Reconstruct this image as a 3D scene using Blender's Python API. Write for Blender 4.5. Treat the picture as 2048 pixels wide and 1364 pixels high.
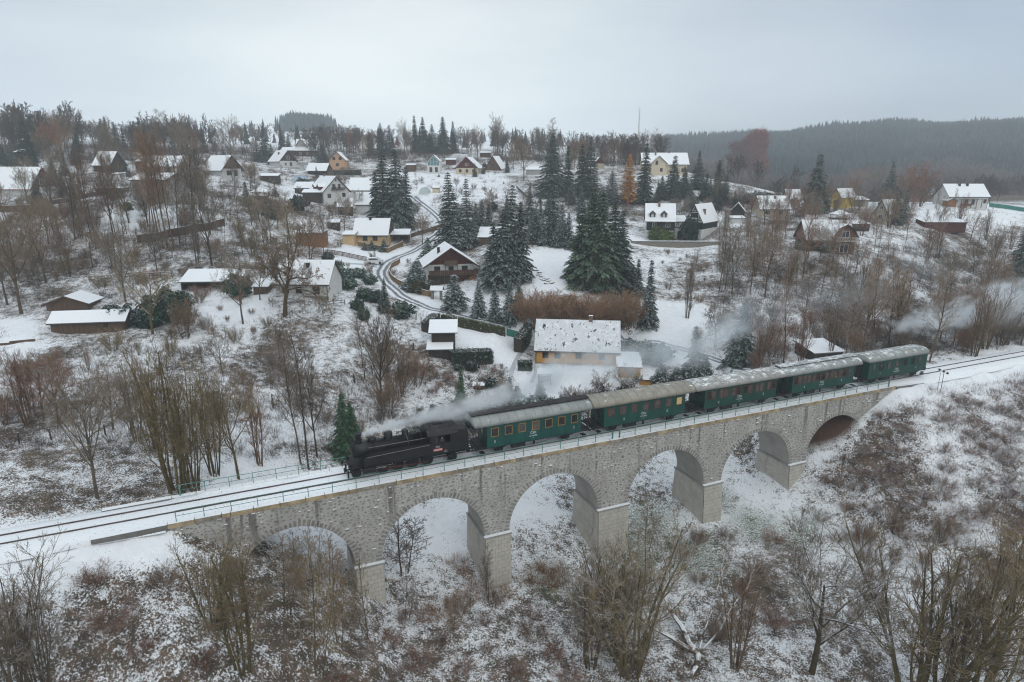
import bpy, bmesh, math, random
import numpy as np
from mathutils import Vector, Matrix

for o in list(bpy.data.objects):
    bpy.data.objects.remove(o)
SC = bpy.context.scene
COL = SC.collection
R = math.radians
rng = random.Random(7)
nrs = np.random.RandomState(11)

# ------------------------------------------------------------------ camera
FPX, PITCH, CAMH = 1269.5, 0.2659, 28.84
cam_data = bpy.data.cameras.new('camera')
cam = bpy.data.objects.new('camera', cam_data)
COL.objects.link(cam)
cam.location = (0, 0, CAMH)
cam.rotation_euler = (math.pi / 2 - PITCH, 0, 0)
cam_data.sensor_width = 36.0
cam_data.lens = FPX / 2048 * 36.0
cam_data.clip_start = 0.5
cam_data.clip_end = 9000
SC.camera = cam

# ------------------------------------------------------------------ sky, light, exposure
SUN_EL, SUN_AZ = R(34), R(150)      # azimuth clockwise from +Y
world = bpy.data.worlds.new('World')
SC.world = world
world.use_nodes = True
wn, wl = world.node_tree.nodes, world.node_tree.links
wn.clear()
w_out = wn.new('ShaderNodeOutputWorld')
w_bg = wn.new('ShaderNodeBackground')
w_bg.inputs['Strength'].default_value = 0.1
w_sky = wn.new('ShaderNodeTexSky')
w_sky.sky_type = 'NISHITA'
w_sky.sun_disc = False
w_sky.sun_elevation = SUN_EL
w_sky.sun_rotation = SUN_AZ
w_tc = wn.new('ShaderNodeTexCoord')
w_sep = wn.new('ShaderNodeSeparateXYZ')
wl.new(w_tc.outputs['Generated'], w_sep.inputs[0])
def w_ramp(stops):
    r = wn.new('ShaderNodeValToRGB')
    els = r.color_ramp.elements
    while len(els) < len(stops):
        els.new(0.5)
    for e, (p, c) in zip(els, stops):
        e.position = p
        e.color = (*c, 1)
    return r
# the even cloud cover: a little brighter towards the zenith
w_el = w_ramp([(0.0, (9.1, 9.95, 10.4)), (0.10, (8.3, 9.15, 9.65)), (0.34, (6.85, 7.55, 8.1)), (0.7, (12.6, 13.4, 13.7)), (1.0, (14.7, 15.5, 15.8))])
wl.new(w_sep.outputs['Z'], w_el.inputs['Fac'])
# brighter thin cloud ahead, heavier grey cloud to the east
w_dot = wn.new('ShaderNodeVectorMath'); w_dot.operation = 'DOT_PRODUCT'
w_dot.inputs[1].default_value = Vector((-0.17, 0.97, 0.22)).normalized()
wl.new(w_tc.outputs['Generated'], w_dot.inputs[0])
w_az = w_ramp([(0.0, (0.95, 0.95, 0.95)), (0.55, (0.66, 0.72, 0.81)), (0.76, (0.68, 0.735, 0.825)), (0.89, (0.86, 0.895, 0.94)), (1.0, (1.17, 1.155, 1.12))])
wl.new(w_dot.outputs['Value'], w_az.inputs['Fac'])
w_map = wn.new('ShaderNodeMapping')
w_map.inputs['Scale'].default_value = (1.4, 1.4, 5.5)
wl.new(w_tc.outputs['Generated'], w_map.inputs[0])
w_noise = wn.new('ShaderNodeTexNoise')
w_noise.inputs['Scale'].default_value = 1.3
w_noise.inputs['Detail'].default_value = 4
w_noise.inputs['Roughness'].default_value = 0.5
wl.new(w_map.outputs[0], w_noise.inputs['Vector'])
w_nr = w_ramp([(0.3, (0.84, 0.86, 0.90)), (0.7, (1.10, 1.09, 1.07))])
wl.new(w_noise.outputs['Fac'], w_nr.inputs['Fac'])
def w_mul(a, b):
    m = wn.new('ShaderNodeMix'); m.data_type = 'RGBA'; m.blend_type = 'MULTIPLY'
    m.inputs['Factor'].default_value = 1
    wl.new(a, m.inputs['A']); wl.new(b, m.inputs['B'])
    return m.outputs['Result']
w_cloud = w_mul(w_mul(w_el.outputs['Color'], w_az.outputs['Color']), w_nr.outputs['Color'])
w_mix = wn.new('ShaderNodeMix'); w_mix.data_type = 'RGBA'
w_mix.inputs['Factor'].default_value = 0.95
wl.new(w_sky.outputs['Color'], w_mix.inputs['A'])
wl.new(w_cloud, w_mix.inputs['B'])
wl.new(w_mix.outputs['Result'], w_bg.inputs['Color'])
wl.new(w_bg.outputs[0], w_out.inputs['Surface'])

sun_data = bpy.data.lights.new('sun', 'SUN')
sun_data.energy = 0.5
sun_data.angle = R(40)
sun_data.color = (1.0, 0.965, 0.91)
sun = bpy.data.objects.new('sun', sun_data)
COL.objects.link(sun)
sdir = Vector((math.sin(SUN_AZ) * math.cos(SUN_EL), math.cos(SUN_AZ) * math.cos(SUN_EL), math.sin(SUN_EL)))
sun.rotation_euler = sdir.to_track_quat('Z', 'Y').to_euler()
sun.location = (0, 0, 200)

SC.view_settings.view_transform = 'Standard'
SC.view_settings.look = 'None'
SC.view_settings.exposure = -0.12
SC.view_settings.gamma = 1
SC.view_settings.use_curve_mapping = False
cy = SC.cycles
cy.max_bounces = 6
cy.diffuse_bounces = 3
cy.glossy_bounces = 2
cy.transmission_bounces = 2
cy.volume_bounces = 3
cy.transparent_max_bounces = 8
cy.use_denoising = True
cy.filter_width = 1.15
cy.use_adaptive_sampling = True
cy.adaptive_threshold = 0.02
cy.caustics_reflective = False
cy.caustics_refractive = False
cy.volume_step_rate = 1.0
cy.volume_max_steps = 256

# ------------------------------------------------------------------ materials
SNOW = (0.82, 0.835, 0.85)
class Nodes:
    def __init__(s, name):
        s.m = bpy.data.materials.new(name)
        s.m.use_nodes = True
        s.t = s.m.node_tree
        s.n, s.l = s.t.nodes, s.t.links
        s.b = s.n['Principled BSDF']
    def new(s, typ, **kw):
        x = s.n.new(typ)
        for k, v in kw.items():
            if k in ('operation', 'data_type', 'blend_type', 'feature', 'noise_dimensions', 'wave_type', 'bands_direction', 'interpolation_type', 'distance', 'attribute_name', 'clamp'):
                setattr(x, k, v)
        return x
    def link(s, a, b):
        s.l.new(a, b)
    def put(s, sock, v):
        if isinstance(v, (int, float)):
            sock.default_value = v
        elif isinstance(v, tuple):
            sock.default_value = (*v, 1) if len(v) == 3 and sock.type == 'RGBA' else v
        else:
            s.link(v, sock)
    def math(s, op, a, b=0.0, clamp=False):
        x = s.new('ShaderNodeMath', operation=op)
        x.use_clamp = clamp
        s.put(x.inputs[0], a); s.put(x.inputs[1], b)
        return x.outputs[0]
    def mix(s, f, a, b, blend='MIX'):
        x = s.new('ShaderNodeMix', data_type='RGBA', blend_type=blend)
        s.put(x.inputs['Factor'], f); s.put(x.inputs['A'], a); s.put(x.inputs['B'], b)
        return x.outputs['Result']
    def smooth(s, v, lo, hi, to0=0.0, to1=1.0):
        x = s.new('ShaderNodeMapRange', interpolation_type='SMOOTHSTEP')
        s.put(x.inputs['Value'], v)
        s.put(x.inputs['From Min'], lo); s.put(x.inputs['From Max'], hi)
        x.inputs['To Min'].default_value = to0; x.inputs['To Max'].default_value = to1
        return x.outputs[0]
    def pos(s):
        return s.new('ShaderNodeNewGeometry').outputs['Position']
    def objco(s):
        return s.new('ShaderNodeTexCoord').outputs['Object']
    def nz(s):
        x = s.new('ShaderNodeSeparateXYZ')
        s.link(s.new('ShaderNodeNewGeometry').outputs['Normal'], x.inputs[0])
        return x.outputs['Z']
    def noise(s, vec, scale, detail=3, rough=0.5, dist=0.0):
        x = s.new('ShaderNodeTexNoise')
        if vec is not None:
            s.link(vec, x.inputs['Vector'])
        x.inputs['Scale'].default_value = scale
        x.inputs['Detail'].default_value = detail
        x.inputs['Roughness'].default_value = rough
        x.inputs['Distortion'].default_value = dist
        return x.outputs['Fac']
    def stretch(s, vec, sc):
        x = s.new('ShaderNodeMapping')
        x.inputs['Scale'].default_value = sc
        s.link(vec, x.inputs[0])
        return x.outputs[0]
    def bump(s, h, strength=0.3, dist=0.05):
        x = s.new('ShaderNodeBump')
        x.inputs['Strength'].default_value = strength
        x.inputs['Distance'].default_value = dist
        s.link(h, x.inputs['Height'])
        s.link(x.outputs[0], s.b.inputs['Normal'])

def M(name, base, rough=0.75, var=0.18, scale=3.0, snow=0.0, snow_lo=0.35, snow_hi=0.75, tint=False, bump=0.0, world=False, spec=0.3, metal=0.0, detail=4, grain=None):
    """General procedural surface: base colour broken by noise, optional per-object tint, optional settled snow on upward faces."""
    N = Nodes(name)
    co = N.pos() if world else N.objco()
    n1 = N.noise(co if grain is None else N.stretch(co, grain), scale, detail, 0.6)
    fac = N.smooth(n1, 0.25, 0.75, 1 - var, 1 + var)
    mul = N.new('ShaderNodeVectorMath', operation='SCALE')
    col = tuple(base)
    if tint:
        oi = N.new('ShaderNodeObjectInfo')
        c = N.mix(1.0, col, oi.outputs['Color'], 'MULTIPLY')
        N.link(c, mul.inputs[0])
    else:
        mul.inputs[0].default_value = col
    N.link(fac, mul.inputs['Scale'])
    out = mul.outputs[0]
    if snow > 0:
        s_n = N.noise(N.pos(), 2.2, 4, 0.65)
        up = N.smooth(N.nz(), snow_lo, snow_hi)
        th = N.smooth(s_n, 0.62 - 0.45 * snow, 0.74 - 0.4 * snow)
        f = N.math('MULTIPLY', up, th)
        out = N.mix(f, out, SNOW)
    N.put(N.b.inputs['Base Color'], out)
    N.b.inputs['Roughness'].default_value = rough
    N.b.inputs['Metallic'].default_value = metal
    N.b.inputs['Specular IOR Level'].default_value = spec
    if bump:
        N.bump(n1, bump)
    return N.m

MT = {}
# ------------------------------------------------------------------ object helpers
def tag(o, label=None, cat=None, group=None, kind=None):
    if label: o['label'] = label
    if cat: o['category'] = cat
    if group: o['group'] = group
    if kind: o['kind'] = kind
    return o

def empty(name, loc=(0, 0, 0), rz=0.0, label=None, cat=None, group=None, parent=None):
    o = bpy.data.objects.new(name, None)
    o.empty_display_size = 0.3
    COL.objects.link(o)
    o.location = loc
    o.rotation_euler = (0, 0, rz)
    if parent: o.parent = parent
    return tag(o, label, cat, group)

def link_mesh(name, me, parent=None, loc=None, rot=None, scale=None):
    o = bpy.data.objects.new(name, me)
    COL.objects.link(o)
    if parent: o.parent = parent
    if loc is not None: o.location = loc
    if rot is not None: o.rotation_euler = rot
    if scale is not None: o.scale = scale
    return o

class MB:
    """collects simple solids into one mesh"""
    def __init__(s):
        s.v, s.f, s.mi = [], [], []
        s.cur = 0
    def add(s, verts, faces):
        b = len(s.v)
        s.v.extend(tuple(p) for p in verts)
        for f in faces:
            s.f.append(tuple(i + b for i in f)); s.mi.append(s.cur)
        return s
    def box(s, c, d, rz=0.0, top=1.0):
        x, y, z = d[0] / 2, d[1] / 2, d[2] / 2
        ca, sa = math.cos(rz), math.sin(rz)
        vs = []
        for sz in (-1, 1):
            k = top if sz > 0 else 1.0
            for sx, sy in ((-1, -1), (1, -1), (1, 1), (-1, 1)):
                px, py = sx * x * k, sy * y * k
                vs.append((c[0] + px * ca - py * sa, c[1] + px * sa + py * ca, c[2] + sz * z))
        return s.add(vs, [(0, 3, 2, 1), (4, 5, 6, 7), (0, 1, 5, 4), (1, 2, 6, 5), (2, 3, 7, 6), (3, 0, 4, 7)])
    def span(s, a, b):
        return s.box([(a[i] + b[i]) / 2 for i in range(3)], [abs(b[i] - a[i]) for i in range(3)])
    def extrude(s, poly, vec):
        """closed polygon of 3D points (any planar, may be concave) pushed along vec"""
        n = len(poly)
        vs = [tuple(p) for p in poly] + [(p[0] + vec[0], p[1] + vec[1], p[2] + vec[2]) for p in poly]
        fs = [tuple(range(n))[::-1], tuple(range(n, 2 * n))]
        for i in range(n):
            j = (i + 1) % n
            fs.append((i, j, n + j, n + i))
        return s.add(vs, fs)
    def tube(s, pts, r, n=6, r2=None, cap=True):
        pts = [Vector(p) for p in pts]
        m = len(pts)
        rings = []
        for i, p in enumerate(pts):
            d = (pts[min(i + 1, m - 1)] - pts[max(i - 1, 0)])
            if d.length < 1e-9: d = Vector((0, 0, 1))
            d.normalize()
            a = Vector((0, 0, 1)) if abs(d.z) < 0.9 else Vector((1, 0, 0))
            u = d.cross(a).normalized(); w = d.cross(u)
            rr = r if r2 is None else r + (r2 - r) * i / (m - 1)
            rings.append([p + (u * math.cos(2 * math.pi * k / n) + w * math.sin(2 * math.pi * k / n)) * rr for k in range(n)])
        vs = [v for ring in rings for v in ring]
        fs = []
        for i in range(m - 1):
            for k in range(n):
                k2 = (k + 1) % n
                fs.append((i * n + k, (i + 1) * n + k, (i + 1) * n + k2, i * n + k2))
        if cap:
            fs.append(tuple(range(n))); fs.append(tuple((m - 1) * n + k for k in reversed(range(n))))
        return s.add(vs, fs)
    def lathe(s, prof, n=16, c=(0, 0, 0), axis='z'):
        vs, fs = [], []
        for (r, h) in prof:
            for k in range(n):
                a = 2 * math.pi * k / n
                p = (r * math.cos(a), r * math.sin(a), h)
                if axis == 'x': p = (p[2], p[0], p[1])
                if axis == 'y': p = (p[1], p[2], p[0])
                vs.append((p[0] + c[0], p[1] + c[1], p[2] + c[2]))
        m = len(prof)
        for i in range(m - 1):
            for k in range(n):
                k2 = (k + 1) % n
                fs.append((i * n + k, i * n + k2, (i + 1) * n + k2, (i + 1) * n + k))
        fs.append(tuple(reversed(range(n)))); fs.append(tuple((m - 1) * n + k for k in range(n)))
        return s.add(vs, fs)
    def mesh(s, name, mats, smooth=False):
        me = bpy.data.meshes.new(name)
        me.from_pydata(s.v, [], s.f)
        for m in (mats if isinstance(mats, (list, tuple)) else [mats]):
            me.materials.append(m)
        if any(s.mi):
            me.polygons.foreach_set('material_index', s.mi)
        if smooth:
            me.polygons.foreach_set('use_smooth', [True] * len(me.polygons))
        me.update()
        return me
    def build(s, name, mats, parent=None, smooth=False, loc=None, rz=None, kind=None):
        o = link_mesh(name, s.mesh(name, mats, smooth), parent, loc, None if rz is None else (0, 0, rz))
        if kind: o['kind'] = kind
        return o

def np_mesh(name, verts, faces, mats, mi=None):
    """verts (n,3), faces (m,3|4) numpy -> mesh"""
    me = bpy.data.meshes.new(name)
    k = faces.shape[1]
    me.vertices.add(len(verts)); me.loops.add(faces.size); me.polygons.add(len(faces))
    me.vertices.foreach_set('co', np.ascontiguousarray(verts, dtype=np.float32).ravel())
    me.loops.foreach_set('vertex_index', np.ascontiguousarray(faces, dtype=np.int32).ravel())
    me.polygons.foreach_set('loop_start', np.arange(0, faces.size, k, dtype=np.int32))
    me.polygons.foreach_set('loop_total', np.full(len(faces), k, dtype=np.int32))
    for m in (mats if isinstance(mats, (list, tuple)) else [mats]):
        me.materials.append(m)
    if mi is not None:
        me.polygons.foreach_set('material_index', np.asarray(mi, dtype=np.int32))
    me.update(calc_edges=True)
    return me

# ------------------------------------------------------------------ places: the track line and the camera's rays
TX, TY, TA = -3.1045, 61.5779, 0.4059
TC, TS = math.cos(TA), math.sin(TA)
def T(s, o=0.0, z=0.0):
    return (TX + s * TC - o * TS, TY + s * TS + o * TC, z)
def so(x, y):
    dx, dy = x - TX, y - TY
    return dx * TC + dy * TS, -dx * TS + dy * TC
CP, SP = math.cos(PITCH), math.sin(PITCH)
def ray(px, py):
    u, v = (px - 1024) / FPX, (py - 682) / FPX
    return (u, CP - v * SP, -(SP + v * CP))
def at_z(px, py, z):
    d = ray(px, py)
    t = (z - CAMH) / d[2]
    return (d[0] * t, d[1] * t, z)
def at_d(px, py, dist):
    d = ray(px, py)
    return (d[0] * dist, d[1] * dist, CAMH + d[2] * dist)
# ------------------------------------------------------------------ the lie of the land
CTRL = []
def cz(px, py, z): CTRL.append(at_z(px, py, z))
def cd(px, py, d): CTRL.append(at_d(px, py, d))
def cs(s, o, z): CTRL.append(T(s, o, z))
# valley floor and the banks under the viaduct
for a in [(-13, -3, -13.0), (1, -3, -14.6), (14, -3, -14.6), (29, -3, -13.4), (42, -3, -11.6), (-1, 3, -13.2), (12.7, 3, -13.0), (27.5, 3, -12.6), (41, 3, -11.6), (47, 0, -6.2),
          (-20, -3, -7.6), (-26, -3, -3.2), (54, -3, -3.9), (60, -3.2, -0.8), (-18, 6, -8.0), (-17, 14, -5), (33, 11, -11), (40, 20, -5.2), (20, 10, -11.5), (12, 14, -9.5), (4, 10, -10.5),
          (-32, -3.2, -1.2), (-45, -3.2, -1.0), (-70, -3.5, -1.0), (66, -3.2, -0.6), (90, -3.2, -0.9), (120, -4, -1), (160, -4, -1),
          (-32, -10, -5), (-36, -22, -10), (-45, -12, -5.5), (-50, -30, -10), (-65, -14, -6), (-65, -40, -10), (-20, -14, -11.2), (-12, -22, -14.5), (-20, -35, -15), (2, -14, -16.2), (2, -34, -18),
          (18, -14, -16.6), (18, -34, -19), (34, -14, -15.4), (34, -34, -18.8), (44, -12, -12.8), (50, -12, -9.6), (50, -30, -15.5), (60, -12, -6.6), (60, -30, -12), (70, -12, -5.2), (70, -30, -10), (90, -12, -5), (90, -35, -10), (120, -30, -9), (160, -40, -10),
          (-34, 3.5, -0.9), (-50, 4, -0.8), (-70, 4, -0.6), (60, 5, -0.8), (75, 5, -0.5), (95, 5, -0.2), (130, 6, 0.4), (52, 12, -2.5), (60, 14, -1.0), (80, 16, 0.0),
          (0, -70, -20), (40, -75, -20), (-50, -70, -13), (90, -80, -13)]:
    cs(*a)
# near hillside (pixel, height)
for a in [(600, 760, -1.0), (600, 650, 3.0), (760, 810, -4.6), (900, 800, -5.2), (100, 760, 1.2), (100, 665, 3.2), (0, 700, 3.0), (0, 880, 0.2), (300, 800, 0.2), (300, 660, 3.4), (420, 590, 5.4), (600, 600, 6.0), (700, 640, 3.2),
          (885, 715, -2.0), (940, 728, -3.0), (1000, 680, -1.2), (1050, 740, -3.7), (1150, 730, -3.9), (1230, 735, -4.0), (1290, 755, -4.4), (1130, 775, -5.4), (1400, 740, -4.0)]:
    cz(*a)
# village slopes (pixel, distance)
for a in [(1000, 640, 122), (860, 600, 132), (790, 552, 148), (850, 490, 177), (905, 440, 203), (900, 572, 141), (740, 490, 178), (660, 460, 183), (665, 402, 230), (560, 372, 252), (675, 340, 300), (560, 340, 290), (620, 312, 350),
          (870, 347, 292), (920, 347, 292), (990, 345, 292), (870, 400, 232), (1000, 400, 232), (1095, 530, 142), (1160, 652, 116), (1050, 490, 158), (1200, 575, 134), (1330, 630, 125), (1330, 560, 147), (1340, 478, 188), (1200, 430, 205),
          (1320, 352, 266), (1200, 360, 262), (1100, 370, 258), (1450, 420, 212), (1550, 422, 212), (1690, 498, 162), (1690, 430, 208), (1780, 432, 205), (1920, 412, 226), (2020, 430, 222), (1700, 640, 127), (1950, 600, 150), (1950, 500, 186), (1550, 520, 158), (1850, 460, 190),
          (1560, 388, 250), (1640, 395, 245), (1500, 372, 262), (1750, 405, 240),
          (50, 390, 182), (120, 430, 165), (300, 400, 172), (300, 440, 160), (340, 478, 150), (455, 350, 222), (460, 400, 196), (215, 345, 222), (330, 345, 232), (90, 300, 262), (10, 325, 250), (200, 300, 285), (330, 305, 300), (450, 310, 315), (40, 480, 148), (180, 480, 147), (420, 525, 140), (40, 615, 116), (200, 560, 130), (500, 450, 176), (560, 430, 190),
          (530, 325, 320), (700, 305, 360), (830, 308, 350), (890, 306, 350), (990, 308, 345), (1100, 318, 330), (1200, 325, 315), (1290, 318, 320),
          (800, 296, 480), (640, 288, 520), (980, 296, 480), (1150, 308, 430), (530, 272, 700), (720, 283, 640), (620, 262, 900), (480, 262, 950), (800, 270, 950), (300, 280, 560), (100, 280, 480), (1000, 284, 800), (1200, 300, 620)]:
    cd(*a)
# beyond the brow the ground drops into the next valley, then climbs to the wooded ridge
for a in [(1560, 420, 330), (1650, 425, 340), (1750, 425, 340), (1450, 395, 360), (1350, 360, 400), (1900, 390, 420), (1900, 372, 560), (2030, 380, 560), (1650, 385, 560), (1450, 360, 620), (1330, 335, 720), (1900, 345, 700), (2048, 335, 720), (1650, 345, 760), (1500, 330, 850),
          (1350, 292, 1250), (1500, 286, 1200), (1700, 270, 1150), (1900, 270, 1100), (2048, 260, 1080), (2400, 240, 1100), (1350, 300, 1800), (1900, 276, 1800), (1100, 300, 1500), (700, 285, 1600), (300, 280, 1300), (-300, 280, 600), (-300, 330, 260), (-300, 500, 150), (-300, 700, 95), (2350, 480, 190), (2350, 600, 150), (2350, 400, 320)]:
    cd(*a)
CT = np.array(CTRL, float)
def _q(x, y):
    return np.stack([1.6 * x / (y + 90.0), np.log((np.maximum(y, -60) + 90.0) / 90.0)], -1)
def _tps(r2):
    return 0.5 * r2 * np.log(r2 + 1e-12)
_P = _q(CT[:, 0], CT[:, 1])
_n = len(_P)
_A = np.zeros((_n + 3, _n + 3))
_A[:_n, :_n] = _tps(((_P[:, None] - _P[None]) ** 2).sum(-1)) + np.eye(_n) * 2e-4
_A[:_n, _n] = 1; _A[:_n, _n + 1:] = _P; _A[_n, :_n] = 1; _A[_n + 1:, :_n] = _P.T
_W = np.linalg.solve(_A, np.concatenate([CT[:, 2], np.zeros(3)]))
ABL, ABR = -29.0, 59.5         # ends of the viaduct along the track
def natural(x, y):
    q = _q(np.asarray(x, float), np.asarray(y, float))
    sh = q.shape[:-1]
    q = q.reshape(-1, 2)
    out = np.empty(len(q))
    for i in range(0, len(q), 20000):
        qq = q[i:i + 20000]
        out[i:i + 20000] = _tps(((qq[:, None] - _P[None]) ** 2).sum(-1)) @ _W[:_n] + _W[_n] + qq @ _W[_n + 1:]
    return out.reshape(sh)
def carve(h, x, y):
    s, o = so(x, y)
    do = np.maximum(np.abs(o) - 2.5, 0)
    ds = np.maximum(np.minimum(s - ABL, ABR - s), 0)
    d = np.hypot(do, ds)
    zf = -0.62
    h = np.maximum(h, zf - 0.72 * d)
    return np.minimum(h, np.where(ds > 0.5, 1e9, zf + 0.9 * d))
def height(x, y):
    return carve(natural(x, y), np.asarray(x, float), np.asarray(y, float))

def vnoise(x, y, seed=0):
    """cheap smooth value noise for relief"""
    xi, yi = np.floor(x).astype(np.int64), np.floor(y).astype(np.int64)
    fx, fy = x - xi, y - yi
    fx, fy = fx * fx * (3 - 2 * fx), fy * fy * (3 - 2 * fy)
    def hsh(a, b):
        h = (a * 374761393 + b * 668265263 + seed * 974634777) & 0xffffffff
        h = ((h ^ (h >> 13)) * 1274126177) & 0xffffffff
        return ((h ^ (h >> 16)) & 0xffff) / 65535.0
    a, b, c, d = hsh(xi, yi), hsh(xi + 1, yi), hsh(xi, yi + 1), hsh(xi + 1, yi + 1)
    return (a * (1 - fx) + b * fx) * (1 - fy) + (c * (1 - fx) + d * fx) * fy

NX, NY = 390, 480
_u = np.linspace(-1.25, 1.25, NX)
_t = np.linspace(0, 1, NY)
_y = -40 + 58 * (np.exp(_t * math.log((3000 + 40) / 58.0 + 1)) - 1)
GX = _u[None, :] * (_y[:, None] + 95)
GY = np.repeat(_y[:, None], NX, 1)
GZ = np.clip(height(GX, GY), -24, 105 + 0.004 * np.maximum(GY - 1500, 0))
_s, _o = so(GX, GY)
_near_track = np.clip((np.abs(_o) - 2.6) / 2, 0, 1)
_rel = (vnoise(GX / 3.1, GY / 3.1, 1) - .5) * 0.7 + (vnoise(GX / 1.1, GY / 1.1, 2) - .5) * 0.28
GZ = GZ + _rel * np.where((_s > ABL - 1) & (_s < ABR + 1), 0.5 + .5 * _near_track, _near_track) * np.clip(1.3 - GY / 250, 0.15, 1)

# interpolating look-ups on the built sheet (so that everything stands on it)
def ground_z(x, y):
    ty = math.log((y + 40) / 58.0 + 1) / math.log((3000 + 40) / 58.0 + 1) * (NY - 1)
    j = min(max(int(ty), 0), NY - 2)
    fy = (y - _y[j]) / (_y[j + 1] - _y[j])
    def row(jj):
        tx = (x / (_y[jj] + 95) + 1.25) / 2.5 * (NX - 1)
        i = min(max(int(tx), 0), NX - 2)
        f = tx - i
        return GZ[jj, i] * (1 - f) + GZ[jj, i + 1] * f
    return float(row(j) * (1 - fy) + row(j + 1) * fy)
def ground(px, py, dmin=30.0, dmax=1500.0):
    """the first place where the camera's ray through a pixel of the photograph meets the land"""
    dx, dy, dz = ray(px, py)
    t, prev = dmin, dmin
    while t < dmax:
        if CAMH + dz * t <= ground_z(dx * t, dy * t):
            a, b = prev, t
            for _ in range(18):
                m = (a + b) / 2
                if CAMH + dz * m <= ground_z(dx * m, dy * m): b = m
                else: a = m
            return (dx * b, dy * b, ground_z(dx * b, dy * b))
        prev = t
        t *= 1.012
    return None

# level the plot of the long farmhouse
_pz = ground(1072, 725)
_c = (_pz[0] + 7.0, _pz[1] + 3.0)
_w = np.clip(1.6 - np.maximum(np.abs(GX - _c[0]) / 9.5, np.abs(GY - _c[1]) / 6.5), 0, 1)
_w = np.clip(_w / .6, 0, 1); _w = _w * _w * (3 - 2 * _w)
GZ = GZ * (1 - _w) + (_pz[2] - .05) * _w
# ---- what grows or lies where: three painted cover values (clean snow 0 .. rough dead growth 1; green turf; trodden earth)
def soft_poly(px_poly, feather):
    """polygon given on the ground (x, y) -> soft mask on the grid"""
    P = np.array([[p[0], p[1]] for p in px_poly])
    inside = np.zeros(GX.shape, bool)
    dist = np.full(GX.shape, 1e9)
    n = len(P)
    for i in range(n):
        a, b = P[i], P[(i + 1) % n]
        cond = ((a[1] > GY) != (b[1] > GY))
        xs = (b[0] - a[0]) * (GY - a[1]) / (b[1] - a[1] + 1e-12) + a[0]
        inside ^= cond & (GX < xs)
        ab = b - a
        tt = np.clip(((GX - a[0]) * ab[0] + (GY - a[1]) * ab[1]) / (ab @ ab + 1e-9), 0, 1)
        dist = np.minimum(dist, np.hypot(GX - a[0] - tt * ab[0], GY - a[1] - tt * ab[1]))
    sd = np.where(inside, dist, -dist)
    return np.clip(0.5 + sd / (2 * feather), 0, 1)
def gp(pts):
    out = []
    for p in pts:
        g = ground(*p)
        if g is None: g = at_d(p[0], p[1], 600)
        out.append(g)
    return out
rough = np.full(GX.shape, 0.66)
rough += (vnoise(GX / 17, GY / 17, 5) - .5) * 0.34 + (vnoise(GX / 5.5, GY / 5.5, 15) - .5) * 0.35
bank_r = soft_poly([T(43, -3.2)[:2], T(60, -3.2)[:2], T(150, -5)[:2], T(150, -60)[:2], T(56, -60)[:2], T(47, -20)[:2]], 3)
rough = np.maximum(rough, bank_r * (0.68 + 0.25 * vnoise(GX / 6, GY / 6, 6)))
fore = soft_poly([T(-80, -6)[:2], T(-34, -3.4)[:2], T(-18, -2.5)[:2], T(44, -5)[:2], T(52, -60)[:2], T(-80, -60)[:2]], 3)
rough = np.maximum(rough, fore * (0.52 + 0.24 * vnoise(GX / 5, GY / 5, 7)))
def clean(poly, f=2.0, v=0.10):
    global rough
    m = soft_poly(gp(poly), f)
    rough = rough * (1 - m) + v * m
for poly in ([(1050, 500), (1140, 500), (1150, 585), (1040, 590)], [(930, 655), (1035, 680), (1050, 790), (1010, 735), (905, 690)], [(1060, 735), (1300, 735), (1300, 790), (1060, 790)],
             [(770, 560), (900, 560), (980, 620), (880, 640)], [(1280, 590), (1400, 610), (1400, 740), (1280, 720)], [(400, 585), (540, 580), (520, 640), (410, 650)], [(680, 490), (860, 490), (800, 540), (660, 530)],
             [(230, 400), (400, 395), (420, 470), (200, 470)], [(1830, 400), (2048, 420), (2048, 450), (1830, 450)], [(800, 345), (1010, 345), (1010, 400), (800, 420)], [(560, 370), (760, 350), (760, 400), (560, 400)], [(1260, 470), (1440, 480), (1440, 490), (1260, 490)],
             [(0, 640), (90, 650), (60, 720), (0, 720)], [(610, 460), (660, 440), (660, 480), (610, 480)]):
    clean(poly, v=.10 if poly[0][1] > 470 else .34)
def clean_w(pts, f, v):
    global rough
    m = soft_poly(pts, f)
    rough = rough * (1 - m) + v * m
clean_w([T(-9, 3)[:2], T(12, 3)[:2], T(12, 12)[:2], T(-9, 10)[:2]], 2.5, 0.3)
clean_w([T(33, 6)[:2], T(39, 6)[:2], T(47, -22)[:2], T(41, -26)[:2]], 2.0, 0.36)
clean_w([T(-27, 1)[:2], T(-12, 1)[:2], T(-10, 12)[:2], T(-27, 13)[:2]], 2.0, 0.3)
clean_w([T(60, -6)[:2], T(66, -5)[:2], T(64, -14)[:2], T(52, -22)[:2], T(48, -18)[:2], T(56, -11)[:2]], 1.5, 0.5)
clean_w([T(72, -4)[:2], T(78, -4)[:2], T(72, -18)[:2], T(66, -16)[:2]], 1.5, 0.5)
for a, b in ((-90, ABL), (ABR, 170)):
    clean_w([T(a, -4.6)[:2], T(b, -4.6)[:2], T(b, 3.2)[:2], T(a, 3.2)[:2]], 1.0, 0.16)
rough = np.minimum(rough, .86)
far = np.clip((GY - 380) / 150, 0, 1)
rough = rough * (1 - far) + 0.35 * far
rough = np.maximum(rough, 1.1 * np.clip((GY - 290) / 60, 0, 1) * np.clip((GX / np.maximum(GY, 1) - .34) / .06, 0, 1))
far_hill = np.clip((GY - 640) / 80, 0, 1) * np.clip((GX / np.maximum(GY, 1) - .2) / .05, 0, 1)
rough = np.maximum(rough, far_hill * 1.6)
green = np.zeros(GX.shape)
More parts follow.
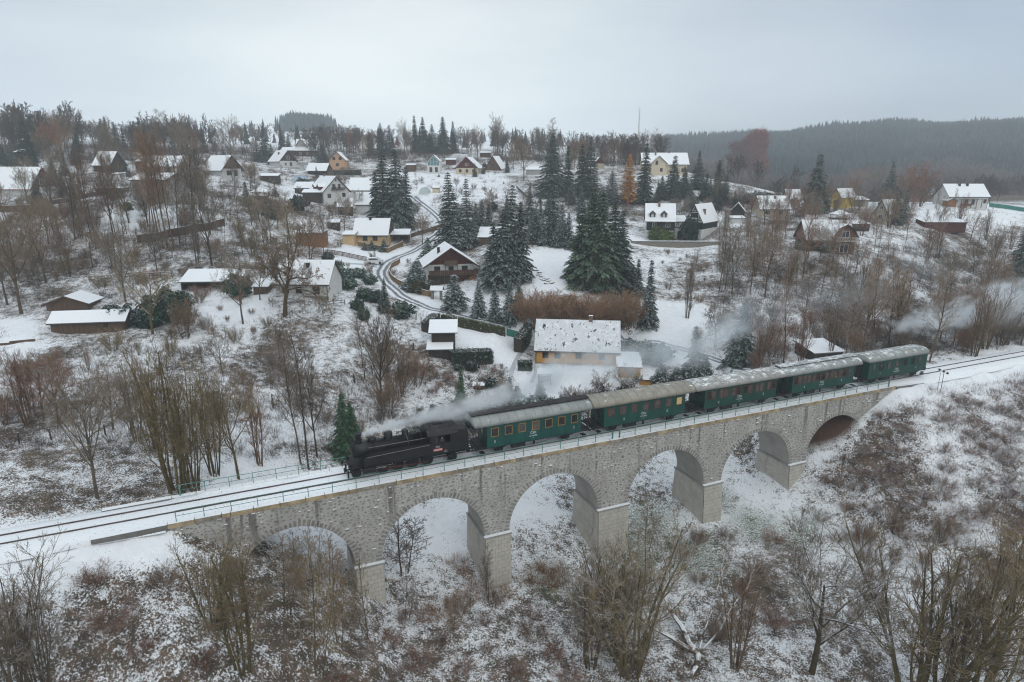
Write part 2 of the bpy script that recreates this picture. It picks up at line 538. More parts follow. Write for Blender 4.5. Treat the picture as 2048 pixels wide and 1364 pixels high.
for c in ((17, -3, 4.5), (22, 0, 4), (34, -5, 3.5), (38, -9, 3.2), (33, 1, 3), (6, -4, 3), (24, -7, 4)):
    p = T(c[0], c[1]); green = np.maximum(green, np.clip(1.3 - np.hypot(GX - p[0], GY - p[1]) / c[2], 0, 1))
# the soil under the last arch stays bare
soil = np.clip(1.5 - np.hypot((_s - 50.5) / 4.2, (_o - 0.5) / 3.0), 0, 1)

N = Nodes('snowy_ground')
P = N.pos()
def attr(nm):
    a = N.new('ShaderNodeAttribute'); a.attribute_name = nm
    return a.outputs['Fac']
a_r, a_g, a_s = attr('rough'), attr('green'), attr('soil')
big = N.noise(P, 0.22, 4, 0.6)
mid = N.noise(P, 1.1, 5, 0.65)
fine = N.noise(N.stretch(P, (1, 1, 0.35)), 6.2, 6, 0.75)
v = N.math('ADD', N.math('MULTIPLY', fine, 0.56), N.math('ADD', N.math('MULTIPLY', mid, 0.30), N.math('MULTIPLY', big, 0.24)))
th = N.math('SUBTRACT', 0.685, N.math('MULTIPLY', a_r, 0.21))
dark = N.smooth(v, N.math('SUBTRACT', th, 0.03), N.math('ADD', th, 0.045))
dead = N.mix(N.smooth(N.noise(P, 0.7, 3), 0.35, 0.65), (0.075, 0.058, 0.045), (0.14, 0.098, 0.070))
dead = N.mix(N.smooth(N.noise(P, 2.9, 3), 0.5, 0.75), dead, (0.075, 0.078, 0.055))
snow = N.mix(N.smooth(mid, 0.3, 0.7), (0.76, 0.775, 0.795), (0.85, 0.865, 0.88))
col = N.mix(dark, snow, dead)
gfac = N.math('MULTIPLY', a_g, N.smooth(fine, 0.38, 0.54))
col = N.mix(N.math('MULTIPLY', gfac, 0.9), col, (0.075, 0.105, 0.048))
sfac = N.math('MULTIPLY', N.smooth(a_s, 0.0, 0.5), N.smooth(fine, 0.15, 0.42))
col = N.mix(sfac, col, (0.085, 0.05, 0.033))
N.put(N.b.inputs['Base Color'], col)
N.b.inputs['Roughness'].default_value = 0.85
N.b.inputs['Specular IOR Level'].default_value = 0.05
N.bump(v, 0.55, 0.18)
MT['ground'] = N.m

idx = np.arange(NX * NY).reshape(NY, NX)
gf = np.stack([idx[:-1, :-1], idx[:-1, 1:], idx[1:, 1:], idx[1:, :-1]], -1).reshape(-1, 4)
me = np_mesh('ground', np.stack([GX, GY, GZ], -1).reshape(-1, 3), gf, MT['ground'])
for nm, arr in (('rough', rough), ('green', green), ('soil', soil)):
    at = me.attributes.new(nm, 'FLOAT', 'POINT')
    at.data.foreach_set('value', np.ascontiguousarray(np.clip(arr, 0, 1.6), dtype=np.float32).ravel())
me.polygons.foreach_set('use_smooth', np.ones(len(me.polygons), bool))
tag(link_mesh('ground', me), kind='structure')

def rough_at(x, y):
    ty = math.log((y + 40) / 58.0 + 1) / math.log((3000 + 40) / 58.0 + 1) * (NY - 1)
    j = min(max(int(ty + .5), 0), NY - 1)
    i = min(max(int((x / (_y[j] + 95) + 1.25) / 2.5 * (NX - 1) + .5), 0), NX - 1)
    return float(rough[j, i])

def drape(name, pts, widths, mats, lift=0.05, n=6, kind='structure', cols=8):
    """a strip of road or path laid over the land, through ground points"""
    P = [Vector((p[0], p[1], 0)) for p in pts]
    dense = []
    for i in range(len(P) - 1):
        p0, p1, p2, p3 = P[max(i - 1, 0)], P[i], P[i + 1], P[min(i + 2, len(P) - 1)]
        for k in range(n):
            t = k / n
            dense.append((0.5 * ((2 * p1) + (-p0 + p2) * t + (2 * p0 - 5 * p1 + 4 * p2 - p3) * t * t + (-p0 + 3 * p1 - 3 * p2 + p3) * t ** 3), widths[i] * (1 - t) + widths[i + 1] * t))
    dense.append((P[-1], widths[-1]))
    vs, uv = [], []
    L = 0
    for i, (c, w) in enumerate(dense):
        d = (dense[min(i + 1, len(dense) - 1)][0] - dense[max(i - 1, 0)][0]).normalized()
        nrm = Vector((-d.y, d.x, 0))
        if i: L += (c - dense[i - 1][0]).length
        zs = []
        for k in range(cols + 1):
            q = c + nrm * w * (k / cols - .5)
            zs.append((q.x, q.y, ground_z(q.x, q.y)))
        zm = max(z for _, _, z in zs)
        for k, (x, y, z) in enumerate(zs):
            edge = abs(k / cols - .5) * 2
            vs.append((x, y, (z * 0.45 + zm * 0.55 if edge < 0.99 else z - 0.25) + lift)); uv.append((k / cols, L))
    m = len(dense)
    fs = [(i * (cols + 1) + k, i * (cols + 1) + k + 1, (i + 1) * (cols + 1) + k + 1, (i + 1) * (cols + 1) + k) for i in range(m - 1) for k in range(cols)]
    me = bpy.data.meshes.new(name)
    me.from_pydata(vs, [], fs)
    me.materials.append(mats)
    ul = me.uv_layers.new(name='UVMap')
    for lp in me.loops:
        ul.data[lp.index].uv = uv[lp.vertex_index]
    me.polygons.foreach_set('use_smooth', [True] * len(me.polygons))
    return tag(link_mesh(name, me), kind=kind)
# ------------------------------------------------------------------ materials of the line
MT['snow'] = M('settled_snow', SNOW, rough=0.7, var=0.06, scale=1.5, world=True, bump=0.15, spec=0.2)
MT['rail'] = M('rusty_rail', (0.075, 0.05, 0.042), rough=0.55, var=0.25, scale=2, spec=0.4)
MT['concrete'] = M('grey_concrete', (0.30, 0.295, 0.275), rough=0.85, var=0.16, scale=0.8, world=True, bump=0.1)
MT['soffit'] = M('arch_render', (0.36, 0.345, 0.315), rough=0.85, var=0.14, scale=0.7, world=True, bump=0.08)
MT['coping'] = M('sandstone_coping', (0.34, 0.265, 0.165), rough=0.85, var=0.4, scale=1.3, world=True, snow=1.15, snow_lo=0.6, snow_hi=0.9, bump=0.2)
MT['coping_grey'] = M('weathered_coping', (0.25, 0.22, 0.175), rough=0.85, var=0.4, scale=1.6, world=True, snow=1.15, snow_lo=0.6, snow_hi=0.9, bump=0.2)
MT['teal'] = M('teal_railing_paint', (0.07, 0.215, 0.185), rough=0.5, var=0.2, scale=3, snow=0.25, snow_lo=0.6, snow_hi=0.9)

# mortar: pale lime render, darker where water runs down from the deck
N = Nodes('lime_mortar')
P = N.pos()
n1 = N.noise(P, 0.45, 5, 0.65)
n2 = N.noise(P, 3.2, 4, 0.7)
st = N.noise(N.stretch(P, (1.15, 1.15, 0.05)), 1.0, 3, 0.6)
c = N.mix(N.smooth(n1, 0.3, 0.7), (0.36, 0.345, 0.318), (0.48, 0.462, 0.428))
c = N.mix(N.math('MULTIPLY', N.smooth(n2, 0.5, 0.72), 0.45), c, (0.17, 0.155, 0.135))
sep = N.new('ShaderNodeSeparateXYZ'); N.link(P, sep.inputs[0])
upz = N.smooth(sep.outputs['Z'], -6.5, -0.8)
c = N.mix(N.math('MULTIPLY', N.math('MULTIPLY', N.smooth(st, 0.57, 0.67), upz), 0.72), c, (0.085, 0.078, 0.07))
N.put(N.b.inputs['Base Color'], c)
N.b.inputs['Roughness'].default_value = 0.9
N.bump(n2, 0.5, 0.06)
MT['mortar'] = N.m
# rubble stones: grey granite to brown, each a little different
N = Nodes('granite_rubble')
P = N.pos()
n1 = N.noise(P, 1.9, 2, 0.5)
n2 = N.noise(P, 9, 3, 0.7)
r = N.new('ShaderNodeValToRGB')
for e, (p, c) in zip([r.color_ramp.elements[0], r.color_ramp.elements[1], r.color_ramp.elements.new(0.5), r.color_ramp.elements.new(0.62)],
                     [(0.28, (0.165, 0.16, 0.15)), (0.75, (0.38, 0.365, 0.335)), (0.5, (0.255, 0.245, 0.228)), (0.62, (0.30, 0.272, 0.23))]):
    e.position = p; e.color = (*c, 1)
N.link(n1, r.inputs[0])
c = N.mix(N.math('MULTIPLY', N.smooth(n2, 0.4, 0.7), 0.3), r.outputs[0], (0.10, 0.092, 0.082))
st = N.noise(N.stretch(P, (1.15, 1.15, 0.05)), 1.0, 3, 0.6)
sep = N.new('ShaderNodeSeparateXYZ'); N.link(P, sep.inputs[0])
c = N.mix(N.math('MULTIPLY', N.math('MULTIPLY', N.smooth(st, 0.57, 0.67), N.smooth(sep.outputs['Z'], -6.5, -0.8)), 0.65), c, (0.07, 0.064, 0.058))
N.put(N.b.inputs['Base Color'], c)
N.b.inputs['Roughness'].default_value = 0.9
N.bump(n2, 0.4, 0.03)
MT['rubble'] = N.m
# dressed pier blocks
N = Nodes('dressed_granite')
P = N.pos()
n1 = N.noise(P, 1.3, 4, 0.6); n2 = N.noise(P, 14, 3, 0.7)
st = N.noise(N.stretch(P, (1.3, 1.3, 0.08)), 1.0, 3, 0.6)
c = N.mix(N.smooth(n1, 0.3, 0.7), (0.45, 0.42, 0.365), (0.57, 0.535, 0.475))
c = N.mix(N.math('MULTIPLY', N.smooth(n2, 0.45, 0.75), 0.2), c, (0.22, 0.2, 0.18))
c = N.mix(N.math('MULTIPLY', N.smooth(st, 0.58, 0.75), 0.45), c, (0.19, 0.17, 0.15))
N.put(N.b.inputs['Base Color'], c)
N.b.inputs['Roughness'].default_value = 0.85
N.bump(n2, 0.3, 0.02)
MT['dressed'] = N.m
MT['joint'] = M('joint_mortar', (0.20, 0.18, 0.155), rough=0.9, var=0.15, scale=1.0, world=True)
N = Nodes('track_snow')
P = N.pos()
n2 = N.noise(P, 5.5, 5, 0.75)
n1 = N.noise(P, 0.8, 3)
d = N.smooth(N.math('ADD', n2, N.math('MULTIPLY', n1, 0.12)), 0.655, 0.72)
N.put(N.b.inputs['Base Color'], N.mix(d, (0.82, 0.84, 0.86), (0.16, 0.145, 0.13)))
N.b.inputs['Roughness'].default_value = 0.8
N.bump(n2, 0.4, 0.05)
MT['track_snow'] = N.m

# ------------------------------------------------------------------ track
ROT = (0, 0, TA)
def line_obj(name, parent=None, label=None, cat=None, s=0.0):
    return empty(name, T(s), TA, label, cat, parent=parent)
prof = [(-2.75, -0.75), (-2.45, -0.34), (-1.75, -0.22), (-0.85, -0.115), (0, -0.13), (0.85, -0.115), (1.75, -0.22), (2.45, -0.34), (2.75, -0.75)]
vs, fs = [], []
ss = np.concatenate([np.arange(-95, ABL - 1, 0.8), [ABL - .6], np.arange(ABL, ABR, 0.8), [ABR + .6], np.arange(ABR + 1, 175, 0.8)])
for i, s in enumerate(ss):
    onb = ABL - .3 < s < ABR + .3
    for k, (o, z) in enumerate(prof):
        if onb: o = max(-2.12, min(2.12, o)); z = -0.145 if k > 6 else max(z, -0.30)
        j = 0.03 * (vnoise(np.array(s * 1.3), np.array(k * 3.1), 9) - .5)
        w = 0 if onb or k not in (0, 8) else 0.5 * (vnoise(np.array(s / 3), np.array(k), 12) - .5)
        vs.append((s, o + float(w), z + float(j)))
m = len(prof)
fs = [(i * m + k, (i + 1) * m + k, (i + 1) * m + k + 1, i * m + k + 1) for i in range(len(ss) - 1) for k in range(m - 1)]
me = bpy.data.meshes.new('track_bed'); me.from_pydata(vs, [], fs); me.materials.append(MT['track_snow'])
me.polygons.foreach_set('use_smooth', [True] * len(me.polygons))
bed = tag(link_mesh('track_bed', me, None, T(0), ROT), kind='structure')

rail_prof = [(-0.035, 0), (0.035, 0), (0.04, -0.04), (0.012, -0.06), (0.012, -0.13), (0.06, -0.17), (-0.06, -0.17), (-0.012, -0.13), (-0.012, -0.06), (-0.04, -0.04)]
b = MB(); b.extrude([(-95, y, z) for y, z in rail_prof], (270, 0, 0))
rm = b.mesh('rail', MT['rail'])
for o, lab in ((-0.755, 'rusty brown rail on the near side of the snowy track'), (0.755, 'rusty brown rail on the far side of the snowy track')):
    r_ = link_mesh('rail', rm, None, T(0, o), ROT)
    tag(r_, lab, 'rail', 'rails of the railway track')

# ------------------------------------------------------------------ viaduct
via = line_obj('stone_viaduct', label='long grey rubble stone viaduct with round arches carrying the train', cat='viaduct')
SPR = -8.42                                     # springing level
PL = [-14.33, -0.98, 12.66, 27.51, 41.33]
PR = [-11.47, 2.11, 16.91, 30.54, 44.35]
OV = 0.16                                       # ledge overhang
edges = [(ABL + 4.1, PL[0])] + [(PR[i], PL[i + 1]) for i in range(4)] + [(PR[4], 54.9)]
ARCH = []
for i, (a, c_) in enumerate(edges):
    a2 = a - OV if i else a
    c2 = c_ + OV if i < 5 else c_
    ARCH.append(((a2 + c2) / 2, (c2 - a2) / 2))
RISE = 5.58
HW = 2.6                                        # half width of the walls
def arch_pt(i, t, k=1.0, extra=0.0):
    c_, a_ = ARCH[i]
    return c_ + (a_ + extra) * math.cos(t), SPR + (RISE + extra) * math.sin(t)
low = [(ABL - 1.0, -4.5), (ABL, -9.5), (ARCH[0][0] - ARCH[0][1] - .01, -11.0)]
for i in range(6):
    low += [arch_pt(i, math.pi * (1 - k / 24)) for k in range(25)]
low += [(ARCH[5][0] + ARCH[5][1] + .01, -11.0), (ABR, -9.5), (ABR + 0.6, -4.5)]
wb_ = MB()
for (s0, z0), (s1, z1) in zip(low, low[1:]):
    wb_.cur = 0
    wb_.add([(s0, -HW, z0), (s1, -HW, z1), (s1, -HW, -.55), (s0, -HW, -.55)], [(0, 1, 2, 3)])
    wb_.add([(s0, HW, z0), (s1, HW, z1), (s1, HW, -.55), (s0, HW, -.55)], [(3, 2, 1, 0)])
    wb_.cur = 1
    wb_.add([(s0, -HW, z0), (s1, -HW, z1), (s1, HW, z1), (s0, HW, z0)], [(3, 2, 1, 0)])
wallo = wb_.build('arcade_wall', [MT['mortar'], MT['soffit']], via)

# piers with their snow-covered ledges and dressed blocks
bmesh_cache = {}
def unit_block():
    b = MB(); b.box((0, 0, 0), (1, 1, 1), top=1.0)
    me = b.mesh('block', MT['dressed'])
    return me
blk = unit_block()
for i in range(5):
    s0, s1 = PL[i] + 0.12, PR[i] - 0.12
    zb = -16.5 if i < 3 else (-15.4 if i == 3 else -14.5)
    zt = SPR - 0.24
    b = MB()
    g = 0.35
    vs = [(s0 - .02, -2.92 - g, zb), (s1 + .02, -2.92 - g, zb), (s1 + .02, 2.92 + g, zb), (s0 - .02, 2.92 + g, zb), (s0, -2.84, zt), (s1, -2.84, zt), (s1, 2.84, zt), (s0, 2.84, zt)]
    b.add(vs, [(0, 3, 2, 1), (4, 5, 6, 7), (0, 1, 5, 4), (1, 2, 6, 5), (2, 3, 7, 6), (3, 0, 4, 7)])
    pier = b.build('pier', MT['joint'], via)
    # courses of blocks on the faces that show (the near end and both sides)
    rows = int((zt - zb) / 0.47)
    joined = MB()
    for r_ in range(rows):
        z = zt - 0.235 - r_ * 0.47
        if i in (0,) and z < -14.6 or i == 1 and z < -15.4 or i == 2 and z < -15.5 or i == 3 and z < -14.4 or i == 4 and z < -13.2: continue
        fr = (zt - z) / (zt - zb)
        oe = 2.84 + (0.08 + g) * fr
        wob = lambda: 0.006 * rng.random()
        nf = 4 if s1 - s0 < 3.5 else 6
        off = 0.5 if r_ % 2 else 0.0
        cuts = sorted(set([0.0] + [min(max((k + off) / nf, 0), 1) for k in range(nf + 1)] + [1.0]))
        for a, c_ in zip(cuts, cuts[1:]):
            if c_ - a < 0.04: continue
            sa, sc = s0 + (s1 - s0) * a + .018, s0 + (s1 - s0) * c_ - .018
            loc, scl = ((sa + sc) / 2, -oe + 0.012 + wob(), z), (sc - sa, 0.09, 0.436)
            if i in (0, 1): link_mesh('block', blk, pier, loc, None, scl)
            else: joined.box(loc, scl)
        nsd = 7
        cuts = sorted(set([0.0] + [min(max((k + (0.5 - off)) / nsd, 0), 1) for k in range(nsd + 1)] + [1.0]))
        for a, c_ in zip(cuts, cuts[1:]):
            if c_ - a < 0.04: continue
            oa, oc = -oe + 2 * oe * a + .018, -oe + 2 * oe * c_ - .018
            loc, scl = (s0 - 0.005 - wob(), (oa + oc) / 2 + (0.035 if a == 0 else 0), z), (0.09, oc - oa - (0.07 if a == 0 else 0), 0.436)
            if i in (0, 1): link_mesh('block', blk, pier, loc, None, scl)
            else: joined.box(loc, scl)
            joined.box((s1 + 0.005, loc[1], z), scl)
    joined.build('block', MT['dressed'], pier, kind='stuff')
    b = MB()
    b.span((PL[i], -2.93, SPR - 0.26), (PR[i], 2.93, SPR - 0.02))
    led = b.build('ledge', MT['concrete'], pier)
    b = MB()
    for q in (-1, 1):
        b.span((PL[i] - .02, q * 2.61, SPR - 0.018), (PR[i] + .02, q * 2.96, SPR + 0.05))
    b.build('snow_cap', MT['snow'], pier)

# coping stones along both edges
cop_meshes = []
for k, mm in enumerate(('coping', 'coping_grey', 'coping')):
    b = MB(); b.box((0, 0, -0.21), (1, 0.56, 0.42), top=0.985)
    cop_meshes.append(b.mesh('coping_stone', MT[mm]))
for side in (-1, 1):
    s = ABL - 0.4
    while s < ABR + 0.3:
        w = rng.choice([1.7, 1.9, 2.1, 2.2, 0.7]) if side < 0 else 2.0
        if s > 45: w *= 0.9
        w = min(w, ABR + 0.4 - s)
        if w < 0.2: break
        out = 0.0 if not (side < 0 and 12.5 < s < 17) else 0.06
        o_ = link_mesh('coping_stone', rng.choice(cop_meshes), via, (s + w / 2, side * (2.40 + out + rng.uniform(-.012, .012)), -0.13 + rng.uniform(-.012, .008)), None, (w - 0.03, 1, 1))
        s += w
# end walls beyond the arches
b = MB()
b.add([(-34.9, -2.72, -0.62), (ABL - .42, -2.72, -0.75), (ABL - .42, -2.15, -0.75), (-34.9, -2.15, -0.62), (-34.9, -2.72, -0.2), (ABL - .42, -2.72, -0.14), (ABL - .42, -2.15, -0.14), (-34.9, -2.15, -0.2)],
      [(0, 3, 2, 1), (4, 5, 6, 7), (0, 1, 5, 4), (1, 2, 6, 5), (2, 3, 7, 6), (3, 0, 4, 7)])
b.add([(-34.9, 2.15, -0.62), (ABL - .42, 2.15, -0.75), (ABL - .42, 2.72, -0.75), (-34.9, 2.72, -0.62), (-34.9, 2.15, -0.2), (ABL - .42, 2.15, -0.14), (ABL - .42, 2.72, -0.14), (-34.9, 2.72, -0.2)],
      [(0, 3, 2, 1), (4, 5, 6, 7), (0, 1, 5, 4), (1, 2, 6, 5), (2, 3, 7, 6), (3, 0, 4, 7)])
b.build('end_wall', M('wet_concrete', (0.16, 0.155, 0.145), var=0.25, scale=1.2, world=True, snow=1.0, snow_lo=0.5, snow_hi=0.8), via)
b = MB()
b.add([(ABR + .42, -2.72, -1.3), (65.3, -2.9, -0.95), (65.3, -2.3, -0.95), (ABR + .42, -2.15, -1.3), (ABR + .42, -2.72, -0.2), (65.3, -2.9, -0.38), (65.3, -2.3, -0.38), (ABR + .42, -2.15, -0.2)],
      [(0, 3, 2, 1), (4, 5, 6, 7), (0, 1, 5, 4), (1, 2, 6, 5), (2, 3, 7, 6), (3, 0, 4, 7)])
b.build('end_wall', bpy.data.materials['wet_concrete'], via)

# arch rings: narrow radial stones
vm = []
for k in range(3):
    b = MB(); h = [0.48, 0.58, 0.68][k]
    b.add([(-.17, 0, 0), (.17, 0, 0), (.17, .1, 0), (-.17, .1, 0), (-.195, 0, h), (.195, 0, h), (.195, .1, h), (-.195, .1, h), (-.15, -.035, .03), (.15, -.035, .03), (.17, -.035, h - .03), (-.17, -.035, h - .03)],
          [(0, 1, 9, 8), (1, 5, 10, 9), (5, 4, 11, 10), (4, 0, 8, 11), (8, 9, 10, 11)])
    vm.append(b.mesh('voussoir', MT['rubble']))
for i in range(6):
    cnt = 44
    for k in range(cnt):
        t = math.pi * (k + .5) / cnt
        s, z = arch_pt(i, t)
        if i == 0 and s < -23.6 or i == 5 and s > 54.2: continue
        c_, a_ = ARCH[i]
        nx, nz_ = math.cos(t) / a_, math.sin(t) / RISE
        ang = math.atan2(nx, nz_)
        o_ = link_mesh('voussoir', rng.choice(vm), via, (s + .02 * math.cos(t), -HW - .005, z + .02 * math.sin(t)), (0, ang, 0), (rng.uniform(.5, .85), rng.uniform(.3, .9), rng.uniform(.85, 1.05)))

# rubble facing: irregular stones standing a little proud of the mortar
def stone_shape(seed):
    q = random.Random(seed)
    n = 6
    ring = [(math.cos(2 * math.pi * k / n + q.uniform(-.25, .25)) * q.uniform(.75, 1.05) * .5, math.sin(2 * math.pi * k / n + q.uniform(-.25, .25)) * q.uniform(.75, 1.05) * .5) for k in range(n)]
    vs = [(x, 0.05, z) for x, z in ring] + [(x * .8, -1.0, z * .8) for x, z in ring]
    fs = [(k, (k + 1) % n, n + (k + 1) % n, n + k) for k in range(n)] + [tuple(range(n, 2 * n))]
    return vs, fs
shapes = [stone_shape(k) for k in range(8)]
smesh = []
for vs, fs in shapes:
    b = MB(); b.add(vs, fs); smesh.append(b.mesh('stone', MT['rubble']))
def on_wall(s, z, pad):
    if z > -0.66 or s < ABL - .7 or s > ABR + .3: return False
    x, y, _ = T(s, -2.7)
    if z < ground_z(x, y) - 0.2: return False
    for i, (c_, a_) in enumerate(ARCH):
        if abs(s - c_) < a_ + pad:
            if z < SPR: return False
            if ((s - c_) / (a_ + pad)) ** 2 + ((z - SPR) / (RISE + pad)) ** 2 < 1: return False
    if z < SPR + .15: return False
    return True
cells = {}
placed = []
tries = 0
while tries < 60000 and len(placed) < 3000:
    tries += 1
    s, z = rng.uniform(ABL, ABR), rng.uniform(SPR, -0.6)
    w = rng.choice([.2, .26, .3, .36, .42, .5]); h = w * rng.uniform(.45, .8)
    if not on_wall(s, z, 0.78): continue
    kx, kz = int(s / .6), int(z / .6)
    ok = True
    for ax in (-1, 0, 1):
        for az in (-1, 0, 1):
            for (s2, z2, w2, h2) in cells.get((kx + ax, kz + az), ()):
                if abs(s - s2) < (w + w2) * .52 and abs(z - z2) < (h + h2) * .56:
                    ok = False; break
            if not ok: break
        if not ok: break
    if not ok: continue
    cells.setdefault((kx, kz), []).append((s, z, w, h)); placed.append((s, z, w, h))
placed.sort(key=lambda p: -p[2] * p[3] / (1 + 0.0095 * (p[0] + 30)) ** 2)
jb = MB(); sn = MB()
for k, (s, z, w, h) in enumerate(placed):
    dp = rng.uniform(.02, .05) if rng.random() > .07 else rng.uniform(.09, .16)
    tilt = rng.uniform(-.3, .3)
    if k < 300:
        link_mesh('stone', rng.choice(smesh), via, (s, -HW, z), (0, tilt, 0), (w, dp, h))
    else:
        vs, fs = rng.choice(shapes)
        ca, sa = math.cos(tilt), math.sin(tilt)
        jb.add([(s + x * w * ca + zz * h * sa, -HW + y * dp, z - x * w * sa + zz * h * ca) for x, y, zz in vs], fs)
    if dp > .08:
        sn.box((s, -HW - dp * .5, z + h * .36), (w * .75, dp * .95, h * .22), top=.7)
jb.build('stone', MT['rubble'], via, kind='stuff')
sn.build('snow_cap', MT['snow'], via, kind='stuff')

# teal railings on the coping
pb = MB(); pb.box((0, 0, .5), (.06, .06, 1.04)); post_me = pb.mesh('post', MT['teal'])
pb = MB(); pb.box((0, 0, .52), (.13, .13, 1.08)); post_thick = pb.mesh('post', MT['teal'])
def railing(o, s_list, label, thick=()):
    t = line_obj('teal_railing', label=label, cat='railing')
    t['group'] = 'teal railings along the viaduct'
    for k, s in enumerate(s_list):
        link_mesh('post', post_thick if k in thick else post_me, t, (s, o, -0.13))
    for zz, r_ in ((0.93, .032), (0.44, .024)):
        b = MB(); b.tube([(s_list[0], o, zz - .05), (s_list[-1], o, zz - .05)], r_, 6)
        b.build('handrail', MT['teal'], t)
    return t
railing(-2.44, [-28.7 + k * 2.157 for k in range(21)], 'teal railing on the near parapet from the left end to the gap', (20,))
railing(-2.44, [15.35 + k * 2.06 for k in range(22)], 'teal railing on the near parapet from the gap to the right end', (0, 21))
railing(2.44, [-28.7 + k * 2.08 for k in range(43)], 'teal railing on the far parapet behind the locomotive', (0, 42))

# striped board on two poles beside the line
t = empty('railway_sign', (*T(66.6, -4.3)[:2], ground_z(*T(66.6, -4.3)[:2])), TA - 0.55, 'slanted black and white striped board on two thin poles beside the right track', 'railway sign')
zz = 2.75
wb = M('white_board', (0.75, 0.76, 0.77), var=0.05); kb = M('black_board', (0.02, 0.02, 0.022), var=0.1)
for q in (-.22, .22):
    b = MB(); b.tube([(q, 0, -.5), (q, 0, zz - .1)], .035, 6); b.build('pole', M('pole_grey', (0.33, 0.34, 0.35), var=.1) if q < 0 else kb, t)
b = MB(); b.add([(-.75, -.05, zz + .3), (.75, -.05, zz - .35), (.85, -.05, zz - .08), (-.65, -.05, zz + .57), (-.75, .0, zz + .3), (.75, .0, zz - .35), (.85, .0, zz - .08), (-.65, .0, zz + .57)],
                [(0, 1, 2, 3), (7, 6, 5, 4), (0, 4, 5, 1), (1, 5, 6, 2), (2, 6, 7, 3), (3, 7, 4, 0)])
bd = b.build('board', wb, t)
for k in range(3):
    u = -.5 + k * .55
    b = MB(); x0, z0 = u - .12, zz + .3 - (u + .75 - .12) * .433
    b.add([(x0, -.056, z0 + .01), (x0 + .27, -.056, z0 - .107), (x0 + .36, -.056, z0 + .145), (x0 + .09, -.056, z0 + .262)], [(0, 1, 2, 3)])
    b.build('stripe', kb, bd)
# ------------------------------------------------------------------ train
MT['green'] = M('green_coach_paint', (0.003, 0.055, 0.042), rough=0.42, var=0.28, scale=1.1, grain=(1.5, 1.5, .35), spec=0.4)
MT['green2'] = M('bluish_green_coach_paint', (0.003, 0.061, 0.051), rough=0.4, var=0.25, scale=1.1, grain=(1.5, 1.5, .35), spec=0.4)
MT['green3'] = M('dark_green_coach_paint', (0.003, 0.047, 0.035), rough=0.42, var=0.28, scale=1.1, grain=(1.5, 1.5, .35), spec=0.4)
MT['under'] = M('black_underframe', (0.014, 0.014, 0.016), rough=0.6, var=0.3, scale=2)
MT['loco'] = M('black_engine_paint', (0.006, 0.0065, 0.008), rough=0.36, var=0.45, scale=1.4, spec=0.42)
MT['loco_dull'] = M('sooty_black', (0.011, 0.0112, 0.013), rough=0.6, var=0.5, scale=1.6, spec=0.22)
MT['cabroof'] = M('rusty_black_roof', (0.028, 0.024, 0.025), rough=0.7, var=0.55, scale=0.9)
MT['red'] = M('red_frame_paint', (0.055, 0.008, 0.007), rough=0.5, var=0.4, scale=2)
MT['steel'] = M('dull_steel', (0.19, 0.18, 0.17), rough=0.4, var=0.3, metal=0.6)
MT['glass'] = M('dark_window_glass', (0.018, 0.017, 0.017), rough=0.12, var=0.5, scale=1.5, spec=0.6)
MT['blind'] = M('dusty_window_glass', (0.085, 0.07, 0.066), rough=0.25, var=0.4, scale=2.5, spec=0.5)
MT['wood'] = M('varnished_window_frame', (0.30, 0.165, 0.055), rough=0.5, var=0.2, scale=4)
MT['brownframe'] = M('brown_window_frame', (0.085, 0.04, 0.028), rough=0.55, var=0.2, scale=4)
MT['white'] = M('white_lettering', (0.58, 0.60, 0.585), rough=0.6, var=0.05)
MT['cream'] = M('cream_blind', (0.55, 0.42, 0.19), rough=0.7, var=0.06)
def roof_mat(name, base, snow):
    N = Nodes(name)
    P = N.objco()
    n1 = N.noise(P, 0.9, 5, 0.65); n2 = N.noise(N.stretch(P, (0.8, 2.5, 1)), 1.3, 4, 0.7)
    c = N.mix(N.smooth(n1, 0.3, 0.7), tuple(k * 0.82 for k in base), tuple(min(k * 1.15, 1) for k in base))
    f = N.math('MULTIPLY', N.smooth(n2, 0.66 - 0.3 * snow, 0.72 - 0.22 * snow), N.smooth(N.nz(), 0.55, 0.8))
    N.put(N.b.inputs['Base Color'], N.mix(N.math('MULTIPLY', f, 0.85), c, SNOW))
    N.b.inputs['Roughness'].default_value = 0.7
    N.bump(n1, 0.15)
    return N.m
ROOF = [roof_mat('grey_canvas_roof', (0.265, 0.28, 0.262), 0.12), roof_mat('khaki_canvas_roof', (0.265, 0.245, 0.20), 0.22), roof_mat('frosted_beige_roof', (0.295, 0.288, 0.268), 0.58),
        roof_mat('pale_grey_roof', (0.27, 0.285, 0.28), 0.6), roof_mat('frosted_green_grey_roof', (0.26, 0.275, 0.255), 0.55)]
MT['seam'] = M('roof_seam', (0.14, 0.14, 0.13), rough=0.8, var=0.2)

def text(name, s, size, loc, mat, parent, bold=0.0):
    cu = bpy.data.curves.new(name, 'FONT')
    cu.body = s
    cu.size = size
    cu.align_x = 'CENTER'
    cu.align_y = 'CENTER'
    cu.extrude = 0.003
    cu.offset = bold
    cu.materials.append(mat)
    tmp = bpy.data.objects.new(name, cu)
    COL.objects.link(tmp)
    me = bpy.data.meshes.new_from_object(tmp)
    bpy.data.objects.remove(tmp); bpy.data.curves.remove(cu)
    return link_mesh(name, me, parent, loc, (math.pi / 2, 0, 0))

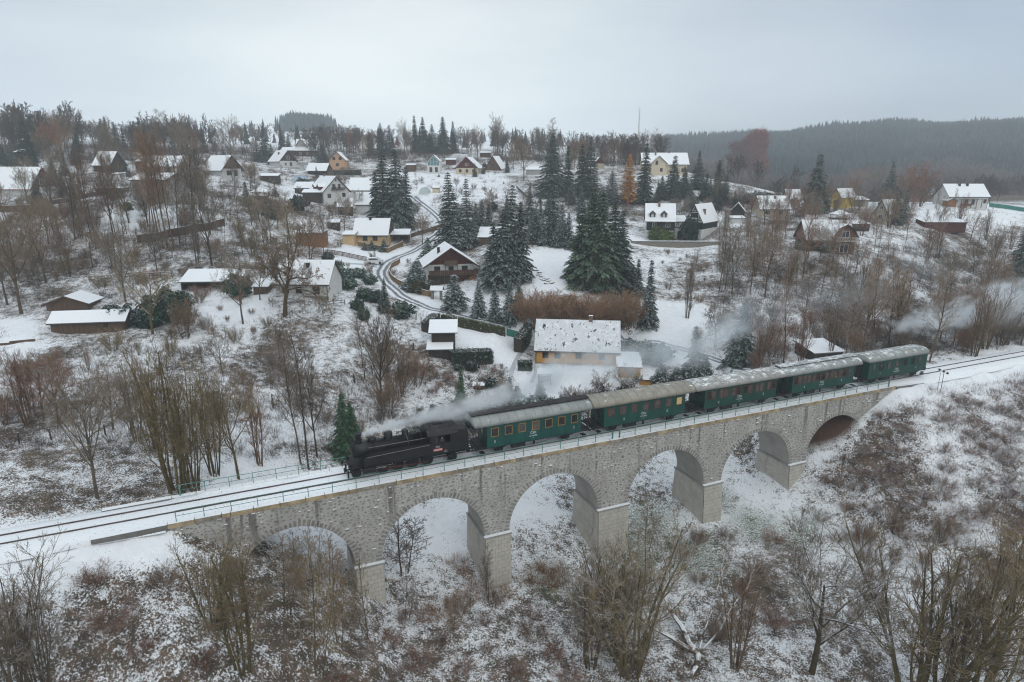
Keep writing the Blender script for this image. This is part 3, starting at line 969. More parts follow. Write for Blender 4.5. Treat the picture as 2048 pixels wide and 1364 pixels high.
def wheel_mesh(r, spokes, hub_mat, tyre_mat):
    b = MB()
    b.cur = 0
    n = 20
    for side in (-1,):
        b.lathe([(r * .80, -.06), (r, -.06), (r, .05), (r * 1.06, .06), (r * 1.06, .085), (r * .80, .085)], n, axis='y')
    b.cur = 1
    b.lathe([(r * .2, -.09), (r * .2, .09)], 10, axis='y')
    for k in range(spokes):
        a = 2 * math.pi * k / spokes
        b.tube([(math.cos(a) * r * .15, 0, math.sin(a) * r * .15), (math.cos(a) * r * .83, 0, math.sin(a) * r * .83)], r * .055, 4)
    return b.mesh('wheel', [tyre_mat, hub_mat])
coach_wheel = wheel_mesh(0.49, 9, MT['under'], MT['under'])
drive_wheel = wheel_mesh(0.575, 12, MT['loco_dull'], MT['loco_dull'])
small_wheel = wheel_mesh(0.44, 9, MT['loco_dull'], MT['loco_dull'])
bb = MB(); bb.lathe([(.07, 0), (.07, .38), (.10, .40), (.24, .52), (.25, .56), (.20, .60)], 14, axis='x'); buf_me = bb.mesh('buffer', MT['under'])

def roof_profile(w, z0, zt, n=12):
    """half-ellipse like roof cross-section"""
    return [(-w * math.cos(math.pi * k / n), z0 + (zt - z0) * math.sin(math.pi * k / n) ** 0.8) for k in range(n + 1)]

def coach(s0, L, roof_m, paint, kind, nwin, label, win, platform=0.95, ends=('open', 'open'), clerestory=False, texts=(), seams=13):
    c = line_obj('passenger_coach', label=label, cat='railway coach', s=s0)
    c['group'] = 'green passenger coaches of the train'
    zs, ze, zr = 0.98, 3.44, 4.28
    hw = 1.45
    b = MB()
    b.span((0, -hw, zs), (L, hw, ze))
    body = b.build('body', paint, c)
    b = MB()   # plinth rail and waist rail
    for z in (zs + .02, 2.06, 3.36):
        b.span((-.01, -hw - .012, z - .03), (L + .01, -hw - .001, z + .03))
        b.span((-.01, hw + .001, z - .03), (L + .01, hw + .012, z + .03))
    for k in range(12):
        x = L * (k + .5) / 12
        for q in (-1, 1): b.span((x - .018, min(q * (hw + .001), q * (hw + .007)), zs + .06), (x + .018, max(q * (hw + .001), q * (hw + .007)), 2.02))
    b.build('moulding', paint, c)
    # roof reaching over the end platforms
    pr = roof_profile(hw + .14, ze - .04, zr)
    pe = platform + .42
    x0, x1 = -(pe if ends[0] == 'open' else .18), L + (pe if ends[1] == 'open' else .18)
    xs = [x0, x0 + .16, x0 + .5] + list(np.linspace(x0 + 1.0, x1 - 1.0, 12)) + [x1 - .5, x1 - .16, x1]
    vs = []
    for x in xs:
        e = min(x - x0, x1 - x)
        k = 1.0 if e > .45 else 0.90 + 0.10 * math.sin(min(e / .5, 1) * math.pi / 2)
        for (y, z) in pr:
            vs.append((x, y * (0.97 + .03 * (k - .9) / .1), ze - .04 + (z - ze + .04) * k))
    m = len(pr)
    fs = [(i * m + k, i * m + k + 1, (i + 1) * m + k + 1, (i + 1) * m + k) for i in range(len(xs) - 1) for k in range(m - 1)]
    fs += [tuple(range(m))[::-1], tuple((len(xs) - 1) * m + k for k in range(m))]
    fs += [(i * m, (i + 1) * m, (i + 1) * m + m - 1, i * m + m - 1) for i in range(len(xs) - 1)]
    b = MB(); b.add(vs, fs)
    roof = b.build('roof', roof_m, c, smooth=True)
    for k in range(seams):
        x = x0 + (x1 - x0) * (k + .7) / (seams + .4)
        b = MB()
        pts = [(x, y * 1.004, z + .012) for y, z in pr[1:-1]]
        b.tube(pts, .016, 4)
        b.build('seam', MT['seam'], roof)
    if clerestory:
        b = MB()
        b.span((x0 + .1, -.46, zr - .10), (x1 - .1, .46, zr + .14))
        b.build('clerestory', MT['under'], roof)
        b = MB()
        cp = [(-.62, zr + .12), (-.45, zr + .19), (0, zr + .235), (.45, zr + .19), (.62, zr + .12), (.6, zr + .09), (-.6, zr + .09)]
        b.extrude([(x0 - .05, y, z) for y, z in cp], (x1 - x0 + .1, 0, 0))
        b.build('clerestory_roof', roof_m if clerestory == 1 else MT['cabroof'], roof)
    # underframe, springs, steps, wheels
    b = MB()
    b.span((x0 + .3, -1.2, .80), (x1 - .3, 1.2, .97))
    b.span((x0 + .1, -1.42, .82), (x0 + .3, 1.42, 1.02)); b.span((x1 - .3, -1.42, .82), (x1 - .1, 1.42, 1.02))
    b.build('underframe', MT['under'], c)
    for xw in (L * .14, L * .86):
        for y in (-.76, .76):
            link_mesh('wheel', coach_wheel, c, (xw, y, .49), (0, 0, 0 if y < 0 else math.pi))
        for y in (-1.08, 1.08):
            b = MB()
            for q in range(4):
                w_ = .75 - q * .16
                b.span((xw - w_, y - .05, .70 - q * .05), (xw + w_, y + .05, .745 - q * .05))
            b.span((xw - .17, y - .09, .36), (xw + .17, y + .09, .62))
            b.span((xw - .34, y - .03, .3), (xw - .24, y + .03, .85)); b.span((xw + .24, y - .03, .3), (xw + .34, y + .03, .85))
            b.build('axle_spring', MT['under'], c)
    b = MB(); b.tube([(L * .2, -1.05, .8), (L * .42, -1.05, .40), (L * .58, -1.05, .40), (L * .8, -1.05, .8)], .025, 4)
    b.span((L * .49, -1.1, .3), (L * .51, -1.0, .8)); b.build('truss_rod', MT['under'], c)
    b = MB(); b.span((L * .26, -1.25, .38), (L * .40, -.8, .80)); b.build('battery_box', MT['under'], c)
    for x in (x0 + .02, x1 - .02):
        for y in (-.875, .875):
            link_mesh('buffer', buf_me, c, (x + (.08 if x < 0 else -.08), y, 1.0), (0, 0, math.pi if x < 0 else 0))
    # end platforms with grille gates, or closed ends
    for q, x in enumerate((0.0, L)):
        d = -1 if q == 0 else 1
        if ends[q] == 'open':
            b = MB()
            b.span((x, -1.4, 1.02), (x + d * platform, 1.4, 1.08))
            for yy in (-1.3, -.95):
                b.span((x + d * (platform - .2), yy - .18, .42), (x + d * (platform - .7), yy + .18, .46))
            b.build('platform', MT['under'], c)
            b = MB()
            for k in range(9):
                yy = -1.36 + k * .34
                b.tube([(x + d * platform, yy, 1.08), (x + d * platform, yy, 2.1)], .018, 4)
            b.tube([(x + d * platform, -1.38, 2.1), (x + d * platform, 1.38, 2.1)], .028, 5)
            b.tube([(x + d * platform, -1.38, 1.55), (x + d * platform, 1.38, 1.55)], .018, 4)
            for yy in (-1.38, 1.38):
                b.tube([(x + d * platform, yy, 1.05), (x + d * platform, yy, 3.5)], .03, 5)
                b.tube([(x + d * .1, yy, 2.1), (x + d * platform, yy, 2.1)], .02, 4)
            b.build('end_railing', MT['under'], c)
            b = MB(); b.span((x + d * .001, -.4, 1.1), (x + d * .03, .4, 3.05))
            dr = b.build('end_door', MT['green3'], c)
            b = MB(); b.span((x + d * .031, -.25, 2.1), (x + d * .04, .25, 2.9)); b.build('pane', MT['glass'], dr)
        else:
            b = MB(); b.span((x + d * .001, -.38, 1.1), (x + d * .14, .38, 3.2)); b.build('gangway', MT['under'], c)
            b = MB(); b.span((x, -1.4, .42), (x - d * .62, -1.1, .46)); b.build('step', MT['under'], c)
            b = MB(); b.span((x - d * .25, -hw - .05, .40), (x - d * .95, -hw + .15, .44)); b.span((x - d * .25, -hw - .05, .68), (x - d * .95, -hw + .15, .72)); b.build('step', MT['under'], c)
    # windows on both long sides
    for side in (-1, 1):
        for (xc, w, h, zc, fm, gm) in win:
            b = MB()
            y0, y1 = side * (hw + .002), side * (hw + .03)
            f = .07
            b.span((xc - w / 2 - f, y0, zc - h / 2 - f), (xc - w / 2, y1, zc + h / 2 + f))
            b.span((xc + w / 2, y0, zc - h / 2 - f), (xc + w / 2 + f, y1, zc + h / 2 + f))
            b.span((xc - w / 2, y0, zc + h / 2), (xc + w / 2, y1, zc + h / 2 + f))
            b.span((xc - w / 2, y0, zc - h / 2 - f), (xc + w / 2, y1, zc - h / 2))
            fo = b.build('window', fm, c)
            b = MB(); b.span((xc - w / 2, side * (hw + .001), zc - h / 2), (xc + w / 2, side * (hw + .008), zc + h / 2))
            b.build('pane', gm, fo)
            if fm is MT['brownframe'] and gm is not MT['cream']:
                b = MB(); b.span((xc - w / 2, side * (hw + .009), zc + h * .18), (xc + w / 2, side * (hw + .028), zc + h * .18 + .05)); b.build('glazing_bar', fm, fo)
    # lettering
    for (s_, sz, x, z) in texts:
        text('lettering', s_, sz, (x, -hw - .014, z), MT['white'], c, .002)
    return c

W = MT
g7 = lambda L, fm, gms, w=.72, h=.86, z=2.62, a=.075: [(L * (a + (1 - 2 * a) * k / 6), w, h, z, fm, gms[k % len(gms)]) for k in range(7)]
def lettering(L, cls, ser, xs=(.105, .845), second=None):
    return [('ČSD', .36, L * .475, 1.83), (ser, .22, L * .475, 1.50), ('16t', .12, L * .475, 1.25), (cls, .40, L * xs[0], 1.55), (second or cls, .40, L * xs[1], 1.62)]
coach(0.0, 10.95, ROOF[0], W['green2'], 'a', 7, 'green coach with tan window frames and raised ridge roof behind the locomotive',
      g7(10.95, W['wood'], [W['glass'], W['glass'], W['blind'], W['blind'], W['glass'], W['glass'], W['glass']]), clerestory=2, texts=lettering(10.95, '3', 'Ci 4-4408', (.075, .92)))
coach(13.9, 11.0, ROOF[1], W['green'], 'b', 7, 'green coach with khaki arched roof and a cream blind in its last window',
      g7(11.0, W['brownframe'], [W['blind'], W['blind'], W['blind'], W['blind'], W['blind'], W['blind'], W['cream']], a=.08), texts=lettering(11.0, '3', 'Ci 4-4807', (.235, .77)))
pairs = lambda L, a, e, n=6: [(L * (a + (e - a) * k / (n - 1)) + q, .56, .92, 2.60, W['brownframe'], W['blind'] if (k + (q > 0)) % 3 else W['glass']) for k in range(n) for q in (-.36, .36)]
coach(27.8, 11.2, ROOF[2], W['green3'], 'c', 6, 'green coach with paired brown windows under a frosted beige roof, middle of the train',
      pairs(11.2, .085, .92), texts=lettering(11.2, '2', 'Ci 4-4623', (.19, .815)))
coach(41.7, 11.0, ROOF[3], W['green'], 'd', 6, 'green coach with paired windows and snow-streaked ridge roof before the last coach',
      pairs(11.0, .085, .80) + [(11.0 * .93, .5, 1.25, 2.5, W['green3'], W['blind'])], clerestory=1, texts=lettering(11.0, '3', 'Ci 4-4641', (.195, .80)))
L5 = 11.75
coach(55.55, L5, ROOF[4], W['green3'], 'e', 7, 'last green coach of the train with closed ends and frosted grey roof',
      [(L5 * .085, .5, 1.2, 2.5, W['green3'], W['blind'])] + [(L5 * (.205 + .135 * k), .66, .92, 2.62, W['green3'], W['glass'] if k in (0, 3, 4) else W['blind']) for k in range(6)],
      ends=('closed', 'closed'), texts=lettering(L5, '1', 'BDlm 5-2040', (.20, .815), '2'))

# ---- locomotive, chimney end leading to the left
lo = line_obj('steam_locomotive', label='black steam tank locomotive with smoke drifting back over its boiler', cat='locomotive', s=-14.3)
def lp(name, build, mat='loco', smooth=False, parent=None):
    b = MB(); build(b)
    return b.build(name, MT[mat] if isinstance(mat, str) else mat, parent or lo, smooth=smooth)
lp('frame', lambda b: (b.span((.55, -.62, .72), (12.2, -.5, 1.3)), b.span((.55, .5, .72), (12.2, .62, 1.3)), b.span((.5, -.62, 1.0), (12.2, .62, 1.25)), b.span((.42, -1.35, .85), (.58, 1.35, 1.28)), b.span((12.15, -1.35, .85), (12.32, 1.35, 1.28))), 'loco_dull')
lp('running_board', lambda b: b.span((.45, -1.42, 1.28), (12.3, 1.42, 1.35)), 'loco_dull')
def boiler(b):
    n = 22
    b.lathe([(.0, 1.0), (.80, 1.0), (.80, 2.35), (.76, 2.38), (.76, 8.3)], n, (0, 0, 2.58), 'x')
lp('boiler', boiler, 'loco', True)
sb = lp('smokebox_door', lambda b: b.lathe([(.0, .78), (.35, .80), (.6, .88), (.68, .99), (.68, 1.02)], 20, (0, 0, 2.55), 'x'), 'loco_dull', True)
lp('handle', lambda b: b.tube([(.77, -.16, 2.4), (.74, 0, 2.55), (.77, .2, 2.62)], .025, 5), 'steel', parent=sb)
for x in (2.9, 4.1, 5.2, 6.6, 7.6):
    lp('boiler_band', lambda b: b.lathe([(.765, x - .03), (.775, x - .03), (.775, x + .03), (.765, x + .03)], 22, (0, 0, 2.58), 'x'), 'loco_dull')
lp('chimney', lambda b: b.lathe([(.40, 3.28), (.30, 3.42), (.27, 3.6), (.30, 4.05), (.36, 4.12), (.36, 4.2), (.27, 4.2)], 16, (1.55, 0, 0)), 'loco_dull', True)
lp('feed_dome', lambda b: b.lathe([(.42, 3.1), (.40, 3.5), (.36, 3.62), (.2, 3.7), (.05, 3.72)], 16, (2.85, 0, 0)), 'loco', True)
lp('steam_dome', lambda b: b.lathe([(.46, 3.1), (.43, 3.3), (.42, 3.85), (.34, 3.98), (.15, 4.03), (.02, 4.03)], 18, (4.45, 0, 0)), 'loco', True)
lp('sand_dome', lambda b: b.lathe([(.36, 3.15), (.33, 3.3), (.33, 3.78), (.26, 3.92), (.08, 3.96), (.01, 3.96)], 16, (6.1, 0, 0)), 'loco', True)
lp('steam_pipe', lambda b: (b.tube([(2.85, 0, 3.55), (4.45, 0, 3.6)], .07, 6), b.tube([(6.1, -.3, 3.6), (6.2, -.7, 3.1), (6.25, -.8, 2.5)], .03, 5), b.tube([(2.3, -.8, 2.9), (8.2, -.8, 2.95)], .025, 5)), 'steel')
lp('whistle', lambda b: b.lathe([(.04, 3.3), (.05, 3.6), (.02, 3.75)], 8, (7.4, .1, 0)), 'steel')
for sd in (-1, 1):
    y0, y1 = sorted((sd * .80, sd * 1.40))
    tk = lp('side_tank', lambda b: b.extrude([(1.75, y0, 1.36), (8.3, y0, 1.36), (8.3, y0, 2.55), (2.5, y0, 2.45), (1.75, y0, 2.15)], (0, y1 - y0, 0)), 'loco')
    lp('tank_strap', lambda b: [b.span((x - .03, sd * 1.401 - .006, 1.36), (x + .03, sd * 1.401 + .006, 2.44)) for x in (3.2, 4.9, 6.6)], 'loco_dull', parent=tk)
    lp('tank_rail', lambda b: b.tube([(2.0, sd * 1.44, 2.2), (8.2, sd * 1.44, 2.42)], .022, 5), 'steel', parent=tk)
    cyl = lp('cylinder', lambda b: (b.lathe([(.0, 1.62), (.34, 1.62), (.37, 1.7), (.37, 2.75), (.34, 2.83), (.0, 2.83)], 14, (0, sd * 1.08, .80), 'x'), b.lathe([(.0, 1.7), (.2, 1.7), (.2, 2.8), (.0, 2.8)], 10, (0, sd * 1.0, 1.2), 'x')), 'loco_dull', True)
    lp('piston_rod', lambda b: (b.tube([(2.8, sd * 1.12, .8), (3.7, sd * 1.12, .8)], .045, 6), b.span((3.55, sd * 1.05, .70), (3.85, sd * 1.2, .92)), b.span((2.85, sd * 1.07, .95), (4.0, sd * 1.17, 1.0))), 'steel')
    lp('coupling_rod', lambda b: b.extrude([(3.55, sd * 1.0, .45), (8.15, sd * 1.0, .45), (8.15, sd * 1.0, .56), (3.55, sd * 1.0, .56)], (0, sd * .07, 0)), 'red')
    lp('connecting_rod', lambda b: b.tube([(3.7, sd * 1.14, .8), (6.6, sd * 1.14, .5)], .06, 5), 'red')
    lp('valve_gear', lambda b: (b.tube([(4.4, sd * 1.05, 1.2), (4.7, sd * 1.05, .6), (4.9, sd * 1.05, 1.25)], .04, 5), b.tube([(3.6, sd * 1.05, 1.15), (6.4, sd * 1.05, 1.1)], .03, 5)), 'steel')
    for k in range(4):
        link_mesh('driving_wheel', drive_wheel, lo, (3.6 + 1.5 * k, sd * .78, .575), (0, .35 * k, 0 if sd < 0 else math.pi))
    for x in (1.05, 10.75):
        link_mesh('carrying_wheel', small_wheel, lo, (x, sd * .78, .44), (0, .2, 0 if sd < 0 else math.pi))
    lp('step', lambda b: (b.span((10.0, sd * 1.2, .45), (10.5, sd * 1.42, .49)), b.span((10.0, sd * 1.2, .85), (10.5, sd * 1.42, .89)), b.span((10.05, sd * 1.2, .45), (10.08, sd * 1.24, 1.3)), b.span((10.42, sd * 1.2, .45), (10.45, sd * 1.24, 1.3))), 'loco_dull')
    for x, rz in ((.45, math.pi), (12.3, 0)):
        link_mesh('buffer', buf_me, lo, (x, sd * .875, 1.06), (0, 0, rz), (.95, 1, 1))
    hl = lp('headlamp', lambda b: b.lathe([(.0, -.28), (.12, -.28), (.15, -.1), (.16, .0), (.15, .05), (.0, .05)], 12, (.6, sd * .95, 1.52), 'x'), 'loco_dull')
    lp('lens', lambda b: b.lathe([(.0, -.285), (.12, -.285)], 12, (.6, sd * .95, 1.52), 'x'), M('lamp_glass', (.5, .48, .42), rough=.2) if sd < 0 else bpy.data.materials['lamp_glass'], parent=hl)
    lp('snow_guard', lambda b: b.span((.2, sd * .76 - .12, .12), (.35, sd * .76 + .12, .85)), 'loco_dull')
top_lamp = lp('headlamp', lambda b: b.lathe([(.0, -.2), (.15, -.2), (.18, 0), (.15, .15), (.0, .15)], 12, (.9, 0, 3.62), 'x'), 'loco_dull')
lp('red_lamp', lambda b: b.lathe([(.0, -.1), (.1, -.1), (.11, .05), (.0, .05)], 10, (.7, -.75, 3.0), 'x'), 'red')
# cab and bunker
def cab(b):
    for sd in (-1, 1):
        y0, y1 = sd * 1.36, sd * 1.40
        b.span((8.3, y0, 1.35), (10.75, y1, 2.40)); b.span((8.3, y0, 3.18), (10.75, y1, 3.5))
        b.span((8.3, y0, 2.40), (8.85, y1, 3.18)); b.span((10.35, y0, 2.40), (10.75, y1, 3.18)); b.span((9.12, y0, 2.4), (9.2, y1, 3.18))
    b.span((8.3, -1.36, 1.35), (8.36, 1.36, 3.5)); b.span((10.69, -1.36, 1.35), (10.75, 1.36, 3.5)); b.span((8.36, -1.36, 1.3), (10.69, 1.36, 1.36))
cb = lp('cab', cab, 'loco')
lp('window', lambda b: b.span((8.87, -1.39, 2.42), (9.10, -1.37, 3.16)), 'glass', parent=cb)
pr = [(-1.62, 3.36), (-1.45, 3.62), (-.95, 3.86), (-.92, 3.98), (0, 4.10), (.92, 3.98), (.95, 3.86), (1.45, 3.62), (1.62, 3.36), (1.45, 3.48), (.9, 3.72), (0, 3.9), (-.9, 3.72), (-1.45, 3.48)]
rf = lp('cab_roof', lambda b: b.extrude([(8.0, y, z) for y, z in pr], (3.1, 0, 0)), 'cabroof')
lp('roof_vent', lambda b: (b.span((8.9, -.5, 4.06), (9.8, .5, 4.16)), b.lathe([(.06, 4.05), (.06, 4.25), (.1, 4.27)], 8, (8.5, -.7, 0))), 'loco_dull', parent=rf)
bk = lp('bunker', lambda b: b.add([(10.75, -1.4, 1.35), (12.3, -1.4, 1.35), (12.3, 1.4, 1.35), (10.75, 1.4, 1.35), (10.75, -1.4, 3.55), (12.05, -1.4, 3.55), (12.3, -1.4, 3.0), (10.75, 1.4, 3.55), (12.05, 1.4, 3.55), (12.3, 1.4, 3.0), (10.75, -.9, 3.95), (11.9, -.9, 3.95), (10.75, .9, 3.95), (11.9, .9, 3.95)],
                                  [(0, 1, 6, 5, 4), (3, 7, 8, 9, 2), (1, 2, 9, 6), (6, 9, 8, 5), (4, 5, 11, 10), (7, 12, 13, 8), (10, 11, 13, 12), (5, 8, 13, 11), (0, 4, 10, 12, 7, 3)]), 'loco')
lp('ladder', lambda b: [b.tube([(12.36, y, 1.3), (12.36, y, 3.5)], .02, 4) for y in (-.6, -.25)] + [b.tube([(12.36, -.6, z), (12.36, -.25, z)], .015, 4) for z in (1.6, 2.0, 2.4, 2.8, 3.2)], 'loco_dull')
pl = lp('number_plate', lambda b: b.span((8.55, -1.425, 1.62), (9.55, -1.401, 1.88)), M('red_number_plate', (.42, .035, .03), rough=.4, var=.1))
text('lettering', '423.094', .25, (9.05, -1.43, 1.75), MT['white'], pl, .008)
text('lettering', 'ČSD', .24, (9.05, -1.405, 2.05), M('faded_lettering', (.32, .32, .31)), lo, .008)
text('lettering', '0.8.40', .11, (9.85, -1.405, 1.56), bpy.data.materials['faded_lettering'], lo, .004)
text('lettering', 'Sokolov', .11, (9.85, -1.405, 1.42), bpy.data.materials['faded_lettering'], lo, .004)
lp('hose', lambda b: (b.tube([(.35, .3, 1.0), (.2, .3, .7), (.3, .3, .45)], .035, 5), b.tube([(12.4, .3, 1.0), (12.6, .3, .7), (12.45, .3, .45)], .035, 5), b.tube([(12.3, 0, 1.0), (13.0, 0, .92)], .05, 5)), 'loco_dull')

# ---- people leaning out: the driver and a passenger of the last coach
def bust(name, label, s, o, z, yaw, coat, hair, parent=None):
    t = empty(name, T(s, o, z), TA + yaw, label, 'person')
    bm = bmesh.new()
    pts = [((0, 0, 0), .20), ((0, -.02, .28), .23), ((0, -.05, .46), .16), ((0, -.09, .55), .065), ((0, -.12, .66), .105), ((0, -.13, .78), .095),
           ((-.21, -.05, .44), .085), ((-.30, -.14, .2), .06), ((-.2, -.32, .05), .05), ((.21, -.05, .44), .085), ((.30, -.14, .2), .06), ((.2, -.32, .05), .05)]
    vv = [bm.verts.new(p) for p, r in pts]
    for a, c_ in ((0, 1), (1, 2), (2, 3), (3, 4), (4, 5), (2, 6), (6, 7), (7, 8), (2, 9), (9, 10), (10, 11)):
        bm.edges.new((vv[a], vv[c_]))
    me = bpy.data.meshes.new('body'); bm.to_mesh(me); bm.free()
    o_ = link_mesh('body', me, t)
    sk = o_.modifiers.new('skin', 'SKIN')
    for i, (p, r) in enumerate(pts):
        me.skin_vertices[0].data[i].radius = (r, r)
    me.skin_vertices[0].data[0].use_root = True
    o_.modifiers.new('sub', 'SUBSURF').levels = 1
    Nn = Nodes('person_' + name + str(int(s)))
    sp = Nn.new('ShaderNodeSeparateXYZ'); Nn.link(Nn.objco(), sp.inputs[0])
    f = Nn.smooth(sp.outputs['Z'], .54, .57)
    Nn.put(Nn.b.inputs['Base Color'], Nn.mix(f, coat, (.42, .22, .17)))
    me.materials.append(Nn.m)
    b = MB(); b.lathe([(.115, .73), (.118, .80), (.09, .87), (.03, .9)], 10, (0, -.11, 0)); b.build('hair', hair, t, smooth=True)
    return t
bust('person', 'engine driver in dark clothes leaning out of the locomotive cab window', -14.3 + 9.55, -1.12, 2.22, 0, (.02, .02, .025), M('dark_cap', (.05, .02, .02)))
bust('person', 'passenger in black leaning from a window of the last coach', 55.55 + L5 * .205, -1.3, 2.15, 0, (.015, .015, .018), M('dark_hair', (.02, .015, .012)))
bust('person', 'passenger in bright green by a right window of the first coach', 10.95 * .93, -1.34, 2.2, 0, (.05, .45, .08), bpy.data.materials['dark_hair']).scale = (.5, .5, .5)
bust('person', 'passenger in yellow behind a paired window of the fourth coach', 41.7 + 11 * .66 + .36, -1.34, 2.2, 0, (.5, .45, .05), bpy.data.materials['dark_hair']).scale = (.5, .5, .5)
# ------------------------------------------------------------------ village: materials
def plaster(name, c, var=0.08): return M(name, c, rough=0.9, var=var, scale=0.9, bump=0.05, detail=5)
def boards(name, c): return M(name, c, rough=0.8, var=0.35, scale=1.0, grain=(6, 6, 0.6), bump=0.2)
HM = dict(white=plaster('white_plaster', (.60, .60, .58)), cream=plaster('cream_plaster', (.58, .50, .37)), yellow=plaster('yellow_plaster', (.56, .40, .22)), orange=plaster('ochre_plaster', (.58, .31, .085)),
          pink=plaster('apricot_plaster', (.55, .34, .21)), grey=plaster('grey_plaster', (.36, .35, .33)), beige=plaster('beige_plaster', (.42, .37, .29)), black=boards('black_tarred_boards', (.013, .019, .022)),
          brown=boards('dark_brown_boards', (.075, .038, .024)), wood=boards('weathered_brown_boards', (.105, .066, .042)), redwood=boards('red_brown_boards', (.085, .022, .017)), amber=boards('amber_boards', (.26, .10, .03)),
          dark=boards('dark_weathered_boards', (.045, .035, .03)), stone=M('house_stone', (.2, .18, .15), var=.4, scale=2.5, bump=.4), brick=M('red_brown_brick', (.14, .055, .035), var=.3, scale=4), vivid=plaster('bright_yellow_plaster', (.60, .42, .05)),
          blue=plaster('pale_blue_sheet', (.48, .58, .68)))
HM['win'] = M('house_window_glass', (.03, .035, .04), rough=.08, var=.4, scale=1.2, spec=.7)
HM['frame_w'] = M('white_window_frame', (.62, .62, .6), var=.05)
HM['frame_b'] = M('dark_wood_frame', (.06, .032, .02), var=.2)
HM['teal_glass'] = M('teal_tinted_glass', (.06, .17, .19), rough=.08, var=.3, scale=.6, spec=.8)
HM['gutter'] = M('dark_gutter', (.05, .045, .042), var=.2)
HM['chim'] = M('chimney_brick', (.20, .12, .09), var=.35, scale=3, snow=1, snow_lo=.6, snow_hi=.9)
HM['chim_d'] = M('dark_chimney', (.035, .03, .03), var=.3, snow=1, snow_lo=.6, snow_hi=.9)
def snowy_roof(name, c, s): return M(name, c, rough=.8, var=.2, scale=1.5, snow=s, snow_lo=.25, snow_hi=.5)
RM = dict(brown=snowy_roof('snowy_brown_roof', (.07, .04, .03), 1.0), red=snowy_roof('snowy_red_roof', (.22, .035, .03), 1.05), grey=snowy_roof('snowy_grey_roof', (.10, .10, .10), 1.0), dark=snowy_roof('snowy_dark_roof', (.03, .03, .032), 1.15), tile=snowy_roof('snowy_tile_roof', (.20, .07, .045), 0.86), patchy=snowy_roof('patchy_snow_roof', (.09, .075, .065), 0.8))
# fish-scale slates showing through thin snow on the long ochre farmhouse; the slates also slide bare in places
N = Nodes('scaled_slate_roof')
P = N.objco()
vx = N.new('ShaderNodeTexBrick')
N.link(N.stretch(P, (1, 1.35, 1)), vx.inputs['Vector'])
vx.inputs['Scale'].default_value = 2.4
vx.inputs['Brick Width'].default_value = .5; vx.inputs['Row Height'].default_value = .42; vx.inputs['Mortar Size'].default_value = .045
vx.inputs['Mortar Smooth'].default_value = .4
n1 = N.noise(P, 1.1, 4, 0.7)
seams_ = N.math('MULTIPLY', vx.outputs['Fac'], N.smooth(n1, .30, .52))
sp = N.new('ShaderNodeSeparateXYZ'); N.link(P, sp.inputs[0])
bare = N.math('MULTIPLY', N.smooth(N.noise(N.stretch(P, (1.3, .55, 1)), 1.1, 4, .7), .58, .63), 1.0)
c = N.mix(N.math('MULTIPLY', seams_, .85), SNOW, (.10, .11, .12))
c = N.mix(bare, c, (.05, .052, .056))
c = N.mix(N.smooth(N.nz(), .2, .4), (.06, .045, .035), c)
N.put(N.b.inputs['Base Color'], c); N.b.inputs['Roughness'].default_value = .8
RM['scales'] = N.m

LAND = {}
def project(x, y, z):
    Z = y * CP - (z - CAMH) * SP
    D = -(y * SP + (z - CAMH) * CP)
    return 1024 + FPX * x / Z, 682 + FPX * D / Z
def frame_of(L, Rpx, rot, z=None):
    """stand a facade on the land: left foot at a pixel of the photo, right foot under a second column"""
    A = ground(*L)
    ca, sa = math.cos(R(rot)), math.sin(R(rot))
    lo_, hi = 0.2, 60.0
    for _ in range(40):
        w = (lo_ + hi) / 2
        if project(A[0] + ca * w, A[1] + sa * w, A[2])[0] < Rpx: lo_ = w
        else: hi = w
    return A, w
def window(parent, x, y, z, w, h, fm='frame_w', side='f', gm='win', bar=True):
    """side f: on a wall facing local -y at depth y;  l / r: on walls facing -x / +x"""
    b, p = MB(), MB()
    f = .09
    def sp_(bb, u0, u1, d0, d1, z0, z1):
        if side == 'f': bb.span((x + u0, y - d1, z0), (x + u1, y - d0, z1))
        elif side == 'l': bb.span((x - d1, y + u0, z0), (x - d0, y + u1, z1))
        else: bb.span((x + d0, y + u0, z0), (x + d1, y + u1, z1))
    sp_(b, -w / 2 - f, -w / 2, .003, .07, z - h / 2 - f, z + h / 2 + f)
    sp_(b, w / 2, w / 2 + f, .003, .07, z - h / 2 - f, z + h / 2 + f)
    sp_(b, -w / 2, w / 2, .003, .07, z + h / 2, z + h / 2 + f)
    sp_(b, -w / 2, w / 2, .003, .09, z - h / 2 - f, z - h / 2)
    if bar and w > .6: sp_(b, -.035, .035, .012, .06, z - h / 2, z + h / 2)
    fo = b.build('window', HM[fm], parent)
    sp_(p, -w / 2, w / 2, .002, .011, z - h / 2, z + h / 2)
    p.build('pane', HM[gm], fo)
    return fo
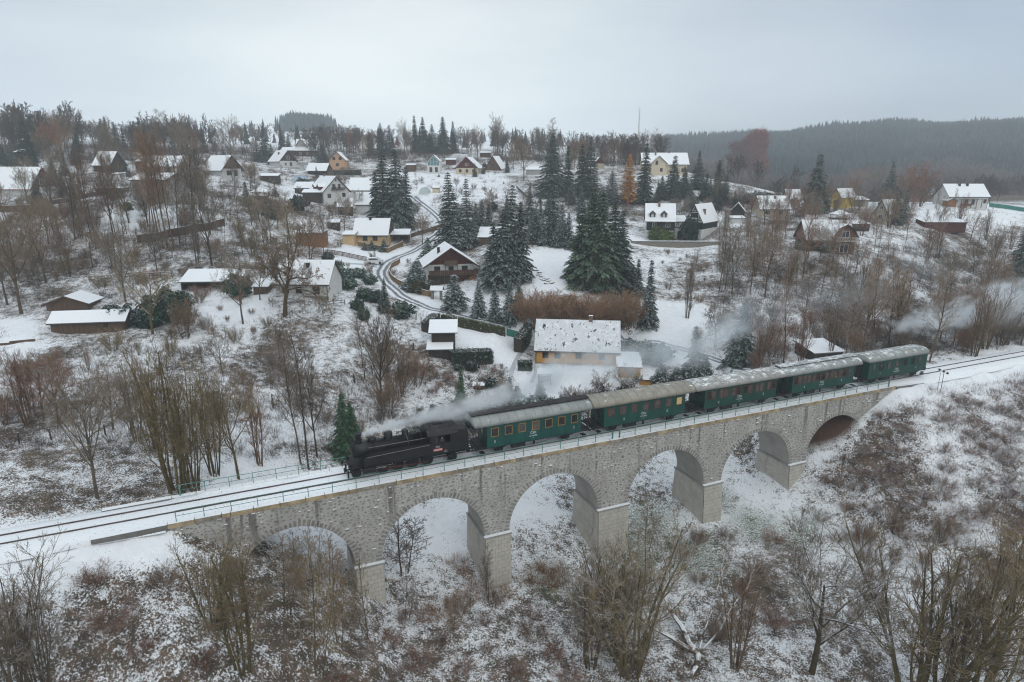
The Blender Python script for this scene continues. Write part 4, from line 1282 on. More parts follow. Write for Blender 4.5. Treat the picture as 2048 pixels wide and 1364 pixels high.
def gable_roof(parent, w, d, eave, ridge, axis, mat, over=.45, th=.2, name='roof', ox=0.0, oy=0.0, ridge_off=0.0):
    """two slabs; local x across the facade, y away; (ox, oy) shifts the plan"""
    out = []
    if axis == 'x':
        half, L0, L1 = d / 2, -over, w + over
        mk = lambda u, v, z: (ox + u, oy + v, z)
    else:
        half, L0, L1 = w / 2, -over, d + over
        mk = lambda u, v, z: (ox + v, oy + u, z)
    sl = (ridge - eave) / half
    b = MB()
    for q in (0, 1):
        e = -over if q == 0 else 2 * half + over
        ze = eave - over * sl
        m_ = half + ridge_off
        poly = [(L0, e, ze), (L0, m_, ridge), (L0, m_, ridge + th), (L0, e, ze + th)]
        pts = [mk(u, v, z + .02) for u, v, z in poly]
        a, c_ = mk(L0, 0, 0), mk(L1, 0, 0)
        vec = (c_[0] - a[0], c_[1] - a[1], 0)
        b.extrude(pts if (q == 0) == (axis == 'x') else pts[::-1], vec)
    return b.build(name, mat, parent)
def gable_body(w, d, eave, ridge, axis, base=-2.5):
    b = MB()
    if axis == 'x':
        b.extrude([(0, 0, base), (0, 0, eave), (0, d / 2, ridge), (0, d, eave), (0, d, base)], (w, 0, 0))
    else:
        b.extrude([(0, 0, base), (w, 0, base), (w, 0, eave), (w / 2, 0, ridge), (0, 0, eave)], (0, d, 0))
    return b
def chimney(parent, x, y, z0, z1, s=.6, mat='chim'):
    b = MB(); b.span((x - s / 2, y - s / 2, z0), (x + s / 2, y + s / 2, z1)); b.span((x - s / 2 - .06, y - s / 2 - .06, z1), (x + s / 2 + .06, y + s / 2 + .06, z1 + .12))
    return b.build('chimney', HM[mat], parent)
def house(name, label, cat, L, Rpx, rot=0, d=8, eave=2.5, ridge=6, axis='x', wall='white', roof='brown', gable=None, over=.45, wins=(), sides=(), fm='frame_w', chim=None, door=None, base=-2.5, group=None, plinth=None):
    A, w = frame_of(L, Rpx, rot)
    t = empty(name, A, R(rot), label, cat, group)
    LAND[label] = (A[0], A[1])
    wl_ = gable_body(w, d, eave, ridge, axis, base).build('wall', HM[wall], t)
    rf = gable_roof(t, w, d, eave, ridge, axis, RM[roof], over)
    if gable:     # boarded gable standing proud of the wall
        b = MB()
        if axis == 'y': b.extrude([(0.0, -.05, eave - .15), (w, -.05, eave - .15), (w / 2, -.05, ridge - .05)], (0, .045, 0))
        else:
            for x0 in (-.05, w + .005): b.extrude([(x0, 0, eave - .15), (x0, d / 2, ridge - .05), (x0, d, eave - .15)], (.045, 0, 0))
        b.build('gable', HM[gable], t)
    if plinth:
        b = MB(); b.span((-.06, -.06, base), (w + .06, -.004, -.0 if plinth == 'brick' else .22)); b.build('plinth', HM[plinth], t)
    yf = -.05 if gable and axis == 'y' else 0
    for (u, z, ww, hh, *r_) in wins:
        window(t, u * w, yf if z > eave - .2 else 0, z, ww, hh, r_[0] if r_ else fm)
    for (sd, v, z, ww, hh) in sides:
        off = .05 if gable and axis == 'x' and z > eave - .2 else 0
        window(t, -off if sd == 'l' else w + off, v * d, z, ww, hh, fm, sd)
    if chim:
        for (u, v, h, mt) in (chim if isinstance(chim, list) else [chim]):
            zr = eave + (ridge - eave) * (1 - abs(2 * (v if axis == 'x' else u) - 1))
            chimney(rf, u * w, v * d, zr - .4, zr + h, .6, mt)
    b = MB()
    if axis == 'x':
        ze = eave - over * (ridge - eave) / (d / 2)
        b.tube([(-over, -over - .06, ze + .05), (w + over, -over - .06, ze + .05)], .07, 5)
        b.tube([(w - .15, -over - .04, ze), (w - .12, -.07, ze - .35), (w - .12, -.07, -.5)], .05, 5)
        b.build('gutter', HM['gutter'], t)
    else:
        sl = (ridge - eave) / (w / 2)
        b.extrude([(-over, -over - .06, eave - over * sl - .12), (w / 2, -over - .06, ridge - .12), (w + over, -over - .06, eave - over * sl - .12), (w + over, -over - .06, eave - over * sl + .16), (w / 2, -over - .06, ridge + .16), (-over, -over - .06, eave - over * sl + .16)], (0, .05, 0))
        b.build('bargeboard', HM['redwood' if roof == 'red' else 'brown'], t)
    if door:
        u, ww, hh, mt = door
        b = MB(); b.span((u * w - ww / 2, -.05, 0), (u * w + ww / 2, -.004, hh)); b.build('door', HM[mt], t)
    return t, w
def shed(name, label, cat, L, Rpx, rot=0, d=4, front=2.0, back=3.0, wall='brown', roof='grey', over=.3, openfront=False, base=-1.5, group=None):
    """single-pitch building, roof falling towards the viewer (front < back) or away"""
    A, w = frame_of(L, Rpx, rot)
    t = empty(name, A, R(rot), label, cat, group)
    LAND[label] = (A[0], A[1])
    b = MB()
    if openfront:
        b.extrude([(0, 0, base), (0, 0, front), (0, d, back), (0, d, base)], (.12, 0, 0)); b.extrude([(w - .12, 0, base), (w - .12, 0, front), (w - .12, d, back), (w - .12, d, base)], (.12, 0, 0))
        b.span((.12, d - .12, base), (w - .12, d, back))
        bb = MB()
        k = max(2, int(w / 2.6))
        for i in range(1, k): bb.span((w * i / k - .08, .02, base), (w * i / k + .08, .18, front))
        bb.span((.12, .02, front - .3), (w - .12, .16, front - .02))
        bb.build('post', HM[wall], t)
    else:
        b.extrude([(0, 0, base), (0, 0, front), (0, d, back), (0, d, base)], (w, 0, 0))
    b.build('wall', HM[wall], t)
    sl = (back - front) / d
    b = MB(); b.extrude([(-over, -over, front - over * sl + .02), (-over, d + over, back + over * sl + .02), (-over, d + over, back + over * sl + .2), (-over, -over, front - over * sl + .2)], (w + 2 * over, 0, 0))
    b.build('roof', RM[roof], t)
    return t, w
def pyramid(label, L, Rpx, h=2.1, peak=3.6, wall='wood', rot=0, name='gazebo'):
    A, w = frame_of(L, Rpx, rot)
    t = empty(name, A, R(rot), label, 'gazebo')
    LAND[label] = (A[0], A[1])
    bm_ = MB(); bm_.box((0, 0, h / 2), (.14, .14, h))
    pm = bm_.mesh('post', HM[wall])
    for x in (.2, w - .2):
        for y in (.2, w - .2): link_mesh('post', pm, t, (x, y, 0))
    b = MB(); b.span((.2, .2, -.5), (w - .2, w - .2, .7)); b.build('wall', HM[wall], t)
    b = MB(); o = .35
    b.add([(-o, -o, h), (w + o, -o, h), (w + o, w + o, h), (-o, w + o, h), (w / 2, w / 2, peak), (-o, -o, h - .12), (w + o, -o, h - .12), (w + o, w + o, h - .12), (-o, w + o, h - .12)], [(0, 1, 4), (1, 2, 4), (2, 3, 4), (3, 0, 4), (5, 8, 7, 6), (0, 5, 6, 1), (1, 6, 7, 2), (2, 7, 8, 3), (3, 8, 5, 0)])
    b.build('roof', RM['grey'], t)
    return t

# ------------------------------------------------------------------ village: the houses one by one
# the ochre farmhouse behind the train
t, w = house('farmhouse', 'long ochre farmhouse with a big scaly snow-dusted roof just behind the train', 'house', (1072, 725), 1236, -6, 8.2, 2.35, 6.5, 'x', 'orange', 'scales', over=.35, fm='frame_b',
             wins=[(.115, 1.45, .85, 1.0), (.262, 1.45, .85, 1.0), (.52, 1.45, .85, 1.0), (.80, 1.45, .85, 1.0)], gable='brown', plinth='brick', chim=(.66, .5, .9, 'chim'))
b = MB(); b.extrude([(w * .57, 1.75, 4.05), (w * .63, 1.75, 4.05), (w * .63, 2.55, 4.8), (w * .57, 2.55, 4.8)], (0, -.14, .13)); sk = b.build('skylight', HM['gutter'], t)
b = MB(); b.extrude([(w * .576, 1.66, 4.21), (w * .624, 1.66, 4.21), (w * .624, 2.36, 4.88), (w * .576, 2.36, 4.88)], (0, -.012, .011)); b.build('pane', HM['win'], sk)
b = MB(); b.lathe([(.0, -.03), (.40, -.10), (.42, -.06), (.0, 0)], 16, (w * .60, -.25, 1.5), 'y'); b.tube([(w * .6, -.2, 1.5), (w * .6, 0, 1.5)], .03, 5); b.build('satellite_dish', HM['grey'], t)
b = MB(); b.tube([(0, -.05, 2.2), (0, -.05, -.2)], .05, 6); b.tube([(-.3, -.36, 2.16), (w + .3, -.36, 2.16)], .06, 6); b.build('gutter', HM['gutter'], t)
shed('outbuilding', 'low ochre outbuilding with a snowy sloping roof at the farmhouse right end', 'outbuilding', (1236, 754), 1280, -6, 5, 1.7, 2.6, 'orange', 'tile')
shed('garage', 'small ochre garage with a flat snowy roof, lowest beside the farmhouse', 'garage', (1279, 770), 1302, -14, 6, .9, 1.3, 'orange', 'grey')
# the big chalet
t, w = house('chalet', 'large chalet with dark red-brown gable, white storey and long wooden balcony', 'house', (857, 571), 948, 12, 11, 4.75, 8.2, 'y', 'white', 'brown', 'redwood', over=1.15,
             wins=[(.20, 3.6, 1.15, 1.05, 'frame_b'), (.50, 3.3, .95, 1.5, 'frame_b'), (.80, 3.6, 1.15, 1.05, 'frame_b')], chim=(.27, .30, 1.4, 'chim_d'))
b = MB(); b.span((-.04, -.05, -2), (w + .04, -.004, 2.35)); b.build('plinth', HM['dark'], t)
b = MB(); b.span((.15, -1.2, 2.3), (w + .9, -.05, 2.42)); bal = b.build('balcony', HM['wood'], t)
k = 26
bm_ = MB(); bm_.box((0, 0, 0), ((w + .75) / k - .03, .05, .95)); plank_me = bm_.mesh('plank', HM['brown'])
for i in range(k): link_mesh('plank', plank_me, bal, (.15 + (w + .75) * (i + .5) / k, -1.2, 2.9))
b = MB(); b.span((.1, -1.28, 3.38), (w + .95, -1.12, 3.46)); b.build('handrail', HM['wood'], bal)
b = MB()
for u in (.02, .33, .66, 1.0): b.span((w * u + .1, -1.16, -1), (w * u + .24, -1.02, 2.3))
for u in (.37, .63): b.span((w * u - .05, -1.0, 2.4), (w * u + .05, -.9, 4.6))
b.build('post', HM['brown'], t)
b = MB(); pts = [(w * (.5 - .16 * math.cos(math.pi * q / 8)), -.05 - .95 * math.sin(math.pi * q / 8) ** .6, 4.5) for q in range(9)]
b.extrude(pts, (0, 0, .12)); b2 = MB()
for (p, q) in zip(pts, pts[1:]):
    b2.add([(p[0], p[1], 4.62), (q[0], q[1], 4.62), (q[0], q[1], 5.55), (p[0], p[1], 5.55), (p[0], p[1] + .06, 4.62), (q[0], q[1] + .06, 4.62), (q[0], q[1] + .06, 5.55), (p[0], p[1] + .06, 5.55)], [(0, 1, 2, 3), (7, 6, 5, 4), (3, 2, 6, 7)])
ob = b.build('upper_balcony', HM['wood'], t); b2.build('railing', HM['wood'], ob)
b = MB(); b.span((w * .62, -.12, -.4), (w * .86, -.052, 2.2)); b.build('garage_door', HM['redwood'], t)
b = MB(); b.span((w * .90, -.9, -.4), (w * 1.02, -.05, 2.0)); b.build('woodpile', HM['amber'], t)
b = MB()
for q in (0, 1):
    x = (-1.1 if q == 0 else w + 1.1)
    b.extrude([(x, -1.2, 4.02), (w / 2, -1.2, 8.2), (w / 2, -1.2, 8.42), (x, -1.2, 4.24)], (0, .06, 0))
b.build('bargeboard', HM['wood'], t)
shed('shed', 'brown garden shed with a snowy roof behind the chalet', 'shed', (957, 493), 986, -6, 4.5, 2.4, 4.4, 'wood', 'grey')
# yellow house with carport
house('cottage', 'pale yellow house with a smooth snowy roof beside the winding road', 'house', (709, 486), 775, 0, 8.5, 2.35, 6.3, 'x', 'yellow', 'grey', fm='frame_b', wins=[(.33, 1.3, 1.15, 1.15), (.63, 1.3, 1.15, 1.15)], gable='brown', chim=(.43, .46, .8, 'chim_d'))
shed('porch', 'yellow glazed porch with a flat snowy roof left of the yellow house', 'porch', (686, 487), 709, 0, 4, 2.3, 2.9, 'yellow', 'grey')
t, w = shed('carport', 'open timber carport with a snowy roof right of the yellow house', 'carport', (779, 487), 818, 4, 5, 2.4, 3.4, 'wood', 'grey', openfront=True)
t, w = shed('garage', 'brown boarded garage with a flat snowy roof left of the yellow house', 'garage', (594, 489), 646, 0, 5, 2.9, 3.2, 'amber', 'grey')
# white house with dormers and its barns
t, w = house('villa', 'white steep-gabled house with two dormers and a dark balcony', 'house', (648, 408), 700, 42, 11, 4.3, 9.2, 'y', 'white', 'tile', over=.6, base=-3,
             wins=[(.22, 2.7, 1.1, 1.2), (.78, 2.9, 1.1, 1.2), (.42, 5.9, 1.0, 1.3), (.62, 5.9, .8, 1.3), (.5, 8.0, .35, .4), (.42, .3, .7, .5)], fm='frame_b', chim=(.5, .75, .8, 'chim'))
b = MB(); b.span((w * .3, -1.0, 4.7), (w * .78, -.05, 4.85))
for q in range(14): b.span((w * (.3 + .48 * q / 13) - .12, -1.02, 4.75), (w * (.3 + .48 * q / 13) + .1, -.97, 5.6))
b.build('balcony', HM['dark'], t)
for v in (.25, .55):
    b = MB(); y = 11 * v
    b.span((-.35, y - .7, 4.4), (1.6, y + .7, 5.9)); dm = b.build('dormer', HM['redwood'], t)
    b = MB(); b.extrude([(-.7, y - 1.0, 5.75), (-.7, y, 6.8), (-.7, y + 1.0, 5.75)], (2.9, 0, 0)); b.build('roof', RM['tile'], dm)
    window(dm, -.35, y, 5.2, .7, .9, 'frame_w', 'l') if False else None
    b = MB(); b.span((-.37, y - .35, 4.75), (-.352, y + .35, 5.65)); b.build('pane', HM['win'], dm)
shed('veranda', 'glazed veranda with a snowy roof at the left of the white dormered house', 'veranda', (606, 401), 641, 6, 4, 2.6, 3.5, 'dark', 'grey')
house('barn', 'long white barn with snowy roof behind the dormered house', 'barn', (700, 396), 754, 0, 9, 3, 7.2, 'x', 'white', 'grey', chim=(.72, .4, .6, 'chim'))
house('barn', 'white barn left of the tall spruce pair', 'barn', (712, 427), 745, 4, 8.5, 2.9, 6.6, 'x', 'white', 'grey', over=.3)
house('garage', 'low wooden garage with a snowy gable roof left of the dormered house', 'garage', (590, 386), 622, -4, 6, 1.9, 3.8, 'x', 'dark', 'grey')
shed('hut', 'pale blue box hut with a snowy lid above the low garage', 'hut', (588, 363), 610, 0, 3, 2.3, 2.5, 'blue', 'grey', over=.1)
shed('woodshed', 'dark woodshed with a tilted snowy roof below the dormered house', 'shed', (676, 429), 706, 12, 4, 2.3, 3.1, 'dark', 'grey')
# upper street
house('house', 'apricot house with a brown balcony band on its gable', 'house', (660, 339), 691, 2, 8, 4.4, 8, 'y', 'pink', 'brown', over=.5, wins=[(.5, 2.2, 1.2, 1.2, 'frame_b'), (.3, 5, 1.2, 1.2, 'frame_b'), (.7, 5, 1.2, 1.2, 'frame_b')])
house('house', 'white house with a dark boarded gable and snowy roof on the upper slope', 'house', (560, 335), 594, 50, 9, 3.2, 7.8, 'y', 'white', 'brown', 'dark', over=.7, wins=[(.35, 1.6, .9, 1.2), (.65, 1.6, 1.2, 1.8), (.5, 4.6, 1.6, 1.4)], chim=(.3, .5, 1, 'chim'))
t, w = house('house', 'wide brown house with a large snowy roof, topmost behind the white house', 'house', (592, 313), 638, 2, 10, 3.4, 9.2, 'x', 'brown', 'grey', wins=[(.2, 1.6, 1, 1.2), (.5, 1.6, 1, 1.2), (.8, 1.6, 1, 1.2)])
b = MB(); b.extrude([(w * .02, 1.0, 5.6), (w * .42, 1.0, 5.6), (w * .22, 1.0, 9.2)], (0, 4, 0)); dm = b.build('dormer', HM['grey'], t)
b = MB(); b.extrude([(w * -.02, .7, 5.3), (w * .22, .7, 9.35), (w * .22, .7, 9.6), (w * -.02, .7, 5.55)], (0, 4.4, 0)); b.extrude([(w * .46, .7, 5.3), (w * .46, .7, 5.55), (w * .22, .7, 9.6), (w * .22, .7, 9.35)], (0, 4.4, 0)); b.build('roof', RM['grey'], dm)
shed('annex', 'low white-roofed annex left of the wide brown house', 'annex', (562, 311), 590, 4, 6, 2.6, 4.4, 'dark', 'grey')
t, w = house('modern_house', 'narrow white modern house with a teal glass gable', 'house', (855, 347), 880, 0, 9, 5.3, 8.1, 'y', 'white', 'grey', over=.15, wins=[(.28, 1.7, 1.1, 2.0), (.72, 1.7, 1.1, 2.0)], fm='frame_b')
b = MB(); b.extrude([(.35, -.06, 3.6), (w - .35, -.06, 3.6), (w - .35, -.06, 5.2), (w / 2, -.06, 7.6), (.35, -.06, 5.2)], (0, .05, 0)); gl = b.build('gable_glazing', HM['teal_glass'], t)
b = MB(); [b.span((w * u - .05, -.09, 3.6), (w * u + .05, -.062, 7.3 if u == .5 else 5.9)) for u in (.27, .5, .73)]; b.span((.3, -.09, 5.1), (w - .3, -.062, 5.2)); b.build('glazing_bar', HM['frame_w'], gl)
house('house', 'cream house with a dark red gable under a wide snowy roof', 'house', (912, 348), 956, -14, 8, 2.8, 7.4, 'y', 'cream', 'red', 'redwood', over=.6, wins=[(.2, 1.4, 1, 1.2, 'frame_b'), (.5, 1.4, 1, 1.2, 'frame_b'), (.8, 1.4, 1, 1.2, 'frame_b'), (.5, 4.2, 1.2, 1, 'frame_w')])
house('cabin', 'brown steep a-frame cabin with one snowy slope', 'cabin', (970, 340), 1002, -22, 7, .6, 6.2, 'y', 'wood', 'brown', over=.4, wins=[(.5, 2.2, 1, 1, 'frame_b')])
shed('hut', 'small dark red hut between the modern house and the red-gabled house', 'hut', (892, 330), 911, 0, 4, 2.4, 3.2, 'redwood', 'grey')
shed('hut', 'brown hut with a flat snowy roof behind the a-frame cabin', 'hut', (960, 315), 981, 0, 5, 2.2, 3.0, 'brown', 'grey')
house('open_barn', 'black open barn with a snowy roof below the apricot house', 'barn', (616, 348), 651, -6, 7, 1.8, 4.6, 'x', 'black', 'grey', over=.8)
pyramid('hexagonal brown gazebo with a snowy roof left of the low garage', (505, 397), 530)
house('hut', 'tiny cream hut beside the white polytunnel', 'hut', (865, 386), 879, 0, 3, 1.8, 2.6, 'x', 'cream', 'grey', over=.1)
A, w = frame_of((838, 389), 858, 0)
t = empty('polytunnel', A, 0, 'small white polytunnel with rounded roof above the tall spruces', 'greenhouse')
b = MB(); pts = [(w / 2 - w / 2 * math.cos(math.pi * q / 10), 0, 2.6 * math.sin(math.pi * q / 10)) for q in range(11)]; b.extrude(pts, (0, 6, 0)); b.build('cover', M('tunnel_film', (.5, .56, .55), rough=.4, var=.1), t)
b = MB()
for y in (0, 2, 4, 6): b.tube([(p[0], y, p[2] * 1.01) for p in pts], .05, 5)
b.build('hoop', HM['grey'], t)
# left bank
t, w = house('cottage', 'white cottage with a patchy snow roof behind the old spreading tree', 'house', (552, 594), 657, -3, 8, 2.6, 6.1, 'x', 'white', 'patchy', fm='frame_b', wins=[(.2, 1.3, 1.0, 1.0), (.45, 1.3, 1.0, 1.0), (.78, 1.3, 1.1, 1.3)], chim=(.55, .35, .8, 'chim_d'), base=-3, plinth='stone')
shed('annex', 'small white annex with one window at the right end of the cottage', 'annex', (655, 581), 672, 18, 3.5, 2.5, 3.2, 'white', 'grey')
t, w = shed('open_shed', 'long open dark barn with a bright snowy roof full of stored wood', 'barn', (364, 586), 449, 5, 5, 2.1, 3.6, 'dark', 'grey', openfront=True)
for q in range(7):
    b = MB(); x = .8 + q * 1.15
    for r_ in range(3):
        for c_ in range(3): b.tube([(x - .4 + c_ * .35, 2.2, .2 + r_ * .33), (x - .4 + c_ * .35, 4.2, .2 + r_ * .33)], .16, 6)
    b.build('log_stack', HM['amber' if q % 2 else 'wood'], t)
shed('open_shed', 'lower dark lean-to with snowy roof joined to the long open barn', 'shed', (450, 578), 486, 3, 4.5, 1.5, 2.9, 'dark', 'grey', openfront=True)
house('shed', 'low brown shed with a shallow snowy gable on the left bank', 'shed', (94, 622), 177, 8, 5, 1.2, 2.5, 'y', 'wood', 'grey', over=.5)
house('shed', 'long low brown shed with a snowy roof in front of the shallow gable', 'shed', (103, 664), 250, 9, 4, 1.5, 2.8, 'x', 'wood', 'grey', over=.4, fm='frame_b', wins=[(.75, .8, .7, .6)])
t, w = shed('woodshed', 'tall dark woodshed with a bright tilted snowy roof near the long hedge', 'shed', (864, 703), 910, 4, 4.2, 3.3, 4.2, 'dark', 'grey', over=.5)
shed('woodshed', 'low lean-to with a bright snowy roof in front of the tall woodshed', 'shed', (858, 714), 902, 4, 2.6, 1.3, 2.0, 'dark', 'grey', over=.4)
house('chalet', 'chalet with a pink-tinged snowy roof and deep red gable edges at the far left', 'house', (62, 390), 113, 84, 13, 2.3, 7.6, 'y', 'white', 'red', 'redwood', over=.8, wins=[(.5, 3.6, 1.8, 1.3, 'frame_w'), (.25, 1.2, 1.1, 1.2, 'frame_w'), (.7, 1.2, 1.1, 1.2, 'frame_w')])
house('house', 'dark brown boarded house among trees at the upper left', 'house', (77, 292), 119, 64, 10, 4.2, 8.8, 'y', 'brown', 'brown', 'dark', over=.6, chim=(.2, .5, 1.2, 'chim'))
house('house', 'small dark house with a steep snowy roof beside blue spruces on the left slope', 'house', (188, 343), 222, -14, 7, 2.3, 6.6, 'x', 'dark', 'grey', over=.4)
house('house', 'plain pale two-storey house behind slim birches on the left slope', 'house', (268, 400), 336, -8, 9, 5.3, 6.9, 'x', 'grey', 'grey', over=.5, wins=[(.7, 3.8, .8, 1.0)])
house('house', 'white house with a dark brown gable and satellite dish on the left slope', 'house', (446, 355), 484, 52, 12, 3.1, 7.2, 'y', 'white', 'grey', 'brown', over=.9, wins=[(.35, 1.5, 1.6, 1.4, 'frame_b'), (.7, 1.5, .9, 1.9, 'frame_b'), (.5, 4.4, 1.4, 1.2, 'frame_b')])
house('house', 'low beige house with a reddish snow-flecked roof among birch tops', 'house', (296, 347), 358, 4, 8, 2.6, 6.0, 'x', 'beige', 'tile', wins=[(.3, 1.4, 1, 1.1), (.7, 1.4, 1, 1.1)], chim=(.4, .5, .8, 'chim'))
# right of the spruces
t, w = house('timbered_house', 'black boarded house with two roof dormers above the snowy wall', 'house', (1292, 476), 1346, -9, 8.5, 5.2, 9.6, 'x', 'white', 'grey', over=.55, chim=(.45, .42, 1.1, 'chim'), base=-3)
b = MB(); b.span((-.05, -.06, 2.3), (w + .06, -.004, 5.1)); b.span((w + .004, -.06, 2.3), (w + .06, 8.5, 5.1)); b.build('cladding', HM['black'], t)
b = MB(); b.extrude([(w + .004, .2, 5.1), (w + .004, 4.25, 9.4), (w + .004, 8.3, 5.1)], (.05, 0, 0)); b.build('gable', HM['black'], t)
window(t, w * .28, -.06, 3.9, .9, 1.2); window(t, w * .78, -.06, 3.9, 1.1, 1.2)
for u in (.2, .62):
    b = MB(); x = u * w; b.span((x - .75, .55, 5.9), (x + .75, 2.4, 7.2)); dm = b.build('dormer', HM['black'], t)
    b = MB(); b.extrude([(x - 1.05, .25, 7.0), (x + 1.05, .25, 7.0), (x, .25, 8.0)], (0, 3.2, 0)); b.build('roof', RM['grey'], dm)
    b = MB(); b.span((x - .35, .53, 6.1), (x + .35, .548, 7.0)); b.build('window', HM['frame_w'], dm)
t, w = house('timbered_house', 'half-timbered black and white gabled house beside the black boarded house', 'house', (1370, 477), 1402, -38, 12, 5.4, 9.8, 'y', 'white', 'grey', 'white', over=.5, chim=(.8, .3, 1.3, 'chim'), base=-3)
b = MB(); b.span((-.03, -.07, 2.9), (w + .06, -.055, 4.9)); b.span((w + .004, -.05, 2.9), (w + .06, 12, 5.2)); b.build('cladding', HM['black'], t)
bm_ = HM['black']
for (x0, z0, x1, z1) in ((.04, 5.5, .96, 5.5), (.12, 6.4, .88, 6.4), (.27, 7.9, .73, 7.9), (.5, 7.9, .5, 9.6), (.3, 5.5, .3, 8.0), (.7, 5.5, .7, 8.0), (.12, 6.4, .3, 5.5), (.88, 6.4, .7, 5.5), (.38, 7.9, .5, 8.9), (.62, 7.9, .5, 8.9)):
    b = MB(); b.tube([(x0 * w, -.07, z0), (x1 * w, -.07, z1)], .1, 4); b.build('beam', bm_, t)
window(t, w * .5, -.05, 6.9, 1.6, 1.2, 'frame_b')
t, w = shed('gatehouse', 'white wall with an arched dark door between the two timbered houses', 'gatehouse', (1348, 477), 1370, -5, 4, 4.9, 6.2, 'white', 'grey', base=-3)
b = MB(); pts = [(w * .5 - .7, -.03, 0), (w * .5 - .7, -.03, 1.7)] + [(w * .5 - .7 * math.cos(math.pi * q / 8), -.03, 1.7 + .7 * math.sin(math.pi * q / 8)) for q in range(1, 8)] + [(w * .5 + .7, -.03, 1.7), (w * .5 + .7, -.03, 0)]
b.extrude(pts, (0, .026, 0)); b.build('door', HM['black'], t)
for (x0, z0, x1, z1) in ((.02, 3.2, .98, 3.2), (.02, 4.8, .98, 4.8), (.3, 3.2, .3, 4.8), (.7, 3.2, .7, 4.8), (.02, 3.2, .3, 4.8), (.98, 3.2, .7, 4.8)):
    b = MB(); b.tube([(x0 * w, -.03, z0), (x1 * w, -.03, z1)], .09, 4); b.build('beam', bm_, t)
shed('garden_wall', 'long low retaining wall with snow on top below the timbered houses', 'wall', (1262, 486), 1442, -2, .6, .35, .4, 'stone', 'grey', over=.1)
t, w = house('manor_house', 'large cream house with a wide snowy roof on the brow behind the orange larch', 'house', (1286, 348), 1374, -3, 11, 4.2, 8.6, 'x', 'cream', 'grey', over=.7, fm='frame_b', wins=[(.05, 1.6, 1.1, 1.3), (.75, 1.6, 1.1, 1.3), (.9, 1.6, 1.1, 1.3)], chim=[(.30, .4, 1.2, 'chim'), (.62, .5, 1, 'chim')])
b = gable_body(6.2, 5, 4.5, 7.2, 'y'); by = b.build('bay', HM['cream'], t, loc=(w * .16, -2.5, 0))
gable_roof(by, 6.2, 6, 4.5, 7.2, 'y', RM['patchy'], .5)
window(by, 2.2, 0, 4.6, .9, 1.5, 'frame_b'); window(by, 4.2, 0, 1.7, 1, 1.3, 'frame_b')
t, w = house('farmhouse', 'long white house with a plain snowy roof and timber porch at the far right', 'house', (1896, 413), 1974, -1, 9, 3.5, 7.5, 'x', 'white', 'grey', chim=[(.38, .42, .9, 'chim_d'), (.58, .42, .9, 'chim_d')], fm='frame_b', wins=[(.92, 1.8, .9, 1.2), (.45, 1.5, .9, 1.6), (.62, 1.5, .9, 1.6)])
b = MB(); b.span((w * .24, -1.7, 2.55), (w * .78, -.05, 2.7)); pc = b.build('porch', RM['grey'], t)
b = MB()
for q in range(5): b.span((w * (.25 + .52 * q / 4) - .08, -1.6, -.5), (w * (.25 + .52 * q / 4) + .08, -1.44, 2.54))
b.span((w * .25, -1.58, .2), (w * .52, -1.5, 1.1)); b.build('post', HM['brick'], pc)
house('annex', 'low rust-red annex with a snowy roof left of the long white house', 'annex', (1852, 397), 1890, 0, 8, 2.6, 6.2, 'x', 'brick', 'grey', over=.3)
house('hut', 'small orange wooden hut in front of the long white house', 'hut', (1895, 414), 1911, 0, 3, 2.1, 2.9, 'y', 'amber', 'brown', over=.3)
house('bungalow', 'cream bungalow with a snowy roof and a chimney pipe left of the lone tall spruce', 'house', (1520, 433), 1578, -2, 8, 2.5, 6.2, 'x', 'cream', 'grey', fm='frame_b', wins=[(.25, 1.3, 1.2, 1.0), (.7, 1.3, 1.2, 1.0)], chim=(.58, .4, .8, 'chim'))
house('hut', 'black-gabled hut with a white porch roof left of the cream bungalow', 'hut', (1460, 436), 1488, -20, 6, 2.2, 4.6, 'y', 'dark', 'grey', 'black', over=.4)
house('house', 'bright yellow house with a snowy roof right of the lone tall spruce', 'house', (1660, 413), 1680, -56, 9, 3.4, 6.0, 'y', 'vivid', 'grey', over=.4, wins=[(.5, 1.8, 1.6, 1.2, 'frame_w')])
pyramid('open garden gazebo with a wide snowy roof below the yellow house', (1672, 442), 1700, 2.0, 3.3, 'wood', 0)
house('house', 'cream gabled house with a long snowy right roof slope behind two spruces', 'house', (1746, 445), 1772, -60, 10, 3.2, 6.8, 'y', 'beige', 'grey', over=.4, wins=[(.5, 1.8, 1.0, 1.3), (.5, 4.6, .8, .9)])
t, w = house('lodge', 'brown lodge with a rounded snowy roof and white balcony rail among bare trees', 'house', (1612, 504), 1702, -6, 9, 3.4, 7.6, 'x', 'brick', 'patchy', over=.6, fm='frame_b', wins=[(.15, 1.6, 1.1, 1.3), (.35, 1.6, 1.1, 1.3)])
bw = w * .46
b = MB(); b.extrude([(0, 0, -2), (bw, 0, -2), (bw, 0, 4.2), (bw * .82, 0, 5.9), (bw * .5, 0, 6.9), (bw * .18, 0, 5.9), (0, 0, 4.2)], (0, 5, 0)); by = b.build('bay', HM['brick'], t, loc=(w * .54, -1.6, 0))
b = MB(); rp = [(-.5, 3.9), (bw * .15, 6.0), (bw * .5, 7.0), (bw * .85, 6.0), (bw + .5, 3.9)]
for (p, q) in zip(rp, rp[1:]): b.extrude([(p[0], -.6, p[1]), (q[0], -.6, q[1]), (q[0], -.6, q[1] + .22), (p[0], -.6, p[1] + .22)], (0, 6.6, 0))
b.build('roof', RM['patchy'], by)
b = MB(); b.span((.1, -1.0, 3.0), (bw - .1, 0, 3.12)); b.span((.1, -1.0, 3.95), (bw - .1, -.94, 4.02)); b.span((.1, -1.0, 3.15), (bw - .1, -.94, 3.22))
